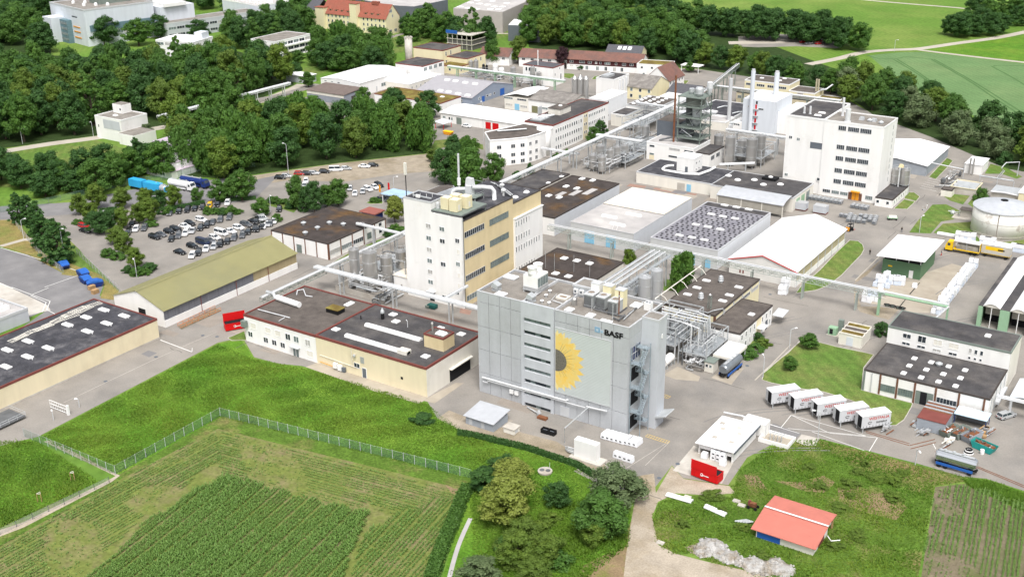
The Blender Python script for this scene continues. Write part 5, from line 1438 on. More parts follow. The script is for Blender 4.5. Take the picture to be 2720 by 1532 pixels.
t.a('back_wall',BX(-144.5,-121.8,334.9,335.0,1.0,4.0),mat('shade_curtain',(0.34,0.32,0.28),var=0.1))
# process building with steel tower
t=T('process_house','white process house with sooty lower roof beneath the steel tower','building',(-180,380,0))
block(t,-189.8,-170.8,373.0,387.0,6.4,WHITE,ROOFLG,TRIMW,par=0.2)
block(t,-165.4-3.6,-163.6,370.8,383.4,6.0,WHITE,ROOFD,TRIMD,par=0.12)
for u,z,w in ((-187.6,5.2,1.9),(-178.5,5.2,4.2),(-172.8,5.2,3.4),(-187.6,2.2,1.7),(-178.6,2.4,4.2)):win(t,'S',373.0,u,z,w,0.6,1,fm=TRIMG)
panel(t,'door','S',373.0,-188.6,-186.6,0.1,1.8,CREAM,0.04)
for u in (373.5,378.0):win(t,'E',-163.6,u,4.2,2.8,1.4,3,fm=TRIMG)
t=T('dark_penthouse','dark grey sheet-clad box above the white process house','roof room',(-187,391,0))
t.a('wall',BX(-191.6,-182.4,384.6,396.0,0,11.9),DGREY)
t.a('roof',BX(-191.5,-182.5,384.7,395.9,11.91,11.98),ROOFBR)
t.a('water_tank',CY(-184.5,392.5,11.9,14.3,2.6,18),PIPEW)
t=T('stair_tower','small white stair tower on the curved dark roof','building',(-163.5,354,0))
t.a('wall',BX(-167.6,-161.2,352.6,359.5,0,8.9),WHITE)
t.a('roof',BX(-167.5,-161.3,352.7,359.4,8.91,8.98),ROOFW)
t.a('parapet',RG(-167.65,-161.15,352.55,359.55,0.2,8.8,9.2),TRIMW)
for u,z in ((354.6,7.3),(356.8,7.3),(354.6,5.0),(356.8,5.0)):win(t,'E',-161.2,u,z,0.7,0.6)
panel(t,'door','S',352.6,-164.4,-163.4,4.1,6.0,DGREY,0.04)
cv=MB()
rim=[(-170.0+2.6*cos(rad(a)),353.0+3.4*sin(rad(a))) for a in range(100,271,20)]+[(-163.0,349.6),(-158.6,351.5),(-157.5,357.5),(-157.5,362.0)]
for i in range(len(rim)-1):cv.tube([(rim[i][0],rim[i][1],4.4),(rim[i+1][0],rim[i+1][1],4.4)],0.5,4)
t.a('curved_parapet',cv,TRIMW)
# steel tower
t=T('steel_tower','dark green open steel process tower with vessels inside','steel tower',(-175.5,383,0))
sx=(-180.2,-171.2)
sy=(378.6,387.0)
for x in sx:
 for y in sy:t.a('column',BX(x-0.18,x+0.18,y-0.18,y+0.18,6.4,24.0),GREENST)
for z in (8.2,12.0,15.8,19.8,23.4):
 t.a('deck',BX(sx[0]-0.5,sx[1]+0.5,sy[0]-0.5,sy[1]+0.5,z,z+0.2),GREENST)
 rl=MB()
 for hh in (0.6,1.1):rl.tube([(sx[0]-0.5,sy[0]-0.5,z+hh),(sx[1]+0.5,sy[0]-0.5,z+hh),(sx[1]+0.5,sy[1]+0.5,z+hh)],0.05,4)
 t.a('railing',rl,GREENST)
for k,z in enumerate((8.2,12.0,15.8,19.8)):
 z2=(12.0,15.8,19.8,23.4)[k]
 t.a('brace',MB().bar((sx[1],sy[0],z),(sx[1],sy[1],z2),0.1),GREENST)
 t.a('brace',MB().bar((sx[1],sy[1],z),(sx[1],sy[0],z2),0.1),GREENST)
 t.a('brace',MB().bar((sx[0],sy[0],z),(sx[1],sy[0],z2),0.08),GREENST)
t.a('drum',CY(-175.6,382.8,20.2,23.2,3.4,18),mat('dull_green_vessel',(0.17,0.18,0.16),var=0.2))
t.a('vessel',LT(-174.6,382.0,[(0.6,12.4),(1.5,13.6),(1.5,19.4),(0.8,19.8)],14),GALV)
t.a('vessel',LT(-177.8,383.0,[(0.6,12.4),(1.3,13.4),(1.3,18.4),(0.6,19.0)],14),PIPED)
t.a('vessel',LT(-176.4,382.0,[(0.9,8.6),(1.2,9.2),(1.2,11.4)],12),PIPED)
t.a('top_hopper',LT(-173.6,381.6,[(0.7,23.5),(1.6,24.6),(1.6,26.4),(1.2,26.9)],12),GALV)
t.a('top_hopper',LT(-177.6,383.8,[(0.6,23.5),(1.0,24.3),(1.0,25.6)],12),GALV)
t.a('cyclone',LT(-171.4,385.6,[(0.3,23.5),(1.1,26.0),(1.1,28.2),(0.6,28.4)],12),PIPEW)
rn=random.Random(3)
for k in range(16):
 z=rn.choice((9,10,13,14,16.5,17.5,20.5))
 x,y=rn.uniform(sx[0],sx[1]),rn.uniform(sy[0],sy[1])
 t.a('pipe',TB([(x,y,z),(x+rn.uniform(-3,3),y,z),(x+rn.uniform(-2,2),y+rn.uniform(-2,2),z+2.5)],0.16,6),rn.choice((PIPEW,GALV,PIPED)))
t=T('rusty_chimney','slim rusty steel chimney beside the green steel tower','chimney',(-181.4,378.4,0))
t.a('flue',LT(-181.4,378.0,[(0.38,6.4),(0.34,31.0)],10),RUST)
t.a('elbow',TB([(-181.4,378.0,8.4),(-186.5,376.5,6.7)],0.35,8),PIPED)
t=T('grey_chimney','tall light grey steel chimney left of the boiler house','chimney',(-181.6,428.5,0))
t.a('flue',CY(-181.6,428.5,0,20.5,0.75,14),TRIMG)
t.a('base',BX(-183.5,-179.7,427,430.5,0,2.0),TRIMG)
t.a('flue_duct',TB([(-181.6,428.5,2.4),(-178.4,430,2.8),(-176.5,431,2.8)],0.7,10),GALV)
# boiler house with two blue stacks
t=T('boiler_house','pale blue boiler house with rounded roof edge and red framed ladder doors','building',(-169,437,0))
t.a('wall',BX(-176.0,-162.4,428.8,446.5,0,13.1),PALEB)
t.a('roof',BX(-175.9,-162.5,428.9,446.4,13.11,13.2),ROOFW)
t.a('low_wing',BX(-162.35,-157.5,432,452,0,8.5),WHITE)
t.a('low_wing',BX(-179.8,-176.05,428.9,436,0,3.4),WHITE)
for z in (9.5,6.8,4.0,1.2):
 d=panel(t,'red_door','S',428.8,-170.8,-170.1,z,z+1.7,RED,0.1)
 t.a('landing',BX(-171.4,-169.3,427.9,428.8,z-0.15,z-0.02),GALV)
panel(t,'louvre','S',428.8,-170.6,-169.9,11.4,12.6,BLACK,0.05)
for u,z,w in ((-173.6,10.1,0.6),(-168.4,9.6,2.2)):win(t,'S',428.8,u,z,w,0.6,1)
win(t,'S',428.9,-178.2,2.2,2.4,0.6,3)
for (x,y,zt,r),lab in zip(((-172.2,428.0,24.6,0.85),(-167.0,440.0,22.2,1.0)),('pale blue chimney running up the front of the boiler house','pale blue chimney standing on the boiler house roof')):
 u=T('boiler_chimney',lab,'chimney',(x,y,0))
 u.a('flue',CY(x,y,0 if y<430 else 13.2,zt,r,16),PALEB)
 u.a('mouth',CY(x,y,zt,zt+0.7,r*0.8,14),TRIMG)
# low roofs left of the boiler house
t=flat('dark_roof_store','low building with a blue black flat roof left of the boiler house',-200.0,-181.0,432.0,456.0,4.0,WHITE,ROOFB,TRIMW,par=0.3)
t.a('roof_light',BX(-193.8,-190.0,434.2,436.8,4.08,4.7),TRIMW)
for px,py in ((-190.8,444.2),(-181.6,438.4),):t.a('roof_pipe',TB([(px-2,py-2,4.4),(px,py,4.9),(px+1.6,py+3,4.5)],0.3,6),GALV)
block(t,-194.0,-181.0,424.0,431.9,3.6,OFFW,ROOFLG,TRIMW,par=0.2)
# yellow office row at the upper right
t=T('yellow_offices','pale yellow stepped office row with brown roofs below the tree belt','building',(-175,487,0))
block(t,-197.5,-176.8,481.5,494.0,8.2,PALEY,ROOFBR,TRIMW,par=0.2)
block(t,-176.7,-165.0,481.0,492.0,5.8,PALEY,ROOFBR,TRIMW,par=0.2)
block(t,-164.9,-155.0,481.0,490.0,3.4,PALEY,MOSSR,TRIMW,par=0.2)
block(t,-197.5,-155.0,472.9,480.9,4.6,CREAM,ROOFG,TRIMD,par=0.15)
for k in range(4):win(t,'S',481.5,-195.0+k*5.0,6.6,3.6,1.0,4)
for u,w in ((-196,1.6),(-192.0,2.4),(-186.0,2.6),(-181,2.2),(-176.0,3.0),(-168.0,2.6),(-161.5,2.2)):win(t,'S',472.9,u,2.6,w,1.2,3)
win(t,'S',481.0,-171.5,5.0,2.6,0.9,1,gm=CONCF)
for x in (-165.6,-166.6):t.a('flue',CY(x,486.5,5.8,11.0,0.4,8),mat('yellow_grey_flue',(0.44,0.40,0.28)) if 'yellow_grey_flue' not in MATS else MATS['yellow_grey_flue'])
for k in range(3):t.a('roof_duct',TB([(-165.0,487+k,6.0),(-162.4,487+k,6.8),(-160.5,489+k*0.6,8.6)],0.35,6),GALV)
skylights(t,[(-192.1,487.8),(-183.5,487.2),(-183.1,491.9)],8.2,1.6,1.2)
# three-storey white office wing
t=T('white_office_wing','three-storey white office wing with rows of small windows and dark roof','building',(-230,382,0))
block(t,-236.0,-223.3,361.5,404.0,10.7,WHITE,ROOFD,TRIMR,par=0.25)
for z in (8.1,4.9,1.7):
 for k in range(12):win(t,'E',-223.3,363.7+k*1.68,z,0.8,1.35)
 for k in range(10):win(t,'E',-223.3,388.5+k*1.35,z+0.6,0.7,1.1)
 for k in range(2):win(t,'E',-223.22,384.9+k*1.2,z+1.2,0.8,1.0)
panel(t,'yellow_bay','E',-223.3,384.0,387.4,0.1,10.5,CREAM,0.06)
t.a('roof_room',BX(-234.5,-229.0,376.0,384.0,10.7,13.0),OFFW)
t.a('roof_room_top',BX(-234.7,-228.8,375.8,384.2,13.01,13.15),ROOFBR)
t.a('skylight',LT(-232.0,381,[(0.8,13.16),(0.8,13.4),(0.4,13.6)],10),TRIMW)
t.a('roof_equipment',BX(-235,-230.5,364,373,10.76,11.2),GALV)
for k in range(5):t.a('roof_duct',TB([(-234.5+k*0.8,365+k,11.4),(-233+k*0.8,371+k*0.5,11.6)],0.3,6),PIPEW)
# stacks behind
for k in range(3):t.a('vent_stack',CY(-236.4,372.0+k*1.0,10.7,14.0,0.3,8),GALV)
t=T('polygonal_wing','white faceted end wing with brown gravel roof and grouped windows','building',(-232,346,0))
poly=[(-223.35,352.0),(-228.9,340.0),(-233.6,334.6),(-241.6,343.1),(-237.0,361.0),(-228.0,361.4),(-223.35,361.4)]
poly=[(-241.6,343.1),(-233.6,334.6),(-228.9,339.6),(-224.5,345.5),(-223.4,352.0),(-223.4,361.3),(-236.2,361.3)]
t.a('wall',MB().prism(poly,0,9.7),WHITE)
cx_,cy_=-232.0,350.0
t.a('roof',MB().prism([(cx_+(p[0]-cx_)*0.97,cy_+(p[1]-cy_)*0.97) for p in poly],9.71,9.78),ROOFBR)
pr=MB()
for i in range(len(poly)):
 a,b=poly[i],poly[(i+1)%len(poly)]
 pr.tube([(a[0],a[1],9.8),(b[0],b[1],9.8)],0.22,4)
t.a('parapet',pr,TRIMW)
t.a('round_stair',LT(-225.4,358.2,[(2.6,0),(2.6,10.6)],20),WHITE,smooth=True)
for k in range(4):t.a('roof_duct',TB([(-238+k,346+k,10.2),(-233+k,350+k*1.2,10.4)],0.28,6),GALV)
def facet_win(a,b,n,zs,w=1.5):
 d=Vector((b[0]-a[0],b[1]-a[1],0))
 l=d.length
 ang=math.atan2(d.y,d.x)
 fr,pn=win_mesh(w,1.3,2,TRIMW,GLASS,False)
 for z in zs:
  for k in range(n):
   u=(k+0.5)/n
   o=t.put('window',fr,(a[0]+d.x*u,a[1]+d.y*u,z),ang)
   t.put('pane',pn,(0,0,0),0,None,o)
facet_win(poly[1],poly[2],1,(7.0,3.8,1.2))
facet_win(poly[2],poly[3],2,(7.0,3.8,1.2))
facet_win(poly[3],poly[4],2,(7.0,3.8,1.2),1.2)
facet_win(poly[0],poly[1],2,(7.0,3.8),0.9)
# halls further back
t=T('white_roof_works','long white low works building with green and red gates','building',(-268,386,0))
t.a('wall',BX(-289.0,-247.3,378.6,395.5,0,3.9),WHITE)
t.a('roof',EX('x',-289.3,-247.0,[(378.2,3.85),(378.2,4.05),(388.0,5.0),(395.9,4.2),(395.9,4.0),(388.0,4.85)]),ROOFW)
panel(t,'gate','S',378.6,-280.9,-278.3,0.1,2.9,GREENST,0.06)
for xa,xb in ((-266.2,-263.6),(-262.8,-259.8)):panel(t,'gate','S',378.6,xa,xb,0.1,2.9,RED,0.06)
for u in (-284.5,-283.2):win(t,'S',378.6,u,2.0,0.8,1.1)
win(t,'S',378.6,-287.2,2.2,1.4,0.9,2)
for px,py in ((-276.9,384.8),(-272.2,386.7),(-270.4,387.8),(-258.4,387.2),(-251.0,384.1),):t.a('roof_light',BX(px-0.9,px+0.9,py-0.25,py+0.25,4.2,4.95),OFFW)
t=T('blue_grey_hall','grey blue hall with shallow pitched roof and blue gates','building',(-309,423,0))
pitched(t,-325.0,-294.0,408.0,441.0,3.4,7.2,'x',mat('grey_blue_wall',(0.26,0.30,0.37),var=0.06),ROOFGH,0.4)
for px,py in ((-316.7,420.9),(-312.0,420.9),(-306.4,420.6),(-301.0,420.7),(-312.8,410.3),(-308.1,410.2),(-302.6,409.8),(-297.2,409.6),):
 zz=3.4+(py-408)/16.5*3.8
 t.a('skylight',BX(px-1.3,px+1.3,py-0.9,py+0.9,zz,zz+0.75,0.2),TRIMW)
panel(t,'gate','E',-294.0,430.2,433.6,0.1,3.2,BLUE,0.06)
panel(t,'gate','E',-294.0,415.8,417.8,0.1,2.6,BLUE,0.06)
for u in (413.8,420.0,422.3,425.5):win(t,'E',-294.0,u,2.2,1.3,0.8)
win(t,'S',408.0,-300.0,1.7,1.8,0.8)
t=T('white_roof_hall','hall with white half roof and grey half roof behind the offices','building',(-262,421,0))
t.a('wall',BX(-279.0,-266.6,411.5,428.0,0,5.6),OFFW)
t.a('wall',BX(-266.5,-246.0,411.3,430.0,0,5.6),WHITE)
t.a('roof',EX('y',411.1,428.4,[(-279.3,5.55),(-279.3,5.75),(-272.5,7.4),(-266.6,7.2),(-266.6,7.0),(-272.5,7.2)]),ROOFW)
t.a('roof',EX('x',-266.5,-245.7,[(411.0,5.5),(411.0,5.7),(420.5,8.0),(430.4,5.9),(430.4,5.7),(420.5,7.8)]),ROOFET)
t.a('gable',EX('x',-266.4,-246.1,[(411.4,5.6),(420.5,7.7),(429.9,5.6)]),OFFW)
for k,u in enumerate((-277,-270)):win(t,'S',411.5,u,4.9,4.6,0.6,4,fm=TRIMG)
win(t,'S',411.5,-276.6,2.0,3.6,0.9,3,gm=CONCF)
panel(t,'gate','S',411.5,-273.7,-271.3,0.1,2.8,BLUEDOOR,0.06)
win(t,'S',411.5,-269.0,2.0,3.4,0.9,4)
panel(t,'gate','S',411.3,-264.8,-261.8,0.1,3.0,mat('olive_gate',(0.20,0.20,0.11)),0.06)
win(t,'S',411.3,-258.6,2.6,3.6,0.8,4)
win(t,'S',411.3,-253.0,2.6,3.2,0.8,4)
t=T('rib_silo_group','cluster of tall ribbed grey silos behind the white office wing','silo',(-249.5,424,0))
for k,(x,y) in enumerate(((-250.5,423.0),(-248.3,424.0),(-246.2,425.2),(-249.4,426.0))):
 t.a('silo',LT(x,y,[(1.25,0),(1.25,14.0),(0.4,15.2)],16),STEEL)
# left far: white hall and grey annex
t=T('bright_white_hall','bright white hall with shallow white roof beyond the tree belt','building',(-360,414,0))
pitched(t,-372.0,-348.6,396.5,431.0,6.0,7.0,'y',WHITE,ROOFW,0.3)
for u in (-369,-365,-361):win(t,'S',396.5,u,5.2,1.3,0.35)
panel(t,'door','E',-348.6,408.2,409.0,0.1,2.6,TRIMG,0.05)
win(t,'E',-348.6,413.5,2.5,3.0,1.6,2)
t=T('ribbed_roof_annex','grey annex with brown ribbed roof in front of the bright white hall','building',(-356,387,0))
t.a('wall',BX(-366.0,-344.0,380.5,393.5,0,4.3),mat('grey_annex_wall',(0.27,0.29,0.33),var=0.08))
t.a('band',BX(-366.1,-343.9,380.4,380.5,3.0,4.2),OFFW)
t.a('roof',EX('x',-366.3,-343.7,[(380.1,4.3),(380.1,4.5),(393.6,5.4),(393.6,5.2)]),mat('brown_fibre_roof',(0.17,0.135,0.12),var=0.15,wave=('X',0.8)))
panel(t,'gate','E',-344.0,385.5,388.0,0.1,3.0,TRIMD,0.05)
t=flat('white_gabled_wing','low white wing with pale sheet roof joined to the bright hall',-348.5,-334.4,415.0,440.5,3.8,OFFW,ROOFW,TRIMW,par=0.05)
for k in range(7):win(t,'E',-334.4,417.0+k*3.3,1.8,1.0,1.1)
t=flat('clerestory_block','white block with dark grey roof and upper window row at the far works',-358.0,-341.5,434.5,451.5,7.8,WHITE,ROOFD,TRIMR,par=0.15)
for k in range(4):win(t,'E',-341.5,436.6+k*4.0,6.2,2.4,1.6,3,gm=GLASSG if k<3 else GLASS)
t=T('yellow_works_house','pale yellow works house with flat roof and round concrete tower','building',(-362,470,0))
block(t,-369.0,-350.5,462.5,478.0,9.8,PALEY,ROOFD,TRIMR,par=0.2)
for u,z in ((465.4,7.8),(469.4,7.8),(465.4,3.6)):win(t,'E',-350.5,u,z,0.8,1.9)
t.a('round_tower',LT(-370.5,460.8,[(1.9,0),(1.9,14.5)],18),CONCF,smooth=True)
for a in range(0,360,45):t.a('crenel',BX(-370.5+1.7*cos(rad(a))-0.35,-370.5+1.7*cos(rad(a))+0.35,460.8+1.7*sin(rad(a))-0.35,460.8+1.7*sin(rad(a))+0.35,14.5,15.3),CONCF)
block(t,-350.4,-338.0,466.0,482.0,6.4,PALEY,ROOFD,TRIMR,par=0.15)
for k in range(3):win(t,'E',-338.0,469.0+k*4.4,4.4,0.9,1.8)
t=flat('mossy_roof_house','pale yellow low house with mossy roof beside the silver silos',-348.5,-337.0,457.5,472.5,3.9,PALEY,MOSSR,TRIMR,par=0.15)
for k in range(5):win(t,'E',-337.0,459.4+k*2.8,2.2,0.9,1.2)
win(t,'S',457.5,-346.5,2.2,1.2,1.0)
win(t,'S',457.5,-342.5,2.2,1.2,1.0)
t=flat('moss_flat_store','low white store with a wide ochre moss roof behind the trees',-336.0,-299.0,392.0,407.0,3.8,WHITE,MOSSR,TRIMR,par=0.15)
skylights(t,[(-313.3,399.1),(-305.4,401.8)],3.8,1.8,1.4)
t=T('laboratory_cube','white cube building with slate roof and thin white pole','building',(-291,464,0))
block(t,-300.0,-283.3,458.5,468.6,8.8,WHITE,SLATE,TRIMR,par=0.2)
t.a('white_pole',CY(-292.5,460,8.8,16.0,0.22,8),TRIMW)
for k in range(4):win(t,'S',458.5,-298.0+k*1.7,6.9,0.9,1.6,1)
win(t,'S',458.5,-296.2,3.2,1.4,1.8,1,gm=CONCF)
win(t,'S',458.5,-294.0,3.8,0.8,0.9)
win(t,'E',-283.3,465.6,3.6,0.9,2.6)
win(t,'E',-283.3,460.4,5.4,0.5,1.2)
win(t,'E',-283.3,464.5,7.6,0.9,0.7)
# white process cubes
t=flat('white_cube_block','tall plain white block with dark roof equipment amid the works',-252.0,-243.0,444.2,458.0,10.2,WHITE,ROOFD,TRIMW,par=0.3)
t.a('roof_equipment',BX(-250.5,-247,446,452,10.3,11.3),GALV)
for k in range(3):t.a('wall_duct',CY(-242.6,449+k*3,0,9.5,0.5,8),PIPEW)
t=flat('white_filter_block','smooth white block with ribbed silo wall beside the office wing',-237.5,-229.5,413.6,431.5,9.0,mat('white_ribbed',(0.76,0.77,0.78),var=0.04,wave=('Y',0.9)),ROOFW,TRIMW,par=0.2)
t.a('roof_unit',BX(-236,-233,420,424,9.1,9.9),TRIMW)
for z in (2.4,8.0):win(t,'E',-229.5,415.0,z,0.9,0.9)
t=flat('pump_house','cream pump house with dark roof between the pipe racks',-225.0,-217.9,409.3,421.0,5.0,OFFW,ROOFD,TRIMW,par=0.15)
win(t,'S',409.3,-221.5,4.2,2.6,0.5,4)
win(t,'E',-217.9,414.0,1.4,6.0,1.2,5,gm=DARKIN)
t=flat('fan_roof_house','flat house with rows of round fans on its brown roof',-227.0,-213.0,426.0,446.0,4.8,WHITE,ROOFBR,TRIMG,par=0.25)
for k in range(5):
 for j in range(3):t.a('roof_fan',LT(-224.8+j*4.0,428.5+k*3.6,[(0.7,4.85),(0.7,5.2),(1.0,5.3),(0.4,5.7)],10),TRIMW)
win(t,'E',-213.0,433.0,3.2,1.4,1.2)
win(t,'E',-213.0,440.0,3.2,1.4,1.2)
t=gable('old_yellow_barn','old yellow gabled house with weathered grey roof',-242.0,-229.8,455.0,472.0,5.6,9.6,'x',PALEY,ROOFET,over=0.4)
for k in range(3):
 for z in (4.4,1.6):win(t,'S',455.0,-240.0+k*4.4,z,1.2,1.4)
t=gable('brown_gabled_house','white gabled house with steep brown tile roof',-243.0,-231.0,474.0,490.0,5.4,11.0,'y',WHITE,TILE_B,over=0.4)
for k in range(5):
 for z in (4.2,1.6):win(t,'E',-231.0,475.8+k*3.0,z,0.9,1.2)
t=gable('slate_gabled_house','small white house with dark slate roof and red fascia',-226.0,-212.0,461.5,476.5,3.2,6.2,'x',WHITE,SLATE,over=0.5)
t.a('fascia',BX(-212.0,-211.5,461,477,2.9,3.2),TRIMR)
win(t,'S',461.5,-221,1.8,2.4,1.2,2)
t=flat('white_sheet_store','bright white store with a glaring white roof amid the pipe racks',-224.0,-208.0,447.5,460.0,3.9,WHITE,ROOFW,TRIMW,par=0.08)
for k in range(3):t.a('roof_rib',BX(-223.5,-208.5,450+k*3.4,450.3+k*3.4,3.98,4.15),OFFW)
t=flat('air_cooler_bank','low grey air cooler bank under the pipe racks',-212.5,-206.0,432.0,437.0,2.6,GALV,GREENST,TRIMG,'cooler',par=0.1)
for k in range(4):win(t,'S',432.0,-211.6+k*1.6,1.4,1.2,1.2,1,fm=GALV,gm=DARKIN)
# brown row house
ROW=rad(13.3)
t=T('brown_row_house','long low row house with brown tile roof and dark upper storey','building',(-280,503,0),rz=ROW)
pitched(t,-19.5,19.0,-2.5,9.0,5.4,8.4,'x',WHITE,TILE_B,0.7)
t.a('upper_cladding',BX(-19.4,18.9,-2.56,-2.5,2.7,5.2),mat('dark_maroon_board',(0.075,0.028,0.03),var=0.15))
for k,(u,n) in enumerate(((-17,2),(-11.5,3),(-7.5,2),(-4.2,1),(-2.0,1),(1.6,3),(6.0,1),(10,2),(13.8,2),(17.3,2))):win(t,'S',-2.56,u,4.0,0.9*n,1.0,n)
for k,u in enumerate((-9.0,-3.5,0.8,5.2,9.0)):win(t,'S',-2.5,u,1.3,1.3,1.8,2)
for u in (-17,-14):win(t,'S',-2.5,u,2.0,1.6,0.5,2,gm=CONCF)
t=T('brown_row_house','shorter brown tiled row house behind the purple-leaved tree','building',(-312,494.5,0),rz=ROW)
pitched(t,-11.5,11.0,-2.5,9.0,5.2,8.2,'x',WHITE,TILE_B,0.7)
for k in range(5):win(t,'S',-2.5,-9+k*4.6,3.9,1.6,1.0,2)
t=T('brown_row_house','leftmost brown tiled row house half hidden by two round trees','building',(-336,488.5,0),rz=ROW)
pitched(t,-8.0,8.0,-2.5,8.0,5.0,8.0,'x',WHITE,TILE_B,0.7)
for k in range(3):win(t,'S',-2.5,-5+k*5,3.6,1.4,1.0,2)
t=T('moss_roof_house','white house with yellow green moss roof at the end of the brown row','building',(-252,503,0),rz=ROW)
block(t,-8.5,7.5,-5.0,6.0,6.4,WHITE,MOSSR,TRIMW,par=0.3)
for k in range(3):win(t,'S',-5.0,-6.0+k*5.0,5.0,1.0,0.9)
for k in range(3):win(t,'S',-5.0,-5.0+k*3.6,1.6,1.0,1.6)
t=T('slate_roof_house','house with slate roof and three roof windows behind the brown row','building',(-276,516,0),rz=ROW)
o1,o2=pitched(t,-9.0,9.0,-5.0,7.0,7.4,10.4,'x',PALEY,SLATE,0.6)
for k in range(4):win(t,'S',-5.0,-7.2+k*4.6,6.4,1.4,1.0,2)
for k in range(3):t.a('roof_window',EX('x',-3.6+k*2.6,-1.8+k*2.6,[(-2.6,8.85),(-2.6,9.0),(-0.2,10.1),(-0.2,9.95)]),TRIMW)
# school and institute buildings at the top
t=T('yellow_school','large pale yellow building with red tiled roof, dormers and stair tower','building',(-468,530,0))
pitched(t,-487.0,-437.5,524.5,537.0,9.6,16.8,'x',PALEY,TILE_R,0.5)
for k in range(16):
 if k in (9,):continue
 for z in (8.2,5.2,2.2):win(t,'S',524.5,-485.0+k*3.05,z,1.0,1.5)
for u,z,w in ((529,13.4,2.4),(530.6,10.4,1.0),(528,2.0,2.4),(532.8,2.0,2.4)):win(t,'E',-437.5,u,z,w,1.6,3)
t.a('stair_tower',BX(-463.5,-458.5,522.8,526.5,0,16.6),PALEY)
t.a('tower_roof',BX(-463.8,-458.2,522.5,526.8,16.61,16.9),TILE_R)
t.a('stair_tower',BX(-490.5,-484.0,522.6,527.0,0,12.6),PALEY)
t.a('tower_roof',BX(-490.8,-483.7,522.3,527.3,12.61,12.9),TILE_R)
for k in range(9):
 x=-481.0+k*4.6
 if-465<x<-457:continue
 d=t.a('dormer',BX(x-0.8,x+0.8,525.6,528.6,10.4,11.8),PALEY)
 t.a('dormer_roof',EX('x',x-1.1,x+1.1,[(525.2,11.82),(525.2,11.95),(529.4,12.9),(529.4,12.75)]),TILE_R,d)
 t.a('dormer_window',BX(x-0.5,x+0.5,525.55,525.6,10.7,11.6),GLASS,d)
t.a('chimney',BX(-452,-447,529.5,531.5,16.0,17.9),TILE_R)
t.a('annex',BX(-499.5,-490.6,524.0,537.0,0,10.5),PALEY)
t.a('annex_roof',EX('x',-499.9,-490.6,[(523.5,10.5),(523.5,10.7),(531,16.0),(537.5,10.7),(537.5,10.5),(531,15.8)]),SLATE)
# grey institute with blue-grey bands, turned against the plant grid
IA=math.atan2(-9.2,43.4)
t=T('institute_block','large grey institute block with dark green band and stair shaft at the upper left','building',(-563,414,0),rz=IA)
t.a('wall',BX(-44,0,0,42,0,20),PALEB)
t.a('roof',BX(-43.6,-0.4,0.4,41.6,20.01,20.1),ROOFG)
t.a('parapet',RG(-44.1,0.1,-0.1,42.1,0.5,19.7,20.6),TRIMG)
t.a('green_band',BX(0.0,0.4,2.0,46,8.0,11.5),mat('slate_green_band',(0.14,0.22,0.25),var=0.06))
for k in range(7):win(t,'E',0.4,8.0+k*5.4,6.4,4.6,2.2,2)
t.a('stair_shaft',BX(-38,-27,-8,0,0,14),PALEB)
t.a('stair_glazing',BX(-26.9,-18,-3,0,0,13),MATS['slate_green_band'])
for k in range(4):t.a('glazing_band',BX(-26.7,-18.2,-3.1,-3.0,1.5+k*3,2.9+k*3),GLASSG)
for z in (9.5,6.8,3.6):panel(t,'orange_shade','S',0,-16,-8,z,z+0.5,ORANGE,0.3)
panel(t,'louvre','S',0,-16.5,-10,15,15.7,GLASS,0.1)
t.a('roof_plant',BX(-26,-14,16,36,20.1,24),GREENST)
for k in range(6):t.a('roof_vent',LT(-30+k*4.5,8+(k%3)*5,[(1.0,20.1),(1.0,21.2),(0.4,21.8)],10),TRIMW)
t.a('white_plant_room',BX(-20,4,44,66,0,17),PALEB)
t.a('white_hall',BX(-12,6,46,60,17.01,19),WHITE)
t=T('institute_wing','long grey institute wing with two window bands behind the trees','building',(-541,452,0),rz=IA)
block(t,-14,0,0,62,8.8,CONC2,ROOFG,TRIMG,par=0.4)
for z in (6.0,2.2):
 for k in range(11):win(t,'E',0,3.4+k*5.4,z,4.8,1.4,3)
panel(t,'glass_stair','E',0,38,41,0.5,9.0,GLASSG,0.8)
t=T('institute_roof_plant','far white ventilation plant roofs at the top of the picture','building',(-552,520,0),rz=IA)
block(t,-20,20,0,24,11,PALEB,ROOFLG,TRIMW,par=0.5)
for k in range(6):t.a('vent_unit',BX(-17+k*6,-13+k*6,4,14,11.1,13.5),WHITE)
t=T('white_canteen','low building with white flat roof half hidden in the left wood','building',(-494,420,0),rz=rad(12))
block(t,-14,10,-2,16,8.6,WHITE,ROOFW,TRIMW,par=0.25)
for k in range(4):win(t,'S',-2,-11+k*5,7.0,4.0,1.4,2)
t.a('roof_room',BX(4,9,8,14,8.7,12),PALEB)
t=flat('terraced_offices','white terraced office with long balcony bands beside the willow',-462.0,-444.5,441.0,468.0,9.0,WHITE,ROOFG,TRIMW,par=0.3)
for z in (7.2,4.2,1.4):
 for k in range(6):win(t,'E',-444.5,443.8+k*4.4,z,3.8,1.5,2)
 t.a('balcony',BX(-444.5,-443.0,441.2,467.8,z-1.6,z-0.9),WHITE)
for z in (7.0,4.0,1.3):win(t,'S',441.0,-447.0,z,2.4,0.6,2)
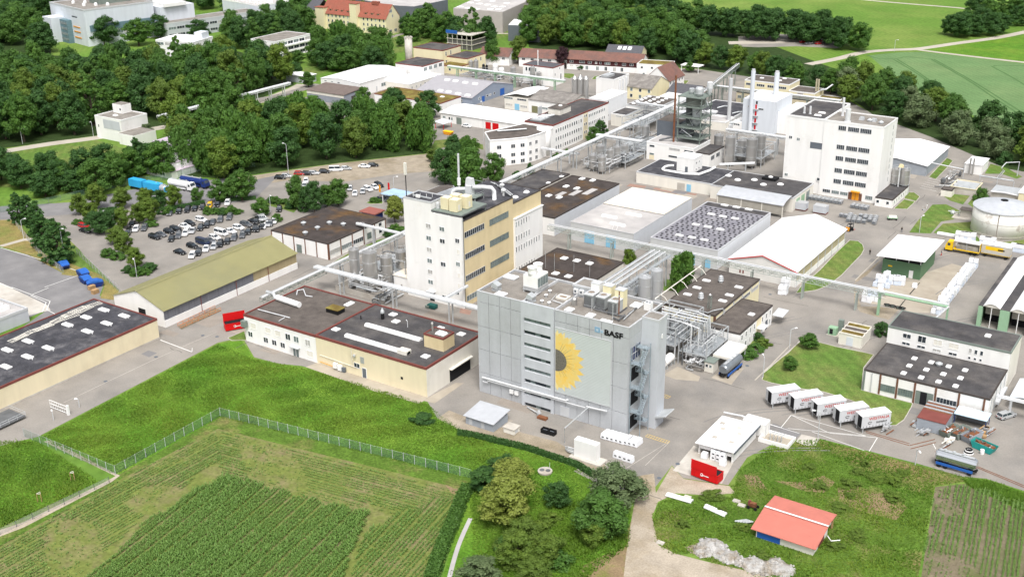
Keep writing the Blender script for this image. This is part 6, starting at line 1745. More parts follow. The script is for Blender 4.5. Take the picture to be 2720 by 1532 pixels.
# warehouses at the top
def far_hall(name,label,pts,h,wall,roof):
 t=T(name,label,'warehouse',(pts[0][0],pts[0][1],0))
 t.a('wall',MB().prism(pts,0,h),wall)
 cx,cy=sum(p[0] for p in pts)/len(pts),sum(p[1] for p in pts)/len(pts)
 t.a('roof',MB().prism([(cx+(p[0]-cx)*0.985,cy+(p[1]-cy)*0.985) for p in pts],h+0.01,h+0.1),roof)
 return t
t=far_hall('pink_grey_warehouse','pale pink grey warehouse with domed skylights at the top',[(-417.0,562.5),(-383.1,564.4),(-396.4,620.6),(-434.0,619.5)],12,mat('pink_grey_wall',(0.46,0.42,0.40),var=0.05),ROOFLG)
skylights(t,[(-415.6,567.6),(-408.6,565.9),(-402.0,565.3),(-394.8,569.2),(-390.2,570.8),(-419.1,583.2),(-412.0,582.6),(-397.6,577.4),(-398.8,592.0),(-393.4,579.7),(-405.6,581.7),(-421.1,593.3),(-410.7,594.4)],12,3,3)
t=far_hall('dark_warehouse','dark blue grey warehouse with a white roof strip behind the wood',[(-365.9,544.4),(-348.1,550.5),(-357.6,567.8),(-374.0,562.7)],9,DGREY,ROOFW)
t=far_hall('slate_blue_warehouse','dark slate warehouse with pale roof at the top edge',[(-462.4,558.2),(-445.3,560.9),(-443.9,593.3),(-477.8,614.0),(-498.4,568.5)],11,DGREY,ROOFLG)
t=far_hall('grey_shed','low beige and grey shed in front of the pink grey warehouse',[(-412.8,573.1),(-389.0,574.1),(-389.5,583.9),(-393.5,589.9),(-417.6,585.0)],5,mat('beige_sheet',(0.40,0.34,0.26)),ROOFLG)
t=T('scaffolded_house','half-built dark house under blue scaffold netting by the wood','building',(-377.3,520.1,0))
px,py=-374.1,512.0
t.a('wall',BX(px-10,px+6,py,py+14,0,5.5),mat('dark_block',(0.12,0.11,0.11)))
for k in range(3):t.a('slab',BX(px-10.4,px+6.4,py-0.4,py+14.4,2.6+k*2.6,2.9+k*2.6),CONCF)
for k in range(6):t.a('column',BX(px-10+k*3.2,px-9.7+k*3.2,py-0.2,py+0.1,0,8.5),CONCF)
t.a('netting',BX(px-10.6,px-3,py-0.6,py-0.5,8.2,10.0),BLUE)
# white house left, by the sports field
t=T('modern_white_house','white cube house with roof hut beside the lane at the left wood','house',(-385.9,288.9,0))
hx1,hy0=-388.8,287.1
HX0,HX1,HY0,HY1=hx1-5.0,hx1+11.0,hy0,hy0+9.0
t.a('wall',BX(HX0,HX1,HY0,HY1+4,0,8.8),WHITE)
t.a('roof',BX(HX0+0.3,HX1-0.3,HY0+0.3,HY1+3.7,8.81,8.88),ROOFG)
t.a('parapet',RG(HX0-0.05,HX1+0.05,HY0-0.05,HY1+4.05,0.35,8.6,9.2),TRIMW)
t.a('concrete_front',BX(HX0+5,HX1-1,HY0-0.08,HY0,4.6,8.2),CONC2)
t.a('roof_hut',BX(HX0+1.6,HX0+7.4,HY0+8,HY1+3.5,8.9,12.4),WHITE)
t.a('hut_roof',BX(HX0+1.8,HX0+7.2,HY0+8.2,HY1+3.3,12.41,12.5),ROOFG)
t.a('round_window',LT(HX0+6.2,HY0+7.98,[(0.01,10.4),(0.01,10.5)],4).box(HX0+5.8,HX0+6.6,HY0+7.93,HY0+7.99,10.2,11.0),GLASS)
t.a('lower_wing',BX(HX1,HX1+9,HY0-2,HY1,0,4.4),WHITE)
t.a('terrace',BX(HX1+0.2,HX1+8.8,HY0-1.8,HY1-0.2,4.41,4.5),ROOFG)
t.a('skylight',BX(HX0+6,HX0+8,HY0+4,HY0+5.4,8.9,9.3,0.2),TRIMW)
t.a('slit_window',BX(HX0+1.6,HX0+2.0,HY0-0.05,HY0,4.6,5.6),GLASS)
t=T('stepped_flats','white stepped flats with lilac terraces among the left trees','building',(-343.9,275.7,0))
px,py=-332.8,264.4
for k in range(4):
 t.a('storey',BX(px-4,px+11-k*1.2,py-1.5+k*1.8,py+12,k*2.7,k*2.7+2.6),WHITE)
 t.a('terrace',BX(px-4,px+11.2-k*1.2,py-1.7+k*1.8,py+12,k*2.7+2.61,k*2.7+2.7),mat('lilac_terrace',(0.50,0.42,0.50)) if 'lilac_terrace' not in MATS else MATS['lilac_terrace'])
 win(t,'S',py-1.5+k*1.8,px+1.5,k*2.7+1.3,3.0,1.1,2)
 win(t,'S',py-1.5+k*1.8,px+6.0,k*2.7+1.3,2.4,1.1,2)
# sheds near the bottom
t=T('grey_metal_shed','small grey metal shed with silver pent roof in front of the grey block','shed',(-125.7,176.8,0))
t.a('wall',BX(-129.2,-122.1,174.0,179.4,0,1.95),GREYSH)
t.a('roof',EX('x',-129.6,-121.8,[(173.6,1.95),(173.6,2.05),(180.0,2.75),(180.0,2.62)]),ROOFSV)
for u in (-128.3,-125.2):panel(t,'door','S',174.0,u,u+0.8,0.1,1.8,CONC,0.04)
t=T('cabinet_hut','small white service cabinet with stained lid by the grey metal shed','cabinet',(-119.0,176.2,0))
t.a('body',BX(-120.3,-117.7,175.1,177.3,0.1,1.2),OFFW)
t.a('lid',BX(-120.45,-117.55,174.95,177.45,1.21,1.4),CONCF)
t.a('grille',BX(-117.7,-117.66,175.5,176.6,0.3,1.0),TRIMG)
t=T('chiller_box','tall narrow white chiller on a concrete base by the road','chiller',(-100.2,175.2,0))
t.a('casing',BX(-102.8,-97.7,174.4,176.0,0.35,4.0),WHITE)
t.a('base',BX(-103.6,-96.4,173.6,176.6,0.02,0.34),CONCF)
t.a('top_fan',CY(-101.5,175.2,4.01,4.06,0.62,14).cyl(-100.0,175.2,4.01,4.06,0.55,14),OFFW)
t.a('top_rim',RG(-102.8,-97.7,174.4,176.0,0.1,4.0,4.12),TRIMW)
for k in range(4):t.a('pipe',TB([(-102.8,174.8,0.6+0.35*k),(-104.4,174.8,0.6+0.35*k),(-105.4,175.4,0.5+0.2*k)],0.11,6),PIPEW if k%2 else GALV)
t=T('white_store','white store shed with flat white roof and open front by the red container','shed',(-78.9,195,0))
t.a('wall',BX(-82.4,-75.1,192.0,201.0,0,2.5),WHITE)
t.a('side_wall',BX(-75.3,-75.1,189.0,192.0,0,2.4),WHITE)
t.a('rear_wall',BX(-82.4,-82.2,189.0,192.0,0,2.4),WHITE)
t.a('upper_panel',BX(-82.2,-75.3,188.95,189.05,1.4,2.1),TRIMW)
t.a('roof',EX('y',188.2,201.4,[(-82.9,2.6),(-82.9,2.75),(-74.5,2.95),(-74.5,2.8)]),ROOFW)
t.a('roof_edge',BX(-74.55,-74.4,188.2,201.4,2.55,2.98),DGREY)
for px,py in ((-81.4,198.2),(-80.4,196.1),(-77.7,198.1),(-76.7,195.9),(-80.4,192.1),(-76.7,191.9),):t.a('skylight',BX(px-0.45,px+0.45,py-0.35,py+0.35,2.7,3.0),CONCF)
t=T('white_container_unit','white container unit behind the white store shed','container',(-77.0,203.6,0))
t.a('body',BX(-78.5,-73.6,201.8,204.6,0.1,3.0),WHITE)
t.a('door_bar',BX(-73.6,-73.55,202.2,202.3,0.3,2.8).box(-73.6,-73.55,203.9,204.0,0.3,2.8),TRIMG)
t.a('top_pipe',TB([(-83,202.4,3.0),(-79,202.6,3.2),(-78.6,202.8,3.0)],0.2,6),PIPEW)
t=T('valve_pit','low white walled valve pit with pipes beside the container unit','pit',(-71.1,201.9,0))
px,py=-70.8,201.1
t.a('wall',RG(px-3.4,px+3.0,py-1.2,py+3.2,0.35,0,0.8),WHITE)
t.a('floor',BX(px-3.1,px+2.7,py-0.9,py+2.9,0.05,0.15),CONCG)
for k in range(4):t.a('pipe',TB([(px-1.5+k*0.8,py+0.5,0.2),(px-1.5+k*0.8,py+0.5,1.6),(px-0.9+k*0.7,py+1.6,1.7)],0.12,6),GALV)
# barn with red roof
t=T('red_roof_barn','field barn with salmon red sheet roof and blue front panel','barn',(-56,172,0))
t.a('wall',BX(-61.4,-50.9,168.0,175.2,0,1.75),OFFW)
t.a('wall',EX('x',-61.4,-50.9,[(168.0,1.75),(173.2,2.85),(177.0,2.7),(177.0,1.5)]),OFFW)
t.a('roof',EX('x',-62.2,-50.3,[(167.3,1.75),(167.3,1.87),(173.4,3.05),(173.4,2.92)]),ROOFRED)
t.a('roof',EX('x',-62.1,-50.4,[(173.2,3.1),(173.2,3.22),(178.2,2.9),(178.2,2.78)]),ROOFRED)
t.a('ridge_flashing',EX('x',-62.1,-50.3,[(173.15,3.23),(173.15,3.3),(173.55,3.28),(173.55,3.2)]),TRIMW)
t.a('rear_post',BX(-51.1,-50.8,177.6,177.9,0,2.8).box(-61.7,-61.4,177.6,177.9,0,2.8),WOOD)
panel(t,'blue_panel','S',168.0,-61.2,-56.9,0.1,1.7,BLUE,0.06)
panel(t,'red_side','E',-50.9,170.4,173.3,0.1,2.3,TRIMR,0.05)
panel(t,'window','E',-50.9,173.8,174.8,0.8,2.0,TRIMW,0.05)
panel(t,'window','E',-50.9,168.6,169.4,0.7,1.6,GLASSG,0.05)
t.a('drain_pipe',TB([(-50.3,173.4,1.2),(-49.4,172.8,0.8),(-48.2,174.0,0.7)],0.1,6),TRIMW)
# other little huts
t=T('gate_lodge','low shed with a pale lean-to roof under the left wood','shed',(-399.3,410.1,0))
px,py=-395.9,404.4
t.a('wall',BX(px-6,px+7,py,py+7,0,3.4),CONC2)
t.a('roof',BX(px-6.4,px+7.4,py-0.4,py+7.4,3.41,3.6),ROOFW)
t=T('kiosk_roof','red topped flat canopy beside the mossy workshop','canopy',(-236.4,271.7,0))
px,py=-232.0,266.3
t.a('roof',BX(px-3.4,px+3.2,py-2.6,py+2.6,2.8,3.1),mat('red_flat_roof',(0.30,0.11,0.09)))
t.a('wall',BX(px-2.8,px+2.6,py-2.0,py+2.0,0,2.8),DBLUE)
t=T('blue_canopy','light blue flat canopy left of the tower block roof','canopy',(-242.4,291.5,0))
px,py=-236.0,284.4
t.a('roof',BX(px-5,px+4,py-3,py+3.5,2.9,3.2),mat('pale_blue_roof',(0.36,0.50,0.66)))
for a in (-4.6,3.6):
 for b in (-2.6,3.0):t.a('post',BX(px+a-0.1,px+a+0.1,py+b-0.1,py+b+0.1,0,2.9),TRIMW)
t=T('carport','small shelter with pale blue pent roof by the tree belt','shelter',(-282.8,369.2,0))
px,py=-282.0,368.1
t.a('roof',EX('y',py,py+6,[(px-2.4,2.9),(px-2.4,3.0),(px+2.2,2.4),(px+2.2,2.3)]),PALEB)
for a in (-2.0,2.0):
 for b in (0.3,5.6):t.a('post',BX(px+a-0.08,px+a+0.08,py+b-0.08,py+b+0.08,0,2.4),RED)
t=T('gate_house','light grey container building half seen at the left edge','building',(-256.5,153.9,0))
px,py=-256.0,157.9
t.a('wall',BX(px-16,px,py-26,py,0,3.4),CONC2)
t.a('roof',BX(px-15.6,px-0.4,py-25.6,py-0.4,3.41,3.5),ROOFLG)
t.a('parapet',RG(px-16.1,px+0.1,py-26.1,py+0.1,0.4,3.2,3.9),TRIMG)
for k in range(4):t.a('roof_unit',BX(px-13+k*2.6,px-11.4+k*2.6,py-5,py-2.6,3.51,4.6),TRIMW)
t=T('truck_shelter','white shelter with flat roof at the far wood edge','shelter',(-240.5,517.5,0))
px,py=-241.5,519.6
t.a('roof',BX(px-5,px+5,py-1.5,py+4,3.2,3.6),WHITE)
for a in (-4.6,4.4):t.a('post',BX(px+a-0.15,px+a+0.15,py-1.2,py-0.9,0,3.2),TRIMW)
# pipe bridges
def pipe_bridge(label,a,b,z,wid=1.8,truss=1.3,posts=4,m=GREENST,npipes=3,name='pipe_bridge',pm=None,wide_pipe=0.25,deck=True,skip=()):
 A,B=Vector((a[0],a[1],0)),Vector((b[0],b[1],0))
 d=(B-A)
 L=d.length
 d.normalize()
 n=Vector((-d.y,d.x,0))
 t=T(name,label,'pipe bridge',((a[0]+b[0])/2,(a[1]+b[1])/2,0))
 def P(s,o,zz):
  q=A+d*s+n*o
  return (q.x,q.y,zz)
 ks=max(4,int(L/1.6))
 for o in (-wid/2,wid/2):
  if truss:
   t.a('chord',TB([P(0,o,z),P(L,o,z)],0.09,4),m)
   t.a('chord',TB([P(0,o,z+truss),P(L,o,z+truss)],0.09,4),m)
   w_=MB()
   for k in range(ks):
    s0,s1=L*k/ks,L*(k+1)/ks
    w_.bar(P(s0,o,z),P(s0,o,z+truss),0.05)
    w_.bar(P(s0,o,z+(0 if k%2 else truss)),P(s1,o,z+(truss if k%2 else 0)),0.06)
   t.a('lattice',w_,m)
  else:
   t.a('beam',TB([P(0,o,z),P(L,o,z)],0.16,4),m)
 for k in range(npipes):
  o=-wid/2+wid*(k+0.5)/npipes
  t.a('pipe',TB([P(0,o,z+truss+0.3),P(L,o,z+truss+0.3)],wide_pipe*(1.0 if k%2==0 else 0.65),8),(pm or PIPEW) if k%3!=1 else GALV)
 for k in range(posts):
  if k in skip:continue
  s=L*(k+0.5)/posts
  q=MB()
  for o in (-wid/2+0.1,wid/2-0.1):
   p0=P(s,o,0)
   q.box(p0[0]-0.16,p0[0]+0.16,p0[1]-0.16,p0[1]+0.16,0,z)
  q.bar(P(s,-wid/2,z-0.4),P(s,wid/2,z-0.4),0.14)
  t.a('support',q,m)
 return t
pipe_bridge('long grey green lattice pipe bridge crossing in front of the middle halls',(-172.0,276.0),(-72.0,276.2),5.0,1.5,1.2,7,mat('grey_green_lattice',(0.34,0.375,0.345),var=0.1),3,wide_pipe=0.13)
t=T('pipe_portal','pale green pipe portal frame over the concrete yard at right','pipe bridge',(-66,276,0))
t.a('beam',TB([(-74.0,276,6.0),(-56.5,276,6.0)],0.3,6),MINT)
t.a('pipe',TB([(-74.0,276.4,6.5),(-56.5,276.4,6.5)],0.28,8),PIPEW)
t.a('column',BX(-73.6,-73.0,275.6,276.2,0,6.0),MINT)
t.a('column',BX(-56.8,-56.4,275.7,276.2,0,6.0),MINT)
t.a('beam',TB([(-56.5,276,6.1),(-57.5,266,6.1)],0.22,6),TRIMG)
pipe_bridge('white clad pipe bridge over the loading yard left of the grey block',(-208.0,214.0),(-135.3,214.2),6.2,1.7,0,4,GALV,6,wide_pipe=0.17)
t=pipe_bridge('lattice pipe bridge with white top pipe from the steel tanks to the road',(-204.5,190.0),(-204.5,214.0),5.2,1.2,1.1,1,GREENST,2,wide_pipe=0.28,skip=(0,))
pipe_bridge('white pipe bridge running behind the steel tanks to the mossy workshop',(-204.5,214.5),(-204.5,262.0),5.6,1.2,0.8,4,GALV,2,wide_pipe=0.3)
pipe_bridge('thick white pipe pair from the mossy workshop to the tower block',(-222.0,247.5),(-184.0,247.5),6.0,0.9,0,3,GALV,2,wide_pipe=0.32)
pipe_bridge('pipe stub linking the white pipe bridge to the ochre tower wall',(-164.5,214.4),(-164.5,224.0),6.4,0.8,0,1,GALV,2,wide_pipe=0.2,skip=(0,))
pipe_bridge('long white pipe rack running diagonally past the dark halls to the steel tower',(-206.0,300.0),(-206.0,397.0),6.4,1.6,0.8,9,GALV,4,wide_pipe=0.28)
pipe_bridge('pipe rack crossing behind the steel silos to the process house',(-209.0,369.5),(-190.0,369.5),6.6,1.4,0.6,3,GALV,3,wide_pipe=0.3)
pipe_bridge('white pipe rack between the steel tower and the white tower',(-171.0,402.0),(-130.0,402.0),6.4,1.8,0.7,5,GALV,4,wide_pipe=0.26)
pipe_bridge('green lattice conveyor bridge rising towards the yellow offices',(-198.0,420.0),(-214.0,512.0),7.0,1.8,1.2,6,GREENST,2)
pipe_bridge('pale pipe rack in front of the yellow offices',(-208.0,470.5),(-150.0,470.5),5.6,1.6,1.0,6,GREENST,3,wide_pipe=0.22)
pipe_bridge('pale pipe rack behind the grey blue hall',(-336.0,447.5),(-270.0,447.5),5.6,1.4,0.6,6,MINT,3,wide_pipe=0.28)
pipe_bridge('pipe rack from the process house past the cream pump house',(-205.0,397.0),(-205.0,448.0),6.8,1.5,0.7,5,GALV,3,wide_pipe=0.35)
pipe_bridge('pipe rack between the pump house and the steel tower',(-221.0,424.0),(-185.0,424.0),6.2,1.4,0.7,4,GALV,2,wide_pipe=0.3)
pipe_bridge('thin covered footbridge pipe from the office wing to the pipe rack',(-223.0,353.0),(-207.0,353.2),4.0,0.8,0,2,TRIMG,1,wide_pipe=0.3)
pipe_bridge('pipe rack along the forest lane with white pipes at the left',(-381.3,308.1),(-378.8,383.0),5.0,1.6,0.5,9,TRIMG,3,wide_pipe=0.35)
pipe_bridge('short green lattice pipe rack by the white tower rear',(-133.0,398.0),(-112.0,398.0),6.0,1.2,0.9,3,GREENST,2)
pipe_bridge('slanting conveyor pipe between the silver silos',(-160.0,371.5),(-150.0,379.5),2.5,0.5,0,2,GALV,1,wide_pipe=0.35)
pipe_bridge('pipe bridge beside the garage building to the image edge',(-36.5,237.5),(-18.0,237.8),4.2,0.9,0,3,TRIMG,2,wide_pipe=0.25)
# tanks and silos
def tank(label,x,y,r,h,z0=0.6,m=STEEL,name='storage_silo',cone=0.5,legs=4,rail=True,group=None,cat='silo'):
 t=T(name,label,cat,(x,y,0),0,group)
 t.a('shell',LT(x,y,[(r*0.55,z0),(r,z0+0.6),(r,h),(r*0.25,h+cone)],20),m,smooth=False)
 for k in range(legs):
  a=2*math.pi*(k+0.5)/legs
  t.a('leg',BX(x+r*0.8*cos(a)-0.1,x+r*0.8*cos(a)+0.1,y+r*0.8*sin(a)-0.1,y+r*0.8*sin(a)+0.1,0,z0+0.8),GALV)
 for zz in (h*0.4,h*0.75):t.a('hoop',LT(x,y,[(r+0.01,zz),(r+0.05,zz+0.02),(r+0.05,zz+0.1),(r+0.01,zz+0.12)],20),GALV)
 t.a('manhole',CY(x+r*0.3,y,h+cone*0.5,h+cone+0.3,0.25,8),GALV)
 if rail:
  rl=MB()
  n=8
  for k in range(n):
   a0,a1=2*math.pi*k/n,2*math.pi*(k+1)/n
   p0=(x+r*0.95*cos(a0),y+r*0.95*sin(a0))
   p1=(x+r*0.95*cos(a1),y+r*0.95*sin(a1))
   rl.bar((*p0,h),(*p0,h+1.0),0.03)
   rl.bar((*p0,h+1.0),(*p1,h+1.0),0.03)
  t.a('railing',rl,GALV)
  t.a('ladder',TB([(x+r+0.15,y-0.2,0.2),(x+r+0.15,y-0.2,h+0.9)],0.04,4).tube([(x+r+0.15,y+0.2,0.2),(x+r+0.15,y+0.2,h+0.9)],0.04,4),GALV)
 return t
g1='steel tanks beside the tower block'
tank('slim steel tank with mast, leftmost beside the tower block',-199.1,219.9,1.4,11.2,group=g1)
tank('fat tall steel tank, second from left beside the tower block',-194.2,220.6,2.0,11.2,group=g1)
tank('shorter steel tank, third from left beside the tower block',-191.8,224.5,1.6,9.0,group=g1)
tank('shorter steel tank nearest the white tower wall',-191.0,230.0,1.6,9.0,group=g1)
tank('small steel tank behind the tower block tank row',-188.6,236.0,1.4,7.0,group=g1)
b=T('tank_bund','low pale concrete bund wall around the steel tanks by the tower block','bund',(-194,219,0))
b.a('wall',RG(-202.5,-187.8,215.4,240,0.3,0,1.5),CONCF)
g2='pale silos behind the grey block'
tank('tallest pale grey silo behind the grey block',-123.5,250.6,1.5,10.5,m=CARS,group=g2)
tank('middle pale grey silo behind the grey block',-125.2,247.6,1.7,9.3,m=CARS,group=g2)
tank('short pale silo with a dome behind the grey block',-128.4,245.4,1.1,6.0,m=CARS,group=g2)
g3='steel silos in the tank farm left of the process house'
for k,(x,y,r,h,lab) in enumerate(((-194.5,347.9,1.4,6.2,'front steel silo at the corner of the tank farm'),(-199.0,349.3,1.4,5.9,'front left steel silo in the tank farm'),(-194.7,354.3,1.2,7.2,'slim bright steel silo in the tank farm'),
         (-194.2,358.3,1.4,7.4,'steel silo behind the slim bright one'),(-202.8,361.2,1.6,6.0,'broad steel silo at the left back of the tank farm'),(-195.3,366.0,1.6,6.0,'steel silo nearest the process house'),
         (-205.5,396.2,1.4,5.0,'left of two steel silos behind the diagonal pipe rack'),(-199.4,390.6,1.4,7.2,'right of two steel silos behind the diagonal pipe rack'))):
 tank(lab,x,y,r,h,group=g3)
g4='tall steel silos between the process house and the white tower'
for x,y,r,h,lab in ((-160.1,380.5,1.8,10.6,'front left tall steel silo near the white tower'),(-158.5,387.5,1.6,8.0,'half hidden steel silo behind the tall front pair'),(-152.4,381.8,1.9,10.6,'front right tall steel silo near the white tower'),
     (-151.0,386.6,1.7,11.0,'rear right tall steel silo near the white tower'),(-171.0,395.1,1.7,6.4,'short fat steel silo at the foot of the steel tower')):
 tank(lab,x,y,r,h,group=g4)
g5='silos at the far works'
for x,y,r,h,m,lab in ((-336.2,466.7,1.2,5.2,STEEL,'left silver silo of a pair beside the mossy roof house'),(-333.4,467.1,1.2,5.8,STEEL,'right silver silo of a pair beside the mossy roof house'),(-320.6,465.3,1.3,5.4,WHITE,'slender white silo at the far works'),
      (-315.9,463.6,1.4,4.4,WHITE,'squat white silo with cone top at the far works'),(-327.5,465.2,0.7,4.6,BLACK,'black tank, left of two at the far works'),(-325.9,465.6,0.6,4.4,BLACK,'black tank, right of two at the far works'),
      (-304.6,457.0,1.3,7.0,STEEL,'grey steel silo left of the white cube building'),(-292.9,455.9,1.2,8.6,STEEL,'tall steel silo in front of the white cube building'),(-289.6,456.3,1.2,6.4,STEEL,'short steel silo in front of the white cube building')):
 tank(lab,x,y,r,h,m=m,group=g5,rail=False)
for x,y,lab in ((-99.9,378.6,'left'),(-97.0,378.9,'right')):
 tank('%s grey silo of the ochre-topped pair on the white tower annex'%lab,x,y,1.4,8.4,z0=3.0,legs=0,m=STEEL,group='twin silos by the white tower')
t=T('silo_feeder','ochre feeder hood between the twin silos by the white tower','feeder',(-98.3,378.2,9))
t.a('hood',BX(-99.2,-97.6,377.6,378.8,9.3,10.3,0.25),OCHRE)
t.a('downpipe',CY(-98.4,376.8,2.9,9.4,0.22,8),PIPEW)
# dense pipework clusters
def clutter(label,x0,x1,y0,y1,zm,n,seed,mats=None,frame=True,name='process_pipework',vessels=3,group=None):
 r=random.Random(seed)
 t=T(name,label,'pipework',((x0+x1)/2,(y0+y1)/2,0),0,group)
 mats=mats or (PIPEW,GALV,PIPEW,PIPED,STEEL)
 if frame:
  for x in (x0,x1):
   for y in (y0,y1):t.a('column',BX(x-0.12,x+0.12,y-0.12,y+0.12,0,zm),GALV)
  for z in (zm*0.5,zm):t.a('beam',RG(x0,x1,y0,y1,0.15,z-0.1,z+0.1),GALV)
  t.a('grating',BX(x0+0.2,x1-0.2,y0+0.2,y1-0.2,zm*0.5+0.12,zm*0.5+0.16),GRATE)
 for k in range(n):
  a=[r.uniform(x0,x1),r.uniform(y0,y1),r.uniform(0.4,zm)]
  pts=[tuple(a)]
  for q in range(r.randint(2,4)):
   ax=r.choice((0,1,2))
   lo,hi=((x0,x1),(y0,y1),(0.3,zm+0.6))[ax]
   a[ax]=r.uniform(lo,hi)
   pts.append(tuple(a))
  t.a('pipe',TB(pts,r.choice((0.08,0.1,0.14,0.2)),6),r.choice(mats))
 for k in range(vessels):
  x,y=r.uniform(x0+0.8,x1-0.8),r.uniform(y0+0.8,y1-0.8)
  rr=r.uniform(0.4,0.8)
  h=r.uniform(1.5,max(2.0,zm*0.6))
  t.a('vessel',LT(x,y,[(rr*0.6,0.3),(rr,0.7),(rr,h),(rr*0.3,h+0.5)],12),r.choice((STEEL,GALV,PIPED)))
 return t
clutter('dense silver pipework right of the grey block',-104.0,-97.0,224.0,236.0,6.5,40,1)
clutter('pipework on a two-level frame between the grey block and the cream office',-113.5,-104.5,223.0,238.0,9.0,46,2)
clutter('low pipe bundle and pumps in front of the tank truck bay',-102.5,-96.5,221.5,230.0,2.2,32,3,frame=False)
clutter('high pipe bridge tangle with silos behind the grey block',-133.0,-127.5,220.0,258.0,8.0,34,4)
clutter('pipework among the steel tanks by the tower block',-201.5,-189.0,216.5,226.0,5.0,36,5,frame=False)
clutter('pipe tops and valves over the steel tanks by the tower block',-200.0,-186.5,226.0,246.0,8.0,30,6)
clutter('pumps and valves at the right end of the tank bund',-188.5,-183.5,213.0,222.0,3.0,22,7,frame=False,mats=(PIPED,GALV,STEEL))
clutter('pipework around the tank farm silos',-203.0,-191.0,345.5,366.0,4.5,46,8,frame=False)
clutter('dense tubing between the tank farm and the process house',-196.0,-190.0,357.0,372.0,4.5,36,9,mats=(PIPED,STEEL,GALV))
clutter('pipework behind the diagonal pipe rack',-204.0,-192.0,376.0,396.0,3.6,30,10)
clutter('pipework between the tall steel silos',-162.0,-149.0,383.0,396.0,6.5,34,11)
clutter('pipe tangle under the rack by the boiler house',-172.0,-150.0,398.0,406.0,5.0,26,12,frame=False)
clutter('pipework around the cream pump house',-217.5,-208.0,405.0,424.0,5.5,30,13)
clutter('pipework in front of the white cube building',-304.0,-286.0,448.5,457.5,4.0,26,14,frame=False)
clutter('pipework between the far silos',-334.0,-308.0,450.0,464.0,3.2,26,15,frame=False)
clutter('pipework by the effluent basin',-90.0,-84.5,396.0,410.0,2.4,18,16,frame=False)
t=T('pipe_tower','vertical insulated pipes beside the grey block lift tower','pipework',(-93,206,0))
for k in range(7):
 x=-102.8+(k%3)*1.1
 y=223.6+k*1.8
 t.a('riser',TB([(x,y,0),(x,y,6.5+(k*3)%4),(x-3.2,y+0.6,6.7+(k*3)%4),(x-6.5,y+0.6,6.7+(k*3)%4)],0.17,8),PIPEW if k%3 else PIPED)
t=T('high_pipe_bundle','bundle of silver pipes high between the grey block and the cream office','pipe bridge',(-105,230,0))
for k in range(6):t.a('pipe',TB([(-118.0+k*0.1,229.0+k*0.8,9.0+0.2*(k%2)),(-100.5,229.0+k*0.8,9.0+0.2*(k%2)),(-100.5+0.2*k,229.0+k*0.8,0.3)],0.11,6),PIPEW if k%2 else GALV)
for x in (-117,-109,-101):t.a('post',BX(x-0.14,x+0.14,228.2,228.5,0,9.2).box(x-0.14,x+0.14,233.8,234.1,0,9.2),GALV)
t=T('silver_pipe_rack','long silver pipe rack slanting behind the grey block roof','pipe bridge',(-133,238,0))
for k in range(6):t.a('pipe',TB([(-132.8+k*0.8,206.0,9.2+0.25*(k%2)),(-132.8+k*0.8,266.0,9.2+0.25*(k%2)),(-132.8+k*0.8,266.2,5.0)],0.16,6),PIPEW if k%2 else GALV)
for y in (212,226,240,254,265):
 t.a('support',BX(-133.4,-133.1,y,y+0.3,0,9.0).box(-128.0,-127.7,y,y+0.3,0,9.0).box(-133.4,-127.7,y,y+0.3,8.8,9.0),GALV)
t.a('walkway',BX(-127.6,-126.6,206,266,8.8,8.9),GRATE)
rl=MB()
for hh in (0.55,1.1):rl.tube([(-126.6,206,8.9+hh),(-126.6,266,8.9+hh)],0.04,4)
for y in range(206,267,4):rl.bar((-126.6,y,8.9),(-126.6,y,10.0),0.04)
t.a('railing',rl,GALV)
# bay roof, control cabin and white horizontal tank beside the lift tower
t=T('tanker_bay_roof','white canopy over the tank truck bay','canopy',(-87,225,0))
t.a('roof',MB().prism([(-96.2,226.3),(-91.6,226.3),(-91.6,234.6),(-96.2,234.6)],3.4,3.55),ROOFW)
t.a('fascia',RG(-96.3,-91.5,226.2,234.7,0.15,2.8,3.39),OFFW)
for x in (-96.0,-91.8):
 for y in (226.6,234.3):t.a('post',BX(x-0.1,x+0.1,y-0.1,y+0.1,0,2.8),GALV)
t=T('control_cabin','grey control cabin with two windows by the tank truck bay','cabin',(-96.0,224.6,0))
t.a('wall',BX(-97.0,-94.8,223.2,225.9,0.1,2.6),OFFW)
t.a('roof',BX(-97.2,-94.6,223.0,226.1,2.61,2.75),GREENST)
for u in (-96.4,-95.5):win(t,'S',223.2,u,1.7,0.6,0.7)
t=T('horizontal_tank','white horizontal tank on saddles beside the lift tower','tank',(-105.4,221,0))
t.a('shell',TB([(-105.4,218.9,1.8),(-105.4,219.2,1.8),(-105.4,222.6,1.8),(-105.4,222.9,1.8)],1.0,16),WHITE)
for y in (219.8,222.0):t.a('saddle',BX(-106.2,-104.6,y-0.15,y+0.15,0,1.2),GALV)
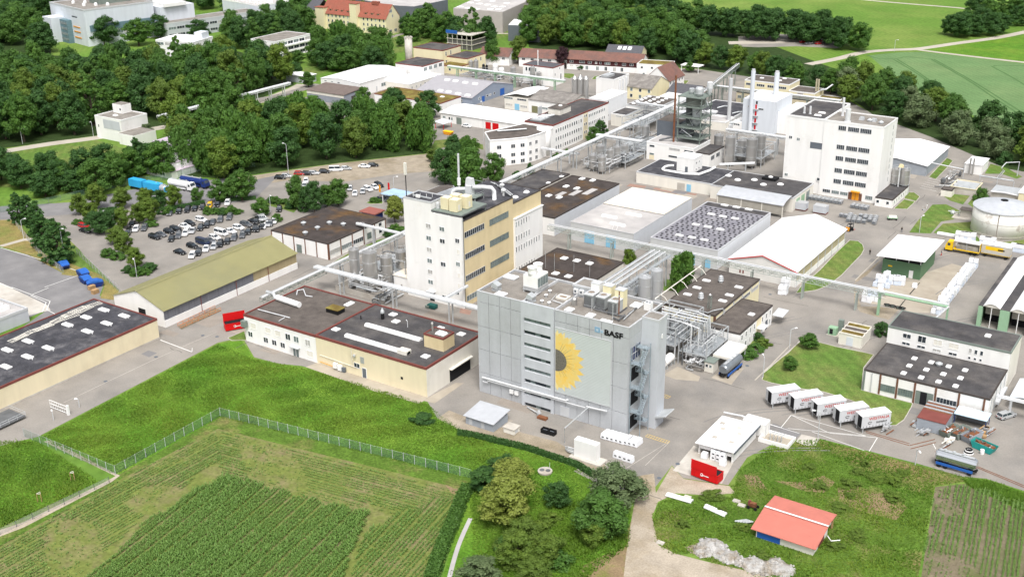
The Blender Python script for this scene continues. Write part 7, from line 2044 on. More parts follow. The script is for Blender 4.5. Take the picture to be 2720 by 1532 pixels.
# vehicles
def loft(secs):
 b=MB()
 k=len(secs[0])
 for s in secs:b.v+=[tuple(p) for p in s]
 for i in range(len(secs)-1):
  for j in range(k):
   j2=(j+1)%k
   b.f.append((i*k+j,i*k+j2,(i+1)*k+j2,(i+1)*k+j))
 b.f.append(tuple(reversed(range(k))))
 b.f.append(tuple((len(secs)-1)*k+j for j in range(k)))
 return b
def ring_at(x,z0,z1,w,wt):return [(x,-w,z0),(x,w,z0),(x,w*1.02,(z0+z1)/2),(x,wt,z1),(x,-wt,z1),(x,-w*1.02,(z0+z1)/2)]
def car_meshes(kind):
 if kind=='hatch':
  L,bz,rz_,c0,c1,r0,r1=2.05,0.86,1.46,-1.85,0.95,-1.55,0.15
 elif kind=='estate':
  L,bz,rz_,c0,c1,r0,r1=2.3,0.88,1.45,-2.15,0.95,-1.95,0.15
 elif kind=='van':
  L,bz,rz_,c0,c1,r0,r1=2.55,1.05,1.95,-2.5,1.85,-2.4,1.15
 else:
  L,bz,rz_,c0,c1,r0,r1=2.25,0.85,1.40,-1.6,0.85,-0.95,0.05
 body=loft([ring_at(-L,0.4,bz-0.12,0.72,0.66),ring_at(-L+0.25,0.26,bz,0.86,0.8),ring_at(0,0.24,bz+0.02,0.9,0.83),ring_at(L*0.55,0.25,bz,0.88,0.8),ring_at(L-0.3,0.28,bz-0.12,0.85,0.72),ring_at(L,0.38,bz-0.3,0.72,0.58)])
 cab=loft([[(c0,-0.80,bz-0.02),(c0,0.80,bz-0.02),(r0,0.62,rz_-0.04),(r0,-0.62,rz_-0.04)],[(c1,-0.80,bz-0.02),(c1,0.80,bz-0.02),(r1,0.62,rz_-0.04),(r1,-0.62,rz_-0.04)]])
 roof=BX(r0-0.05,r1+0.08,-0.64,0.64,rz_-0.06,rz_+0.02,0.06)
 pil=MB()
 for s in (-1,1):
  for (xa,xb) in ((c1,r1),(c0,r0),((c0+c1)/2,(r0+r1)/2)):
   pil.bar((xa,s*0.80,bz),(xb,s*0.63,rz_-0.03),0.055)
 wh=MB()
 n=12
 for i in (0,1):
  for k in range(n):
   a=2*math.pi*k/n
   wh.v.append((0.32*cos(a),-0.1+0.2*i,0.32*sin(a)))
 wh.f=[(k,(k+1)%n,n+(k+1)%n,n+k) for k in range(n)]+[tuple(reversed(range(n))),tuple(range(n,2*n))]
 rim=MB()
 for i in (0,1):
  for k in range(8):
   a=2*math.pi*k/8
   rim.v.append((0.18*cos(a),-0.115+0.23*i,0.18*sin(a)))
 rim.f=[(k,(k+1)%8,8+(k+1)%8,8+k) for k in range(8)]+[tuple(reversed(range(8))),tuple(range(8,16))]
 hl=BX(-0.09,0.09,-0.17,0.17,-0.07,0.07)
 return dict(L=L,bz=bz,body=body.mesh('body',CARW),cab=cab.mesh('glasshouse',GLASS),roof=roof.mesh('roof',CARW),pil=pil.mesh('pillars',CARW),wheel=wh.mesh('tyre',RUBBER),rim=rim.mesh('rim',CARS),lamp=hl.mesh('headlight',TRIMW),tail=BX(-0.05,0.05,-0.15,0.15,-0.08,0.08).mesh('tail_light',CARR))
CARM={k:car_meshes(k) for k in ('hatch','estate','saloon','van')}
def car(x,y,rz,m,kind,label,group,full=True):
 c=CARM[kind]
 t=T('parked_car' if kind!='van' else 'parked_van',label,'car' if kind!='van' else 'van',(x,y,0.03),rz,group,local=True)
 t.put('body',c['body'],(0,0,0),0,m)
 t.put('glasshouse',c['cab'])
 t.put('roof',c['roof'],(0,0,0),0,m)
 t.put('pillars',c['pil'],(0,0,0),0,m)
 for sx in (-1,1):
  for sy in (-1,1):
   w_=t.put('wheel',c['wheel'],(sx*c['L']*0.62,sy*0.8,0.32))
   t.put('rim',c['rim'],(0,0,0),0,None,w_)
 for sy in (-1,1):
  t.put('headlight',c['lamp'],(c['L']-0.1,sy*0.52,0.56))
  t.put('tail_light',c['tail'],(-c['L']+0.02,sy*0.56,0.66))
 return t
COLN={'W':(CARW,'white'),'K':(CARK,'black'),'G':(CARG,'dark grey'),'S':(CARS,'silver'),'N':(CARN,'dark blue'),'R':(CARR,'red'),'Y':(CARY,'yellow')}
KN={'hatch':'hatchback','estate':'estate car','saloon':'saloon car','van':'van'}
ORD=('first','second','third','fourth','fifth','sixth','seventh','eighth','ninth','tenth','eleventh','twelfth','thirteenth','fourteenth')
def carrow(spec,pts,rz,rowname,kinds=('hatch','estate','saloon')):
 for i,(c,p) in enumerate(zip(spec,pts)):
  k='van' if c.islower() else kinds[(i*7+len(rowname))%len(kinds)]
  m,cn=COLN[c.upper()]
  car(p[0],p[1],rz+0.03*((i*5)%3-1),m,k,'%s %s, %s from left in the %s'%(cn,KN[k],ORD[i],rowname),'cars in the plant car park')
HB=rad(-52)
carrow('KGWSKKGGG',[(-272.4,219.3),(-272.7,222.3),(-272.6,225.0),(-272.5,227.7),(-272.3,230.8),(-272.7,233.9),(-273.2,236.7),(-272.9,239.7),(-272.2,243.0)],HB,'middle double row, front half')
carrow('KGKKWKW',[(-278.0,217.5),(-278.2,220.0),(-278.1,223.3),(-278.1,226.0),(-277.9,229.4),(-278.5,232.1),(-278.1,236.5)],0,'middle double row, rear half')
carrow('WKWSKKGGKKKSW',[(-255.8,212.5),(-256.1,215.2),(-256.5,218.6),(-256.0,221.2),(-256.0,223.7),(-256.0,226.6),(-256.5,229.9),(-256.1,233.0),(-256.9,236.2),(-256.7,239.0),(-256.9,242.2),(-256.9,244.9),(-257.0,247.7)],HB,'olive roof double row, front half')
carrow('KKnGWwWWGKS',[(-261.2,212.6),(-261.9,218.1),(-261.5,221.9),(-261.1,224.2),(-261.8,226.9),(-262.9,230.7),(-262.0,233.6),(-262.3,237.3),(-262.4,240.8),(-262.5,244.3),(-262.4,247.8)],0,'olive roof double row, rear half')
carrow('GKKKKYKW',[(-292.2,236.0),(-290.9,238.6),(-289.7,241.1),(-288.6,243.3),(-287.5,245.6),(-286.5,247.7),(-285.5,250.3),(-283.8,253.2)],HB,'top row along the hedge')
carrow('WKKWG',[(-309.5,223.2),(-288.4,215.9),(-293.8,221.9),(-288.9,219.4),(-287.5,221.5)],HB,'short row among young trees')
carrow('RK',[(-305.3,212.6),(-301.5,210.1)],0,'pair at the left entrance')
carrow('SWGKK',[(-262.5,247.7),(-256.6,242.4),(-256.4,245.3),(-262.0,244.6),(-256.3,239.3)],HB,'row by the mossy workshop')
car(-264.1,257.2,HB,CARK,'hatch','black hatchback alone by the lamp near the three tall trees','cars by the gravel lot')
for (p,rz,m,k,lab) in (((-278.6,301.3),rad(35),CARW,'van','white van under the tree belt on the gravel lot'),((-276.4,304.4),rad(35),CARS,'hatch','silver hatchback right of the white van'),((-272.6,310.0),rad(20),CARW,'saloon','white car parked alone under the tree belt'),((-270.7,312.7),rad(35),CARK,'hatch','black car at the end of the tree belt'),
      ((-286.5,290.7),rad(30),CARR,'hatch','red car under the tree belt'),((-284.1,292.2),rad(30),CARK,'hatch','black car under the tree belt left of the silver one'),((-282.5,293.9),rad(30),CARS,'hatch','silver car under the tree belt'),((-280.5,297.2),rad(30),CARK,'hatch','black car left of the white van'),((-289.1,283.5),rad(30),CARK,'hatch','black car at the left end of the tree belt row'),
      ((-288.4,286.1),rad(30),CARS,'hatch','silver car behind the tall round tree'),((-278.3,285.2),HB,CARW,'hatch','upper white car between the tall trees'),((-275.1,281.0),HB,CARW,'hatch','lower white car between the tall trees'),
      ((-259.2,286.6),HB,CARS,'hatch','silver car behind the round tree on the lot'),((-254.0,283.2),HB,CARW,'saloon','white car at the front of the angled lot row'),((-253.2,286.3),HB,CARS,'hatch','silver hatchback in the angled lot row'),((-253.4,289.4),rad(-20),CARW,'estate','white estate in the angled lot row'),((-252.9,292.3),rad(-20),CARW,'saloon','white saloon in the angled lot row'),((-253.1,294.9),rad(-20),CARK,'estate','dark estate at the back of the angled lot row'),
      ((-241.6,283.1),0.0,CARG,'estate','dark estate beside the planted island'),((-240.9,285.4),0.0,CARS,'estate','silver estate behind the dark one at the planted island')):
 car(p[0],p[1],rz,m,k,lab,'cars on the gravel lot')
car(-274.4,376.7,0.0,CARW,'saloon','white car in front of the white works building with red gates','cars at the works')
car(-33.9,237.2,rad(60),CARS,'estate','silver pick-up parked beside the garage building','cars at the works')
for k,(p,c) in enumerate(zip(((-232,629),(-229,632),(-227,634),(-225,634),(-223,636),(-220,637),(-222,620),(-222,625),(-218,618),(-221,629),(-216,621),(-218,629),(-215,627),(-213,620),(-210,623),(-217,644),(-219,642),),'GGWKKGRRSWSRRRGWK')):
 m,cn=COLN[c]
 car(p[0],p[1],rad(60),m,('hatch','estate','saloon')[k%3],'%s car in the far car park, %s counted from the left'%(cn,('first','second','third','fourth','fifth','sixth','seventh','eighth','ninth','tenth','eleventh','twelfth','thirteenth','fourteenth','fifteenth','sixteenth','seventeenth')[k]),'cars in the far car park')
WHL=CARM['van']['wheel']
def wheels(t,xs,w,r=1.5):
 for x in xs:
  for s in (-1,1):
   t.put('wheel',WHL,(x,s*w,0.32*r),0,None,None,(r,r,r))
def tractor(t,x0,m,w=1.2,h=3.0):
 t.a('cab',EX('y',-w,w,[(x0,0.8),(x0,h),(x0+1.5,h),(x0+2.0,h-1.0),(x0+2.15,0.6),(x0,0.6)]),m)
 t.a('windscreen',MB().quad((x0+1.56,-w+0.15,h-0.08),(x0+2.03,-w+0.15,h-1.0),(x0+2.03,w-0.15,h-1.0),(x0+1.56,w-0.15,h-0.08)),GLASS)
 for s in (-1,1):t.a('side_window',BX(x0+0.7,x0+1.5,s*(w+0.01)-0.01,s*(w+0.01)+0.01,h-1.2,h-0.4),GLASS)
 t.a('bumper',BX(x0+2.05,x0+2.25,-w,w,0.4,0.9),RUBBER)
def tanker(label,p,rz,cabm,tankm,L=11.0,hascab=True,group=None,name='tank_truck',r=1.15):
 t=T(name,label,'truck' if hascab else 'trailer',(p[0],p[1],0.03),rz,group,local=True)
 t.a('chassis',BX(-L/2,L/2,-0.5,0.5,0.75,1.05),RUBBER)
 b=MB()
 x1=L/2-(2.2 if hascab else 0.2)
 secs=[]
 for x,k in ((-L/2,0.75),(-L/2+0.35,1.0),(x1-0.35,1.0),(x1,0.75)):
  secs.append([(x,k*r*1.05*cos(2*math.pi*i/16),2.15+k*r*sin(2*math.pi*i/16)) for i in range(16)])
 t.a('tank',loft(secs),tankm)
 t.a('catwalk',BX(-L/2+0.6,x1-0.6,-0.35,0.35,2.15+r,2.15+r+0.1),GALV)
 for k in range(3):t.a('dome_lid',CY(-L/2+1.6+k*(L-4.5)/2,0,2.15+r+0.1,2.15+r+0.35,0.3,10),GALV)
 t.a('side_skirt',BX(-L/2+0.4,x1-0.4,-1.15,-1.05,0.6,1.15).box(-L/2+0.4,x1-0.4,1.05,1.15,0.6,1.15),cabm)
 wheels(t,[-L/2+1.0,-L/2+2.2,L/2-(3.4 if hascab else 1.2)]+([L/2-0.9] if hascab else []),0.98)
 if hascab:tractor(t,L/2-2.0,cabm)
 return t
tanker('light blue tipper road train parked behind the car park, at left',(-311.6,249.7),rad(-3),CYANB,CARS,9.0)
t=T('box_truck','azure box truck with trailer behind the car park trees','truck',(-316.9,249.1,0.03),rad(2))
t.a('box',BX(-9.5,-3.2,-1.25,1.25,1.1,3.6),CYANB)
t.a('box',BX(-2.2,5.0,-1.25,1.25,1.1,3.6),CYANB)
t.a('chassis',BX(-9.5,5.2,-0.5,0.5,0.7,1.08),RUBBER)
wheels(t,(-8.6,-4.2,-1.2,0.2,4.4),0.98)
tanker('white tank truck beside the azure box truck',(-309.9,256.6),rad(5),CARW,CARW,11.0)
tanker('navy blue tank truck with white stripe behind the car park',(-308.7,261.4),rad(5),DBLUE,DBLUE,12.0)
tanker('blue and silver tank truck backed into the covered filling bay',(-91.8,226.1),rad(-92),BLUE,mat('tank_grey',(0.22,0.24,0.26),rough=0.35,metal=0.4),8.5,False)
tanker('blue and silver tank trailer parked by the field edge at the lower right',(-37.5,210.2),rad(-2),BLUE,mat('tank_chrome',(0.62,0.64,0.66),rough=0.15,metal=0.9,var=0.03),8.0,False,r=1.2)
# yellow lorry with trailer
t=T('yellow_lorry','yellow flatbed lorry with white curtain roof loading by the green shed','truck',(-66.5,332.8,0.03),rad(180))
lx,ly=0,0
t.a('bed',BX(-4.8,2.4,-1.25,1.25,1.0,1.3),YELLOW)
t.a('roof',BX(-4.8,2.4,-1.27,1.27,3.6,3.75),TRIMW)
for x in (-4.75,-1.2,2.35):
 for s in (-1,1):t.a('stake',BX(x-0.06,x+0.06,s*1.22-0.05,s*1.22+0.05,1.3,3.6),GALV)
t.a('load',BX(-4.4,1.6,-1.0,1.1,1.31,2.6),mat('pallet_load',(0.30,0.28,0.24),var=0.4,scale=1.5))
t.a('rear_wall',BX(-4.85,-4.8,-1.25,1.25,1.3,3.6),YELLOW)
wheels(t,(-3.6,-2.4,3.6),0.98)
tractor(t,2.6,YELLOW,1.2,3.1)
t=T('yellow_trailer','grey box trailer with yellow sides behind the yellow lorry','trailer',(-57.6,334.1,0.03),rad(180))
t.a('box',BX(-4.0,3.9,-1.27,1.27,1.15,3.7),mat('box_grey',(0.50,0.48,0.43)))
t.a('yellow_print',BX(-2.0,2.8,1.27,1.285,2.2,3.3),YELLOW)
t.a('black_print',BX(-2.4,-0.6,1.285,1.3,2.4,2.8),BLACK)
t.a('roof',BX(-4.05,3.95,-1.3,1.3,3.71,3.8),TRIMW)
t.a('skirt',BX(-4.0,3.9,-1.2,1.2,0.95,1.14),YELLOW)
t.a('drawbar',BX(3.9,5.6,-0.1,0.1,0.75,0.9),RUBBER)
wheels(t,(-2.9,2.8),0.98)
# swap bodies on legs
WRED=mat('lettering_red',(0.45,0.05,0.04),var=0.05)
sw=('first','second','third','fourth')
for i,(p,word) in enumerate(zip(((-76.4,216.5),(-71.4,216.7),(-66.3,216.6),(-61.4,216.3),(-56.7,216.3),),('special','intralog','intralog','special','intralog'))):
 lab='white swap body on legs with red lettering, %s'%('frontmost of five, nearest the garage' if i==4 else '%s of five counted from the lawn'%sw[i])
 t=T('swap_body',lab,'container',(p[0]+0.4,p[1]+1.2,0),rad(50),'white swap bodies in a row',local=True)
 t.a('box',BX(-3.4,3.4,-1.25,1.25,1.15,3.85),mat('swap_side',(0.54,0.55,0.57),var=0.04) if 'swap_side' not in MATS else MATS['swap_side'])
 t.a('roof',BX(-3.45,3.45,-1.3,1.3,3.86,3.95),ROOFW)
 t.a('door_end',BX(-3.46,-3.4,-1.15,0.2,1.25,3.75),DARKIN)
 t.a('door_leaf',BX(-3.46,-3.4,0.25,1.2,1.25,3.75),TRIMG)
 for x in (-2.9,2.7):
  for s in (-1,1):t.a('leg',BX(x-0.08,x+0.08,s*1.1-0.08,s*1.1+0.08,0,1.15),GALV)
 t.a('skid',BX(-3.3,3.3,-1.0,-0.8,0.95,1.14).box(-3.3,3.3,0.8,1.0,0.95,1.14),PIPED)
 for k in range(9):t.a('curtain_strap',BX(-3.0+k*0.75,-2.9+k*0.75,-1.27,-1.25,1.2,1.6),PIPED)
 for s_,z,sz,m in (('WESTFALIA',2.8,0.92,WRED),(word,1.9,0.82,BLACK)):
  me=text_mesh(s_,sz,0.005,0.018)
  me.materials.clear()
  me.materials.append(m)
  o=t.put('lettering',me,(-1.75 if m is WRED else 0.0,-1.262,z))
  o.rotation_euler=(math.pi/2,0,0)
 t.a('swoosh',TB([(-1.5+0.45*cos(rad(a)),-1.262,2.2+0.24*sin(rad(a))) for a in range(20,330,30)],0.06,4),BLACK)
# red roll-off containers
def rolloff(label,p,rz,open_lid=True):
 t=T('red_container',label,'container',(p[0],p[1],0.03),rz,'red roll-off containers',local=True)
 t.a('box',BX(-2.9,2.9,-1.15,1.15,0.25,1.9),RED)
 for k in range(8):t.a('rib',BX(-2.7+k*0.75,-2.58+k*0.75,-1.21,-1.15,0.35,1.8),RED)
 t.a('rim',RG(-2.95,2.95,-1.2,1.2,0.12,1.9,2.02),RED)
 t.a('inside',BX(-2.8,2.8,-1.05,1.05,1.7,1.91),DARKIN)
 t.a('lid',BX(-2.9,2.6,-0.2-1.05,-0.1-1.05,2.05,3.9) if open_lid else BX(-2.9,2.6,0.98,1.08,2.05,4.1),RED)
 for x in (-2.2,2.2):t.a('skid',BX(x-0.4,x+0.4,-0.8,0.8,0.0,0.24),RUBBER)
 t.a('emblem_ring',TB([(-0.5+0.28*cos(rad(a)),-1.225,1.15+0.28*sin(rad(a))) for a in range(30,331,30)],0.05,4),TRIMW)
 t.a('emblem_bar',BX(-0.5,1.0,-1.235,-1.215,1.03,1.2),TRIMW)
 return t
rolloff('red roll-off container with raised lid in front of the white store',(-77.0,181.3),rad(-4))
rolloff('red roll-off container with raised lid beside the white laboratory wing',(-207.1,183.1),rad(58),False)
# scrap skips, red rusty container, workshop clutter at lower right
t=T('rusty_container','grey container with a red and rusty corrugated roof in the scrap yard','container',(-46.5,226.8,0))
x,y=-45.5,222.6
t.a('wall',BX(x-3.0,x+2.6,y-0.5,y+8.2,0.1,2.7),GREYSH)
t.a('roof',BX(x-3.1,x+2.7,y-0.6,y+3.8,2.71,2.85),TRIMR)
for k in range(6):t.a('roof_strip',BX(x-3.1,x+2.7,y+3.85+k*0.75,y+4.45+k*0.75,2.71,2.84+0.02*(k%2)),CARS if k%2 else RUST)
for (p,m,lab,rz) in (((-42.0,223.4),GREENST,'rusty filled scrap skip, leftmost of three',rad(68)),((-40.2,223.9),GREENST,'brown filled scrap skip, middle of three',rad(68)),((-37.8,223.7),GREYSH,'blue grey scrap skip full of metal, right of three',rad(68)),((-34.7,220.8),TURQ,'turquoise scrap skip standing crosswise by the tank trailer',rad(-18))):
 t=T('scrap_skip',lab,'skip',(p[0],p[1],0.03),rz,'scrap skips',local=True)
 b=MB()
 b.box(-1.9,1.9,-1.0,1.0,0.05,0.2)
 for s in (-1,1):
  b.extr('y',s*1.0-0.05,s*1.0+0.05,[(-1.9,0.1),(-2.5,1.5),(2.5,1.5),(1.9,0.1)])
 b.quad((-1.9,-1,0.1),(-1.9,1,0.1),(-2.5,1,1.5),(-2.5,-1,1.5)).quad((1.9,-1,0.1),(2.5,-1,1.5),(2.5,1,1.5),(1.9,1,0.1))
 t.a('trough',b,m)
 t.a('scrap_fill',BX(-2.1,2.1,-0.9,0.9,0.9,1.25,0.2),RUST)
 r=random.Random(int(p[0]*10))
 for k in range(7):
  a=(r.uniform(-1.6,1.6),r.uniform(-0.6,0.6))
  t.a('scrap_piece',MB().bar((a[0],a[1],1.2),(a[0]+r.uniform(-1,1),a[1]+r.uniform(-0.5,0.5),1.5+r.random()*0.4),0.14),r.choice((GALV,CARS,RUST,PIPED)))
t=T('blue_tarp_shelter','pale blue sheet roof over shelving in the scrap yard','shelter',(-39.4,230.2,0))
x,y=-39.3,229.9
t.a('roof',BX(x-3.4,x+3.2,y-1.6,y+2.4,2.4,2.55),mat('pale_blue_sheet',(0.52,0.66,0.74)))
for a in (-3.2,3.0):
 for b in (-1.4,2.2):t.a('post',BX(x+a-0.07,x+a+0.07,y+b-0.07,y+b+0.07,0,2.4),DBLUE)
t.a('shelf',BX(x-3.0,x+2.8,y+0.5,y+2.0,0.4,1.6),PIPED)
for (p,m,lab,nm) in (((-43.1,233.9),YELLOW,'yellow machine cabinet by the garage wall','machine_cabinet'),((-43.1,231.0),CARS,'stack of pale pipes between the rusty container and the shelter','pipe_stack'),((-41.5,218.8),OFFW,'pale scrap heap in front of the skips','scrap_heap'),((-36.9,217.8),BLACK,'black and white coil of hose by the turquoise skip','hose_coil'),((-34.6,218.9),TRIMW,'white drum beside the turquoise skip','drum'),((-35.3,227.6),CARS,'stacked steel racks right of the shelter','rack_stack'),((-46.4,220.3),CARS,'small heap of fittings before the rusty container','fittings_heap'),((-53.4,218.6),CARS,'heap of green and silver fittings by the lawn corner','fittings_heap'),((-36.5,226.9),WOOD,'stack of planks beside the blue skip','plank_stack'),((-48.4,223.5),GALV,'bin of offcuts left of the rusty container','offcut_bin')):
 t=T(nm,lab,'scrap',(p[0],p[1],0.02))
 r=random.Random(len(lab))
 if 'coil' in nm:
  for k in range(4):t.a('loop',TB([(p[0]+(0.9-0.1*k)*cos(rad(a)),p[1]+(0.9-0.1*k)*sin(rad(a)),0.15+0.25*k) for a in range(0,361,30)],0.12,5),m if k%2 else TRIMW)
 elif nm=='drum':
  t.a('shell',LT(p[0],p[1],[(0.4,0.02),(0.45,0.5),(0.4,1.0)],12),m)
 else:
  for k in range(7):
   a,b=p[0]+r.uniform(-0.9,0.9),p[1]+r.uniform(-1.2,1.2)
   z=0.1+0.18*k
   if k%2:t.a('piece',BX(a-0.5,a+0.5,b-0.4,b+0.4,z-0.08,z+0.4),m)
   else:t.a('piece',TB([(a-0.4,b-1.2,z),(a+0.4,b+1.2,z+0.2)],0.12,5),r.choice((m,GALV,RUST)))
# blue skips at the service yard
for (p,lab,rz) in (((-280.8,186.8),'blue lidded skip by the lamp post, apart from the others',rad(-20)),((-270.8,185.7),'blue lidded skip, upper of the cluster',rad(-15)),((-266.0,182.9),'blue lidded skip, middle of the cluster',rad(-15)),((-261.3,182.4),'dark blue upright skip behind the pallets',rad(60))):
 t=T('blue_skip',lab,'skip',(p[0],p[1],0.03),rz,'blue skips in the service yard',local=True)
 t.a('trough',EX('y',-1.1,1.1,[(-1.4,0.15),(-2.3,1.2),(-2.0,1.4),(2.0,1.4),(2.3,1.2),(1.4,0.15)]),DBLUE)
 t.a('lid',EX('y',-1.15,1.15,[(-2.1,1.41),(-0.8,2.0),(0.8,2.0),(2.1,1.41)]),BLUE)
 for s in (-1,1):t.a('bracket',BX(-0.3,0.3,s*1.12-0.06,s*1.12+0.06,0.3,1.3),DBLUE)
for p,lab in (((-263.3,182.9),'pallet stack inside the blue skip cluster'),((-257.1,179.1),'pallet stack below the dark blue skip'),((-260.3,180.5),'upper pallet stack by the dark blue skip')):
 t=T('pallet_stack',lab,'pallets',(p[0],p[1],0.03))
 for k in range(6):t.a('pallet',BX(p[0]-0.6,p[0]+0.6,p[1]-0.9,p[1]+0.9,0.05+k*0.2,0.19+k*0.2),WOOD)
# construction barrier frames by the olive hall
t=T('barrier_fence','orange barrier frames laid out along the road by the olive hall','barrier',(-219.1,181.5,0))
for a,b in (((-219.0,175.4),(-218.7,189.0)),((-220.6,175.9),(-221.2,189.3))):
 for k in range(7):
  u0,u1=k/7,(k+0.9)/7
  p0=(a[0]+(b[0]-a[0])*u0,a[1]+(b[1]-a[1])*u0)
  p1=(a[0]+(b[0]-a[0])*u1,a[1]+(b[1]-a[1])*u1)
  q=MB()
  for hh in (0.3,0.95):q.tube([(*p0,hh),(*p1,hh)],0.06,4)
  q.bar((*p0,0.03),(*p0,1.0),0.05)
  q.bar((*p1,0.03),(*p1,1.0),0.05)
  t.a('frame',q,mat('barrier_orange',(0.55,0.22,0.09)) if 'barrier_orange' not in MATS else MATS['barrier_orange'])
t.a('base_grid',MB().prism([(-220.6,175.9),(-218.3,175.1),(-218.7,189.0),(-221.2,189.3)],0.05,0.07),mat('trench',(0.20,0.17,0.12)))
# wrapped pallets, bins
bagm=BX(-0.62,0.62,-0.55,0.55,0.16,1.25,0.08).box(-0.6,0.6,-0.5,0.5,0.0,0.12).mesh('wrapped_load',WRAP)
labm=BX(-0.25,0.25,-0.02,0.0,-0.12,0.12).mesh('black_label',BLACK)
def bag(p,z,rz,lab,grp,m=WRAP,mark=True,sc=1.0,sy=1.0):
 t=T('wrapped_pallet',lab,'pallet load',(p[0],p[1],z+0.03),rz,grp,local=True)
 t.put('wrapped_load',bagm,(0,0,0),0,m,None,(sc,sc*sy,sc))
 if mark:t.put('black_label',labm,(0,-0.56*sc*sy,0.6*sc))
for i,p in enumerate(((-101.3,183.7),(-100.3,183.8),(-99.3,183.8),(-98.3,183.9),(-97.3,183.9),(-96.3,184.1),(-95.4,184.2),(-94.4,184.3),)):
 bag((p[0],p[1]+1.2),0,rad(-4),'white wrapped pallet with label, %s from left in the row under the outer stair'%ORD[i],'wrapped pallets under the outer stair',sc=1.0,sy=2.4)
for i,p in enumerate(((-95.5,178.9),(-94.5,178.9),(-93.4,178.8),(-92.4,178.8),)):
 bag(p,0,rad(-4),'white wrapped pallet with label, %s from left of four by the chiller'%ORD[i],'four wrapped pallets by the chiller',sc=1.05)
for i,p in enumerate(((-78.8,188.5),(-77.8,188.5),(-76.9,188.6),)):
 bag(p,0.9,0,'upper white wrapped pallet, %s from left in the white store front'%ORD[i],'wrapped pallets in the white store')
 bag(p,0,0,'lower white wrapped pallet, %s from left in the white store front'%ORD[i],'wrapped pallets in the white store')
bag((-80.6,188.0),0,0,'single white wrapped pallet behind the red container','wrapped pallets in the white store',mark=False)
bag((-76.4,187.4),0,0,'single white wrapped pallet beside the red container','wrapped pallets in the white store',mark=False)
r=random.Random(8)
def stack_row(a,b,n,levels,lab,grp,seed,m2=WRAPB):
 r=random.Random(seed)
 for k in range(n):
  u=k/max(1,n-1)
  for s in range(2):
   lv=r.choice(levels)
   for z in range(lv):
    bag((a[0]+(b[0]-a[0])*u+s*1.3,a[1]+(b[1]-a[1])*u),z*1.28,r.uniform(-0.06,0.06),lab%('on the ground' if z==0 else 'stacked on top'),grp,WRAP if (z or r.random()<0.5) else m2,mark=False)
stack_row((-61.7,284.5),(-61.8,322.8),26,(1,2,2),'white wrapped pallet in the long diagonal row on the concrete yard, %s','long row of wrapped pallets in the yard',3)
stack_row((-79.8,294.6),(-80.1,300.0),3,(1,2),'white wrapped pallet in the green shed block, left side, %s','block of wrapped pallets by the green shed',4)
stack_row((-78.0,295.1),(-78.5,301.0),3,(1,2),'white wrapped pallet in the green shed block, middle, %s','block of wrapped pallets by the green shed',5)
stack_row((-76.7,298.4),(-75.2,299.3),3,(2,),'white wrapped pallet in the green shed block, right side, %s','block of wrapped pallets by the green shed',6)
stack_row((-79.0,282.7),(-80.5,288.8),3,(1,2),'blue white pallet bin beside the portal column, %s','pallet bins by the portal column',7,WRAPB)
stack_row((-77.4,284.3),(-77.8,288.1),2,(1,2),'blue white pallet bin right of the portal column, %s','pallet bins by the portal column',8,WRAPB)
stack_row((-70.7,343.9),(-67.5,344.4),4,(2,),'white wrapped pallet in front of the round tank, %s','wrapped pallets by the round tank',9)
stack_row((-63.6,343.1),(-61.6,343.2),3,(2,),'white wrapped pallet behind the yellow lorry, %s','wrapped pallets by the round tank',10)
stack_row((-54.6,341.5),(-51.6,341.6),4,(2,),'white wrapped pallet at the right edge beyond the trailer, %s','wrapped pallets by the round tank',11)
bag((-70.6,299.1),0,0,'single white wrapped pallet on the pale concrete by the drain line','lone pallets',mark=False)
for i,p in enumerate(((-99.3,276.2),(-98.4,276.8),(-100.6,281.4),(-99.7,282.0))):
 for z in range(2):bag(p,z*1.3,0,'white wrapped pallet beside the tent hall front, number %s, %s'%(ORD[i],('below','above')[z]),'wrapped pallets by the tent hall',sy=1.6,mark=False)
sheet('drain_line',[(-70.3,284.2),(-70.4,290.9),(-70.2,291.1),(-70.0,284.3)],0.06,BLACK)
sheet('drain_line',[(-70.5,293.8),(-70.5,303.4),(-70.3,303.6),(-70.2,293.9)],0.06,BLACK)
for i,p in enumerate(((-73.0,282.8),(-71.6,282.8),(-70.1,282.6),(-69.1,282.7),)):
 t=T('water_trough','black oval trough, %s from left along the yard edge'%ORD[i],'trough',(p[0],p[1],0))
 t.a('rim',TB([(p[0]+0.8*cos(rad(a)),p[1]+0.45*sin(rad(a)),0.5) for a in range(0,361,30)],0.12,5),BLACK)
 t.a('basin',LT(p[0],p[1],[(0.4,0.03),(0.6,0.4)],10),GREENST)
# low white beams and loading ramps near the tank
for a,b,lab in (((-76.8,344.3),(-69.5,344.3),'long white plank stack behind the green shed roof'),((-61.7,344.3),(-55.8,344.3),'long white plank stack behind the yellow lorry')):
 t=T('plank_stack',lab,'planks',((a[0]+b[0])/2,(a[1]+b[1])/2,0))
 for k in range(3):t.a('plank',MB().prism([(a[0],a[1]+k*0.5),(b[0],b[1]+k*0.5),(b[0],b[1]+k*0.5+0.45),(a[0],a[1]+k*0.5+0.45)],0.2,0.75),TRIMW)
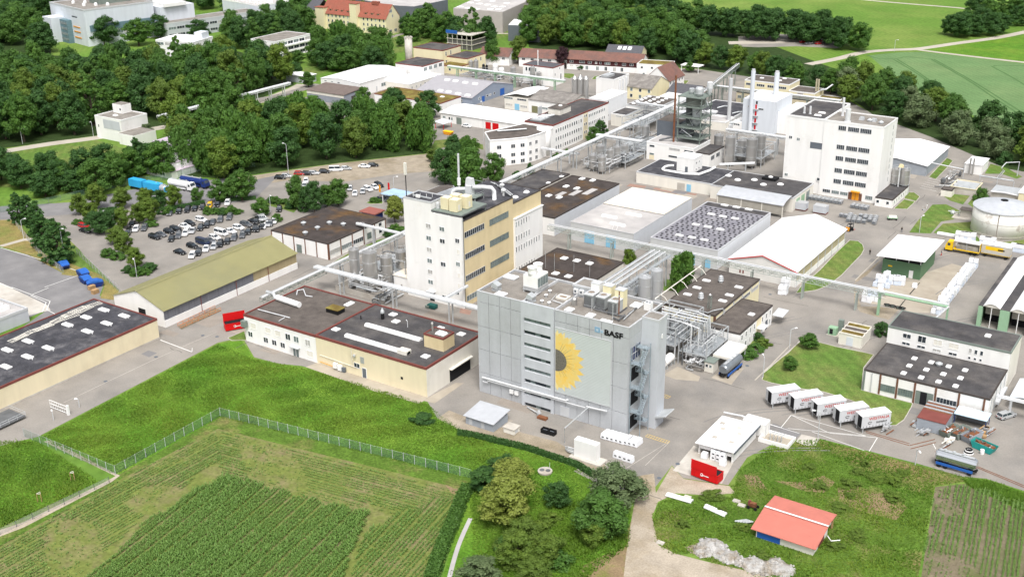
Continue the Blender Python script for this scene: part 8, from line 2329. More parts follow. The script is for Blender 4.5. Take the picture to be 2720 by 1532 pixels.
# grey metal bins beside the white tower
binm=MB()
binm.box(-0.62,0.62,-0.55,0.55,0.25,1.15).box(-0.66,0.66,-0.59,0.59,1.16,1.26,0.1)
for a in (-0.55,0.45):
 for b in (-0.5,0.4):binm.box(a,a+0.1,b,b+0.1,0,0.25)
binm=binm.mesh('bin_shell',mat('bin_grey',(0.36,0.37,0.38),rough=0.45,metal=0.4,var=0.12))
lidm=CY(0,0,1.26,1.36,0.28,10).mesh('lid',GALV)
frontm=BX(-0.5,0.5,-0.57,-0.55,0.45,0.9).mesh('front_panel',DGREY)
def tote(p,lab,grp,z=0.03,rz=0.0):
 t=T('metal_bin',lab,'bin',(p[0],p[1],z),rz,grp,local=True)
 t.put('bin_shell',binm)
 t.put('lid',lidm)
 t.put('front_panel',frontm)
for k in range(9):
 for j in range(2):
  tote((-122.6+k*1.42,357.6+j*1.35),'grey metal bin, %s from left, %s line of the row at the white tower'%(ORD[k],('front','rear')[j]),'metal bins at the white tower')
for k in range(4):
 for j in range(2):tote((-106.6+k*1.45,356.2+j*1.4),'grey metal bin, %s from left, %s line of the block by the annex'%(ORD[k],('front','rear')[j]),'metal bins at the white tower')
r=random.Random(12)
for k in range(6):
 for j in range(4):
  if (k+j)%5==4:continue
  tote((-103.2+k*1.5-j*0.35,342.2+j*1.75+k*0.35),'grey metal bin, %s from left in line %d of the yard block'%(ORD[k],j+1),'metal bins in the yard block',rz=r.uniform(-0.08,0.08))
for i in range(2):tote((-106.6+i*1.4,345.6),'grey metal bin of a lone pair left of the yard block, %s one'%('left','right')[i],'metal bins in the yard block')
for i in range(8):
 for j in range(2):tote((-149.5+i*1.35,366.6+j*1.6),'grey metal bin behind the long low building, %s from left, %s line'%(ORD[i],('front','rear')[j]),'metal bins behind the low building')
for i,(xx,w) in enumerate(((-119.8,3.4),(-113.5,4.2))):
 t=T('grey_trailer_box','grey tarpaulin box on the yard in front of the bin rows, %s one'%('left','right')[i],'container',(xx,346.5,0),0)
 t.a('box',BX(xx-w/2,xx+w/2,344.6,347.4,0.5,2.6),CONC2)
 t.a('tarp_top',BX(xx-w/2-0.05,xx+w/2+0.05,344.55,347.45,2.61,2.75,0.1),CARS)
 t.a('base',BX(xx-w/2,xx+w/2,344.8,347.2,0.1,0.49),TRIMR)
# forklift, green cart, little yard things
t=T('forklift','dark forklift with orange base working on the yard by the tent hall','forklift',(-100.1,334.6,0.03),rad(70))
t.a('body',BX(-1.2,0.7,-0.6,0.6,0.3,1.1),BLACK)
t.a('counterweight',BX(-1.5,-1.0,-0.6,0.6,0.3,1.3),ORANGE)
t.a('mast',BX(0.7,0.85,-0.5,-0.4,0.1,2.4).box(0.7,0.85,0.4,0.5,0.1,2.4),PIPED)
t.a('roof_guard',BX(-0.9,0.6,-0.55,0.55,2.1,2.16).box(-0.9,-0.82,-0.55,-0.47,1.1,2.1).box(-0.9,-0.82,0.47,0.55,1.1,2.1).box(0.5,0.58,-0.55,-0.47,1.1,2.1).box(0.5,0.58,0.47,0.55,1.1,2.1),BLACK)
t.a('fork',BX(0.85,1.9,-0.4,-0.25,0.12,0.2).box(0.85,1.9,0.25,0.4,0.12,0.2),RED)
for x in (-0.9,0.5):
 for s in (-1,1):t.put('wheel',WHL,(x,s*0.6,0.3))
t=T('flat_cart','green and white flat cart parked on the yard near the bins','cart',(-92.3,351.4,0.03),rad(25))
t.a('deck',BX(-1.5,1.5,-0.8,0.8,0.6,0.8),MINT)
t.a('load',BX(-1.2,1.3,-0.6,0.6,0.81,1.3,0.1),OFFW)
for x in (-1.1,1.1):
 for s in (-1,1):t.put('wheel',WHL,(x,s*0.7,0.3))
t=T('orange_skip','orange skip on the works yard by the tree belt','skip',(-274.0,363.5,0.03))
px,py=-274.0,363.5
t.a('trough',EX('y',py-1.0,py+1.0,[(px-1.4,0.1),(px-2.2,1.3),(px+2.2,1.3),(px+1.4,0.1)]),ORANGE)
t.a('lid',BX(px-2.1,px+2.1,py-1.0,py+1.0,1.31,1.6,0.5),YELLOW)
for (p,lab) in (((-112.9,179.7),'left of two black open bins by the grey block'),((-111.3,179.8),'right of two black open bins by the grey block')):
 t=T('black_bin',lab,'bin',(p[0],p[1],0.03),0,'black bins')
 t.a('shell',RG(p[0]-0.8,p[0]+0.8,p[1]-0.6,p[1]+0.6,0.08,0.05,1.0),BLACK)
 t.a('floor',BX(p[0]-0.7,p[0]+0.7,p[1]-0.5,p[1]+0.5,0.1,0.5),DGREY)
t=T('rusty_valve_rack','rusty pump and pipe stand at the foot of the window bay','pump',(-117.8,184.9,0.03))
px,py=-117.4,184.7
t.a('pipe',TB([(px-4.5,py+2.0,0.3),(px-1.6,py+0.8,0.5),(px-0.6,py+0.4,0.7)],0.15,6),TRIMG)
t.a('valve',LT(px-0.5,py+0.4,[(0.4,0.1),(0.5,0.7),(0.3,1.3)],10),GALV)
t.a('crate',BX(px-0.2,px+2.0,py-0.9,py+0.1,0.1,0.6),RUST)
t=T('green_dumper','dark green cart standing by the white tower block door','cart',(-172.9,219.1,0.03))
px,py=-172.9,219.1
t.a('body',BX(px-0.8,px+1.6,py-0.5,py+1.0,0.3,1.2),mat('dark_green_cart',(0.02,0.09,0.08)))
t.a('tub',BX(px-1.2,px-0.2,py-0.7,py+0.6,0.2,0.9,-0.1),GREENST)
# timber and pipes on the scrub
for a,b,n,lab in (((-80.8,171.2),(-75.7,171.5),3,'bundle of long white pipes lying in the grass by the dirt track'),((-73.0,171.4),(-68.6,170.7),3,'short white beams lying in the grass near the barn')):
 t=T('pipe_bundle',lab,'pipes',((a[0]+b[0])/2,(a[1]+b[1])/2,0))
 for k in range(n):t.a('pipe',TB([(a[0],a[1]+k*0.45,0.3+0.15*(k%2)),(b[0],b[1]+k*0.45,0.3+0.15*(k%2))],0.22,8),TRIMW)
for p,lab in (((-68.9,176.8),'concrete slab lying by the barn, left one'),((-67.5,176.0),'concrete slab lying by the barn, right one'),((-74.8,157.2),'small white slab lying by the dirt track'),((-77.2,173.1),'grey slab behind the white pipe bundle')):
 single('concrete_slab',BX(p[0]-0.7,p[0]+0.7,p[1]-0.5,p[1]+0.5,0.02,0.22,0.03),CONCF,lab,'slab',loc=(p[0],p[1],0))
t=T('red_tractor','small rusty red machine standing left of the barn','machine',(-65.4,176.2,0.03))
px,py=-65.4,176.2
t.a('engine',BX(px-0.5,px+0.6,py-0.4,py+0.4,0.5,1.2),RUST)
t.a('seat',BX(px-0.9,px-0.5,py-0.3,py+0.3,0.6,1.5),TRIMR)
for a in (-0.7,0.7):
 for s in (-1,1):t.put('wheel',WHL,(px+a,py+s*0.55,0.35))
t=T('trailer_wreck','grey metal wreck with pipes below the barn','scrap',(-64.9,170.8,0.02))
px,py=-64.9,170.8
for k in range(5):t.a('piece',TB([(px-1.5+k*0.5,py-0.5,0.2+0.1*k),(px+0.3+k*0.3,py+0.7,0.5)],0.16,6),GALV)
t=T('silage_heap','rubble heap with pale broken concrete by the dirt track','rubble',(-66.8,160.8,0))
r=random.Random(77)
heap=[(-66.8,161.2,2.6),(-67.3,159.1,2.0),(-63.0,159.8,2.2),(-64.6,160.1,1.8),(-58.2,160.1,2.6),(-56.3,160.3,2.2),(-55.5,161.8,2.4),(-53.7,161.3,2.2),(-60.7,159.6,1.6)]
for hx,hy,hr in heap:
 t.a('mound',LT(hx,hy,[(hr,0.0),(hr*0.7,hr*0.16),(hr*0.3,hr*0.28),(0.05,hr*0.3)],11),RUBBLE)
 for k in range(26):
  a,q=r.uniform(0,6.28),hr*math.sqrt(r.random())*1.05
  x,y=hx+q*cos(a),hy+q*sin(a)
  z=max(0.02,hr*0.3*(1-q/hr))
  s_=r.uniform(0.14,0.5)
  t.a('stone',LT(x,y,[(s_*0.6,z-0.1),(s_,z+s_*0.4),(s_*0.35,z+s_*1.0)],4),RUBBLE)
sheet('sand_slope',[(-70.6,158.4),(-68.0,162.9),(-67.0,163.9),(-64.0,160.9),(-65.9,157.9),(-69.0,157.3)],0.05,GRAVEL)
t=T('well_head','round concrete manhole head with two lids in the meadow','manhole',(-104.7,166.5,0))
px,py=-104.7,166.5
t.a('ring',LT(px,py,[(1.45,0.02),(1.45,0.35),(1.2,0.4)],20),CONCF)
for a in (-0.55,0.55):t.a('cover',CY(px+a,py+a*0.4,0.4,0.46,0.5,12),PIPED)
t.a('marker_post',CY(px+0.2,py+1.4,0,1.5,0.05,6),TRIMG)
# sliding gate at lower left, tree guards
t=T('sliding_gate','white sliding gate standing across the road at the lower left','gate',(-208.6,131.8,0))
a,b=(-210.7,131.0),(-204.6,131.1)
for z in (0.3,1.2,2.0):t.a('rail',TB([(*a,z),(*b,z)],0.07,4),TRIMW)
for k in range(11):
 u=k/10
 t.a('bar',MB().bar((a[0]+(b[0]-a[0])*u,a[1]+(b[1]-a[1])*u,0.3),(a[0]+(b[0]-a[0])*u,a[1]+(b[1]-a[1])*u,2.0),0.035),TRIMW)
t.a('post',BX(b[0]-0.25,b[0]+0.25,b[1]-0.25,b[1]+0.25,0,2.3),TRIMW)
for p,lab in (((-181.0,114.5),'upper wooden tree guard frame in the side meadow'),((-180.0,106.3),'lower wooden tree guard frame in the side meadow')):
 t=T('tree_guard',lab,'tree guard',(p[0],p[1],0),0,'tree guards')
 for k in range(3):
  a=2*math.pi*k/3
  t.a('stake',CY(p[0]+0.45*cos(a),p[1]+0.45*sin(a),0,1.9,0.06,6),WOOD)
 t.a('top_frame',TB([(p[0]+0.45*cos(2*math.pi*k/3),p[1]+0.45*sin(2*math.pi*k/3),1.85) for k in range(4)],0.06,4),OFFW)
t=T('loading_ramp','steel dock ramp with railings at the lower left road edge','ramp',(-214.8,123.7,0))
px,py=-214.0,123.1
t.a('deck',BX(px-3,px+3,py-6,py+2,0.5,0.7),PIPED)
rl=MB()
for hh in (1.2,1.7):rl.tube([(px+3,py-6,hh),(px+3,py+2,hh),(px-3,py+2,hh)],0.05,4)
for k in range(5):rl.bar((px+3,py-6+k*2,0.6),(px+3,py-6+k*2,1.7),0.05)
t.a('railing',rl,GALV)
# street lamps
def lamp(label,p,h,arm=1.2,rz=0.0):
 t=T('street_lamp',label,'lamp',(p[0],p[1],0),rz,'street lamps',local=True)
 t.a('pole',TB([(0,0,0),(0,0,h)],0.09,6),TRIMG)
 t.a('arm',TB([(0,0,h-0.1),(arm*0.5,0,h+0.15),(arm,0,h+0.2)],0.06,5),TRIMG)
 t.a('head',BX(arm-0.1,arm+0.6,-0.18,0.18,h+0.12,h+0.3,0.05),TRIMW)
for i,(p,h,lab) in enumerate((((-284.2,189.8),10.5,'tall lamp post beside the lone blue skip'),((-312.9,196.1),6,'lamp post on the dry verge'),((-256.8,193.0),5,'lamp post in the planted island of the car park'),((-317.1,263.9),6,'lamp post at the fence behind the trucks'),((-397.1,287.6),6,'lamp post by the lane left of the white house'),((-411.5,264.9),6,'lamp post by the lane at the left edge'),
        ((-365.2,299.4),6,'lamp post right of the white house'),((-288.2,286.9),12,'tall thin mast in front of the tree belt'),((-219.1,247.4),7,'lamp post at the mossy workshop wall'),((-265.0,254.3),6,'curved lamp post by the flower bed'),((-85.0,245.3),5,'lamp post beside the plant road near the cream office'),((-84.4,227.5),5,'lamp post at the lawn corner by the plant road'),((-64.4,207.9),6,'lamp post by the painted parking lines'),((-255.8,362.1),16,'very tall mast at the polygonal wing'),
        ((-172,620),6,'lamp post at the field lane junction'),((-81.8,343.7),5,'lamp post on the lawn left of the round tank'),((-205.3,127.8),2,'short post at the road edge'),((-205.5,134.6),2,'short post beside the sliding gate'),((-44.6,207.7),3.5,'thin post by the field edge near the tank trailer'),((-243.3,291.0),6,'lamp post on the gravel lot by the banner flags'))):
 lamp(lab,p,h,1.1 if h>3 else 0.25,rad((i*77)%360))
for (p,c,lab) in (((-246.2,286.6),ORANGE,'left of two orange beach flags on the gravel lot'),((-245.0,289.9),RED,'right of two red beach flags on the gravel lot')):
 t=T('beach_flag',lab,'flag',(p[0],p[1],0))
 t.a('pole',CY(p[0],p[1],0,4.2,0.05,5),GALV)
 t.a('cloth',MB().prism([(p[0],p[1]-0.02),(p[0]+0.8,p[1]-0.02),(p[0]+0.8,p[1]+0.02),(p[0],p[1]+0.02)],1.4,4.0),c)
# fences
def fence(label,pts,h,spacing,meshm,postm,name='wire_fence'):
 t=T(name,label,'fence',(pts[0][0],pts[0][1],0))
 pm=BX(-0.04,0.04,-0.04,0.04,0,h+0.1).mesh('post',postm)
 for i in range(len(pts)-1):
  a,b=Vector((*pts[i][:2],0)),Vector((*pts[i+1][:2],0))
  L=(b-a).length
  n=max(1,int(round(L/spacing)))
  for k in range(n):
   p,q=a+(b-a)*k/n,a+(b-a)*(k+1)/n
   t.put('post',pm,(p.x,p.y,0))
   t.a('mesh_panel',MB().quad((p.x,p.y,0.03),(q.x,q.y,0.03),(q.x,q.y,h),(p.x,p.y,h)),meshm)
 t.a('top_wire',TB([(p[0],p[1],h) for p in pts],0.015,4),postm)
 return t
fence('green wire fence around the meadow along the maize field',[(-204.4,120.0),(-175.8,120.4),(-176.1,148.4),(-115.5,156.8)],2.0,2.6,MESHW,TRIMG)
fence('low grey wire fence along the sandy track',[(-174.3,117.7),(-176.6,95.4),(-176.9,90.8)],1.3,3.2,MESHG,PIPED)
fence('green wire fence behind the truck road below the trees',[(-345,201),(-337,218),(-334,230),(-330,251),(-322,263),(-321,275),(-308,290)],2.2,4.0,MESHW,GREENST)
fence('grey wire fence between the conical trees and the service yard',[(-325,202),(-297,190),(-277,184)],1.8,3.0,MESHG,GALV)
fence('grey wire fence beside the car park road',[(-287,196),(-267.9,188.9),(-251.0,182.8)],1.8,3.0,MESHG,GALV)
# people
def person(label,p,rz,shirt,trousers,hair=None,pose=0):
 me=bpy.data.meshes.new('person')
 s=0.18+0.08*pose
 V=[(0,0,0.95),(0,0,1.2),(0,0,1.42),(0.02,0,1.52),(0.03,0,1.66),
   (0,0.19,1.40),(0.06*s*3,0.24,1.14),(0.18,0.23,0.92),(0.2,0.22,0.83),
   (0,-0.19,1.40),(-0.05,-0.24,1.14),(-0.06,-0.25,0.90),(-0.05,-0.24,0.81),
   (0,0.09,0.90),(s*0.7,0.10,0.50),(s*0.6,0.10,0.09),(s*0.6+0.14,0.10,0.05),
   (0,-0.09,0.90),(-s*0.2,-0.10,0.50),(-s*1.2,-0.10,0.10),(-s*1.2+0.14,-0.10,0.05)]
 E_=[(0,1),(1,2),(2,3),(3,4),(2,5),(5,6),(6,7),(7,8),(2,9),(9,10),(10,11),(11,12),(0,13),(13,14),(14,15),(15,16),(0,17),(17,18),(18,19),(19,20)]
 R_=[0.15,0.14,0.17,0.06,0.1,0.075,0.05,0.04,0.04,0.075,0.05,0.04,0.04,0.1,0.07,0.05,0.045,0.1,0.07,0.05,0.045]
 me.from_pydata(V,E_,[])
 o=bpy.data.objects.new('person',me)
 COL.objects.link(o)
 bm=bmesh.new()
 bm.from_mesh(me)
 lay=bm.verts.layers.skin.verify()
 for v,r_ in zip(bm.verts,R_):
  v[lay].radius=(r_,r_)
  v[lay].use_root=(v.index==0)
 bm.to_mesh(me)
 bm.free()
 o.modifiers.new('skin','SKIN')
 o.modifiers.new('sub','SUBSURF').levels=1
 dg=bpy.context.evaluated_depsgraph_get()
 m2=bpy.data.meshes.new_from_object(o.evaluated_get(dg))
 o.modifiers.clear()
 o.data=m2
 m2.materials.clear()
 for m in (shirt,trousers,SKIN):m2.materials.append(m)
 for f in m2.polygons:
  z=f.center.z
  f.material_index=2 if (z>1.5 or (z<0.9 and abs(f.center.y)>0.19)) else (0 if z>0.93 else 1)
  f.use_smooth=True
 o.location=(p[0],p[1],0.03)
 o.rotation_euler=(0,0,rz)
 props(o,label,'person')
 hb=bpy.data.objects.new('hair',LT(0.02,0,[(0.06,1.66),(0.115,1.7),(0.1,1.77),(0.03,1.8)],10).mesh('hair',hair or RUBBER))
 COL.objects.link(hb)
 hb.parent=o
person('person in white clothing walking along the plant road behind the white tower annex',(-86.2,367.6),rad(60),TRIMW,TRIMW)
person('person in dark clothing beside the corner of the green shed roof',(-86.4,341.1),rad(-60),BLACK,DGREY,pose=1)
person('person in black clothing walking alone on the plant road by the lawn',(-88.5,317.2),rad(-70),BLACK,BLACK,pose=1)
person('person in dark clothing standing at the lorry beside the green shed',(-71.0,327.2),rad(30),DGREY,RED)
t=T('hand_truck','small grey hand truck beside the person in white','hand truck',(-86.6,365.8,0.03))
px,py=-86.6,365.8
t.a('frame',MB().bar((px-0.3,py,0.2),(px-0.5,py,1.2),0.04).box(px-0.3,px+0.5,py-0.3,py+0.3,0.15,0.25),GALV)
for s in (-1,1):t.a('wheel',TB([(px-0.3,py+s*0.3,0.15),(px-0.3,py+s*0.36,0.15)],0.14,10),RUBBER)
# foliage
def crown_mesh(name,m,seed,R,H,z0,n,leaf,shape='round',clumps=42,droop=0.0):
 r=random.Random(seed)
 V,F,tone=[],[],[]
 cs=[]
 for c in range(clumps):
  for _ in range(30):
   th=r.uniform(0,2*math.pi)
   u=r.uniform(0.0,1.0)
   if shape=='cone':
    prof=min(1.0,(1-u)**0.7*1.15)*(0.8+0.2*min(1,u*5))+0.03
   elif shape=='column':
    prof=min(1.0,2.2*u+0.35)*min(1.0,3.0*(1-u)+0.2)
   else:
    prof=sin(math.pi*(0.12+0.84*u))**0.7
   q=math.sqrt(r.uniform(0.25,1.0))
   lob=1+0.26*sin(3*th+seed*1.7+3*u)+0.2*sin(5*th+seed*2+6*u)
   x,y,z=prof*q*R*lob*cos(th)*0.82,prof*q*R*lob*sin(th)*0.82,z0+u*H*0.92
   if all((x-a[0])**2+(y-a[1])**2+(z-a[2])**2>(0.2*R)**2 for a in cs):break
  cs.append((x,y,z,r.uniform(0.13,0.38)*R*{'cone':0.6,'column':0.75}.get(shape,1),r.random()))
 for (x,y,z,cr,tn) in cs:
  k=6
  if cr<0.2*R and shape=='round':continue
  b0=len(V)
  rr=cr*0.62
  for zz,q in ((-0.8,0.5),(-0.1,1.0),(0.6,0.75)):
   for i in range(k):
    a=2*math.pi*i/k+zz
    jj=r.uniform(0.8,1.15)
    V.append((x+rr*q*jj*cos(a),y+rr*q*jj*sin(a),z+rr*zz))
  V.append((x,y,z+rr*0.95))
  for l in range(2):
   for i in range(k):
    j=(i+1)%k
    F.append((b0+l*k+i,b0+l*k+j,b0+(l+1)*k+j,b0+(l+1)*k+i))
    tone.append(tn*0.5)
  for i in range(k):
   F.append((b0+2*k+i,b0+2*k+(i+1)%k,b0+3*k))
   tone.append(tn*0.5)
 per=n//clumps
 for (x,y,z,cr,tn) in cs:
  for _ in range(per):
   d=Vector((r.gauss(0,1),r.gauss(0,1),r.gauss(0.25,0.9))).normalized()
   q=cr*r.uniform(0.62,1.18)
   p=Vector((x,y,z))+Vector((d.x*q,d.y*q,d.z*q*0.8-droop*r.random()*cr))
   nn=(d+Vector((r.uniform(-0.7,0.7),r.uniform(-0.7,0.7),r.uniform(-0.3,0.9)))).normalized()
   t1=nn.cross(Vector((r.uniform(-1,1),r.uniform(-1,1),r.uniform(-1,1)))).normalized()
   if droop:t1=(t1+Vector((0,0,-1.4))).normalized()
   t2=nn.cross(t1).normalized()
   s1,s2=leaf*r.uniform(0.6,1.25),leaf*r.uniform(0.35,0.7)
   b0=len(V)
   V+=[tuple(p-t1*s1),tuple(p+t2*s2),tuple(p+t1*s1),tuple(p-t2*s2)]
   F.append((b0,b0+1,b0+2,b0+3))
   tone.append(min(1,max(0,tn*0.6+0.4*r.random())))
 rs=sorted(math.hypot(v[0],v[1]) for v in V)
 zs_=sorted(v[2] for v in V)
 kr,kz=R/rs[int(len(rs)*0.97)],(H+z0)/zs_[int(len(zs_)*0.995)]
 V=[(v[0]*kr,v[1]*kr,v[2]*kz) for v in V]
 me=bpy.data.meshes.new(name)
 me.from_pydata(V,[],F)
 me.materials.append(m)
 at=me.attributes.new('tone','FLOAT','FACE')
 at.data.foreach_set('value',tone)
 me.update()
 return me
def trunk_mesh(h,r0,seed,limbs=5,spread=1.6):
 r=random.Random(seed)
 b=MB()
 b.lathe(0,0,[(r0*1.5,0),(r0,0.5),(r0*0.75,h*0.6),(r0*0.4,h)],7)
 for k in range(limbs):
  a=2*math.pi*k/limbs+r.uniform(-0.3,0.3)
  z=h*r.uniform(0.4,0.75)
  b.tube([(0,0,z),(spread*0.5*cos(a),spread*0.5*sin(a),z+h*0.14),(spread*cos(a),spread*sin(a),z+h*0.34)],r0*0.28,5)
 return b.mesh('trunk',BARK)
CR={}
def crowns(key,nvar,m,**k):
 CR[key]=[crown_mesh('crown',m,100*len(CR)+i+1,**k) for i in range(nvar)]
# prototype: crown radius 5, total height 13
BIG=dict(R=5.0,H=11.0,z0=2.0,n=7600,leaf=0.34,clumps=52)
crowns('dark',3,LEAF_D,**BIG)
crowns('mid',3,LEAF_M,**BIG)
crowns('light',2,LEAF_L,**BIG)
crowns('yellow',1,LEAF_Y,**BIG)
crowns('silver',2,LEAF_S,R=5.0,H=10.5,z0=0.6,n=6800,leaf=0.34,clumps=56)
crowns('purple',1,LEAF_P,**BIG)
crowns('willow',2,LEAF_M,R=5.0,H=12,z0=1.0,n=6000,leaf=0.5,clumps=46,droop=1.6)
crowns('cone',2,LEAF_D,R=3.0,H=10,z0=0.1,n=6400,leaf=0.26,clumps=90,shape='cone')
crowns('column',2,LEAF_M,R=3.2,H=12,z0=0.6,n=4200,leaf=0.36,clumps=40,shape='column')
crowns('bush',2,LEAF_M,R=3.0,H=3.6,z0=-0.4,n=3000,leaf=0.26,clumps=30)
crowns('bushd',1,LEAF_D,R=3.0,H=3.6,z0=-0.4,n=3000,leaf=0.26,clumps=30)
crowns('bushl',1,LEAF_L,R=3.0,H=3.6,z0=-0.4,n=3000,leaf=0.26,clumps=30)
TRK=[trunk_mesh(8.0,0.26,1),trunk_mesh(8.0,0.3,2)]
PH={'cone':(3.0,10.3),'column':(3.2,12.6),'bush':(3.0,3.2),'bushd':(3.0,3.2),'bushl':(3.0,3.2)}
trr=random.Random(99)
def tree(p,h,rad_,kind,label,group=None,name=None,cat='tree'):
 R0,H0=PH.get(kind,(5.0,13.0))
 isb=kind.startswith('bush')
 t=T(name or ('shrub' if isb else 'broadleaf_tree'),label,'shrub' if isb else cat,(p[0],p[1],0),trr.uniform(0,6.28),group,local=True)
 sx,sz=rad_/R0,h/H0
 me=CR[kind][trr.randrange(len(CR[kind]))]
 t.put('crown' if not isb else 'foliage',me,(0,0,0),0,None,None,(sx,sx*trr.uniform(0.92,1.08),sz))
 t.put('trunk' if not isb else 'stem',TRK[trr.randrange(2)],(0,0,0),0,None,None,(max(0.3,sx),max(0.3,sx),(h/13.0)*(1 if not isb else 0.4)))
 return t
WOODS=[]
def wood(poly,spacing,hr,rr,kinds,labels,group,seed,keepout=()):
 r=random.Random(seed)
 xs,ys=[p[0] for p in poly],[p[1] for p in poly]
 pts=[]
 tries=int((max(xs)-min(xs))*(max(ys)-min(ys))/(spacing*spacing)*9)
 for _ in range(tries):
  p=(r.uniform(min(xs),max(xs)),r.uniform(min(ys),max(ys)))
  if not inside(p,poly):continue
  if any((p[0]-q[0])**2+(p[1]-q[1])**2<spacing*spacing for q in pts):continue
  if any(a-3<p[0]<b+3 and c-3<p[1]<d+3 for a,b,c,d in keepout):continue
  pts.append(p)
 side=sorted(p[0]*0.833+p[1]*0.553 for p in pts)
 for p in pts:
  k=r.choice(kinds)
  h=r.uniform(*hr)
  sd_=sum(q<p[0]*0.833+p[1]*0.553 for q in side)*5//max(1,len(side))
  WOODS.append((math.hypot(*p),p,h,r.uniform(*rr)*(0.75 if k in ('cone','column') else 1.0),k,labels[k]+', '+('tall, ' if h>(hr[0]+hr[1])/2 else '')+('far left end','left part','middle part','right part','far right end')[min(4,sd_)],group))
def plant_woods(limit):
 WOODS.sort(key=lambda w_:w_[0])
 src={}
 for d,p,h,r_,k,lab,grp in WOODS[:limit]:
  t=tree(p,h,r_,k,lab,grp)
  src.setdefault(k,t.o.children[0])
 rest=WOODS[limit:]
 kinds=sorted(src)
 me=bpy.data.meshes.new('woodland_canopy')
 me.from_pydata([(w_[1][0],w_[1][1],0) for w_ in rest],[],[])
 rr_=random.Random(4)
 for nm,ty,vals in (('size','FLOAT_VECTOR',[c for w_ in rest for c in (w_[3]/PH.get(w_[4],(5.0,13.0))[0],w_[3]/PH.get(w_[4],(5.0,13.0))[0],w_[2]/PH.get(w_[4],(5.0,13.0))[1])]),('spin','FLOAT_VECTOR',[c for w_ in rest for c in (0,0,rr_.uniform(0,6.28))]),('sort','INT',[kinds.index(w_[4]) if w_[4] in kinds else 0 for w_ in rest])):
  at=me.attributes.new(nm,ty,'POINT')
  at.data.foreach_set('vector' if ty=='FLOAT_VECTOR' else 'value',vals)
 o=bpy.data.objects.new('woodland_canopy',me)
 COL.objects.link(o)
 props(o,'treetops deep in the woods behind the front trees','wood',None,'stuff')
 ng=bpy.data.node_groups.new('canopy','GeometryNodeTree')
 ng.interface.new_socket('Geometry',in_out='INPUT',socket_type='NodeSocketGeometry')
 ng.interface.new_socket('Geometry',in_out='OUTPUT',socket_type='NodeSocketGeometry')
 N,L=ng.nodes,ng.links
 gi,go,jn=N.new('NodeGroupInput'),N.new('NodeGroupOutput'),N.new('GeometryNodeJoinGeometry')
 def attr(nm,ty):
  a=N.new('GeometryNodeInputNamedAttribute')
  a.data_type=ty
  a.inputs[0].default_value=nm
  return next(s_ for s_ in a.outputs if s_.enabled)
 sz,sp,so_=attr('size','FLOAT_VECTOR'),attr('spin','FLOAT_VECTOR'),attr('sort','INT')
 for i,k in enumerate(kinds):
  cmp_=N.new('FunctionNodeCompare')
  cmp_.data_type='INT'
  cmp_.operation='EQUAL'
  ins=[s_ for s_ in cmp_.inputs if s_.enabled]
  L.new(so_,ins[0])
  ins[1].default_value=i
  oi=N.new('GeometryNodeObjectInfo')
  oi.inputs['Object'].default_value=src[k]
  oi.inputs['As Instance'].default_value=True
  ip=N.new('GeometryNodeInstanceOnPoints')
  L.new(gi.outputs[0],ip.inputs['Points'])
  L.new(cmp_.outputs[0],ip.inputs['Selection'])
  L.new(oi.outputs['Geometry'],ip.inputs['Instance'])
  L.new(sp,ip.inputs['Rotation'])
  L.new(sz,ip.inputs['Scale'])
  L.new(ip.outputs[0],jn.inputs[0])
 L.new(jn.outputs[0],go.inputs[0])
 o.modifiers.new('canopy','NODES').node_group=ng
def LB(place):return {'dark':'dark green broadleaf tree %s'%place,'mid':'mid green broadleaf tree %s'%place,'light':'light green broadleaf tree %s'%place,'cone':'slim dark conifer %s'%place,'column':'tall narrow green tree %s'%place,'yellow':'yellow green tree %s'%place,'willow':'drooping willow %s'%place,'silver':'grey green tree %s'%place}
KO=[(-612,-512,402,475),(-562,-530,445,520),(-514,-466,390,442),(-466,-418,412,470)]
wood([(-545,326),(-509,334),(-496,340),(-482,357),(-467,376),(-442,400),(-416,411),(-398,406),(-383,345),(-387,319),(-396,321),(-412,319),(-419,307),(-401,291),(-424,247)],9.6,(15,21),(5.6,7.6),('dark','dark','mid','mid','mid','light','column'),LB('in the dense left wood'),'trees of the left wood',1,KO)
wood([(-365,300),(-357,320),(-335,330),(-311,341),(-289,350),(-278,357),(-265,342),(-287,314),(-299,282),(-311,269),(-331,270)],8.4,(14,19),(5.2,6.8),('mid','willow','dark','light','willow','mid'),LB('in the belt by the gravel lot'),'trees of the middle belt',2)
wood([(-356,542),(-330,546),(-311,548),(-273,539),(-244,534),(-244,543),(-278,573),(-315,601),(-352,619),(-383,601)],9.0,(14,19),(5.6,7.6),('dark','mid','mid','light','mid'),LB('in the wood behind the row houses'),'trees of the north wood',3,[(-300,-245,488,524)])
wood([(-156,493),(-139,482),(-110,461),(-91,444),(-75,433),(-41,425),(-44,448),(-72,461),(-99,477),(-122,499),(-150,516),(-164,521)],8.8,(12,16),(5.2,6.8),('dark','mid','mid','light','silver'),LB('in the belt by the wheat field'),'trees of the east belt',4,[(-120,-94,400,434),(-88,-78,410,426)])
wood([(-302,627),(-263,625),(-240,632),(-215,638),(-188,614),(-195,607),(-213,620),(-247,613),(-259,613),(-297,615)],8.0,(14,18),(6,7.5),('dark','mid','dark'),LB('beside the far car park'),'trees of the far group',5)
wood([(-163,685),(-156,712),(-131,699),(-142,682),(-157,675)],8,(10,14),(5,7),('dark','mid','dark'),LB('in the far group at the top right'),'trees at the top right',6)
wood([(-166,754),(-144,784),(-122,762),(-115,727),(-150,727)],10,(12,15),(6,7),('dark','cone','mid'),LB('by the top right corner'),'trees at the top right',7)
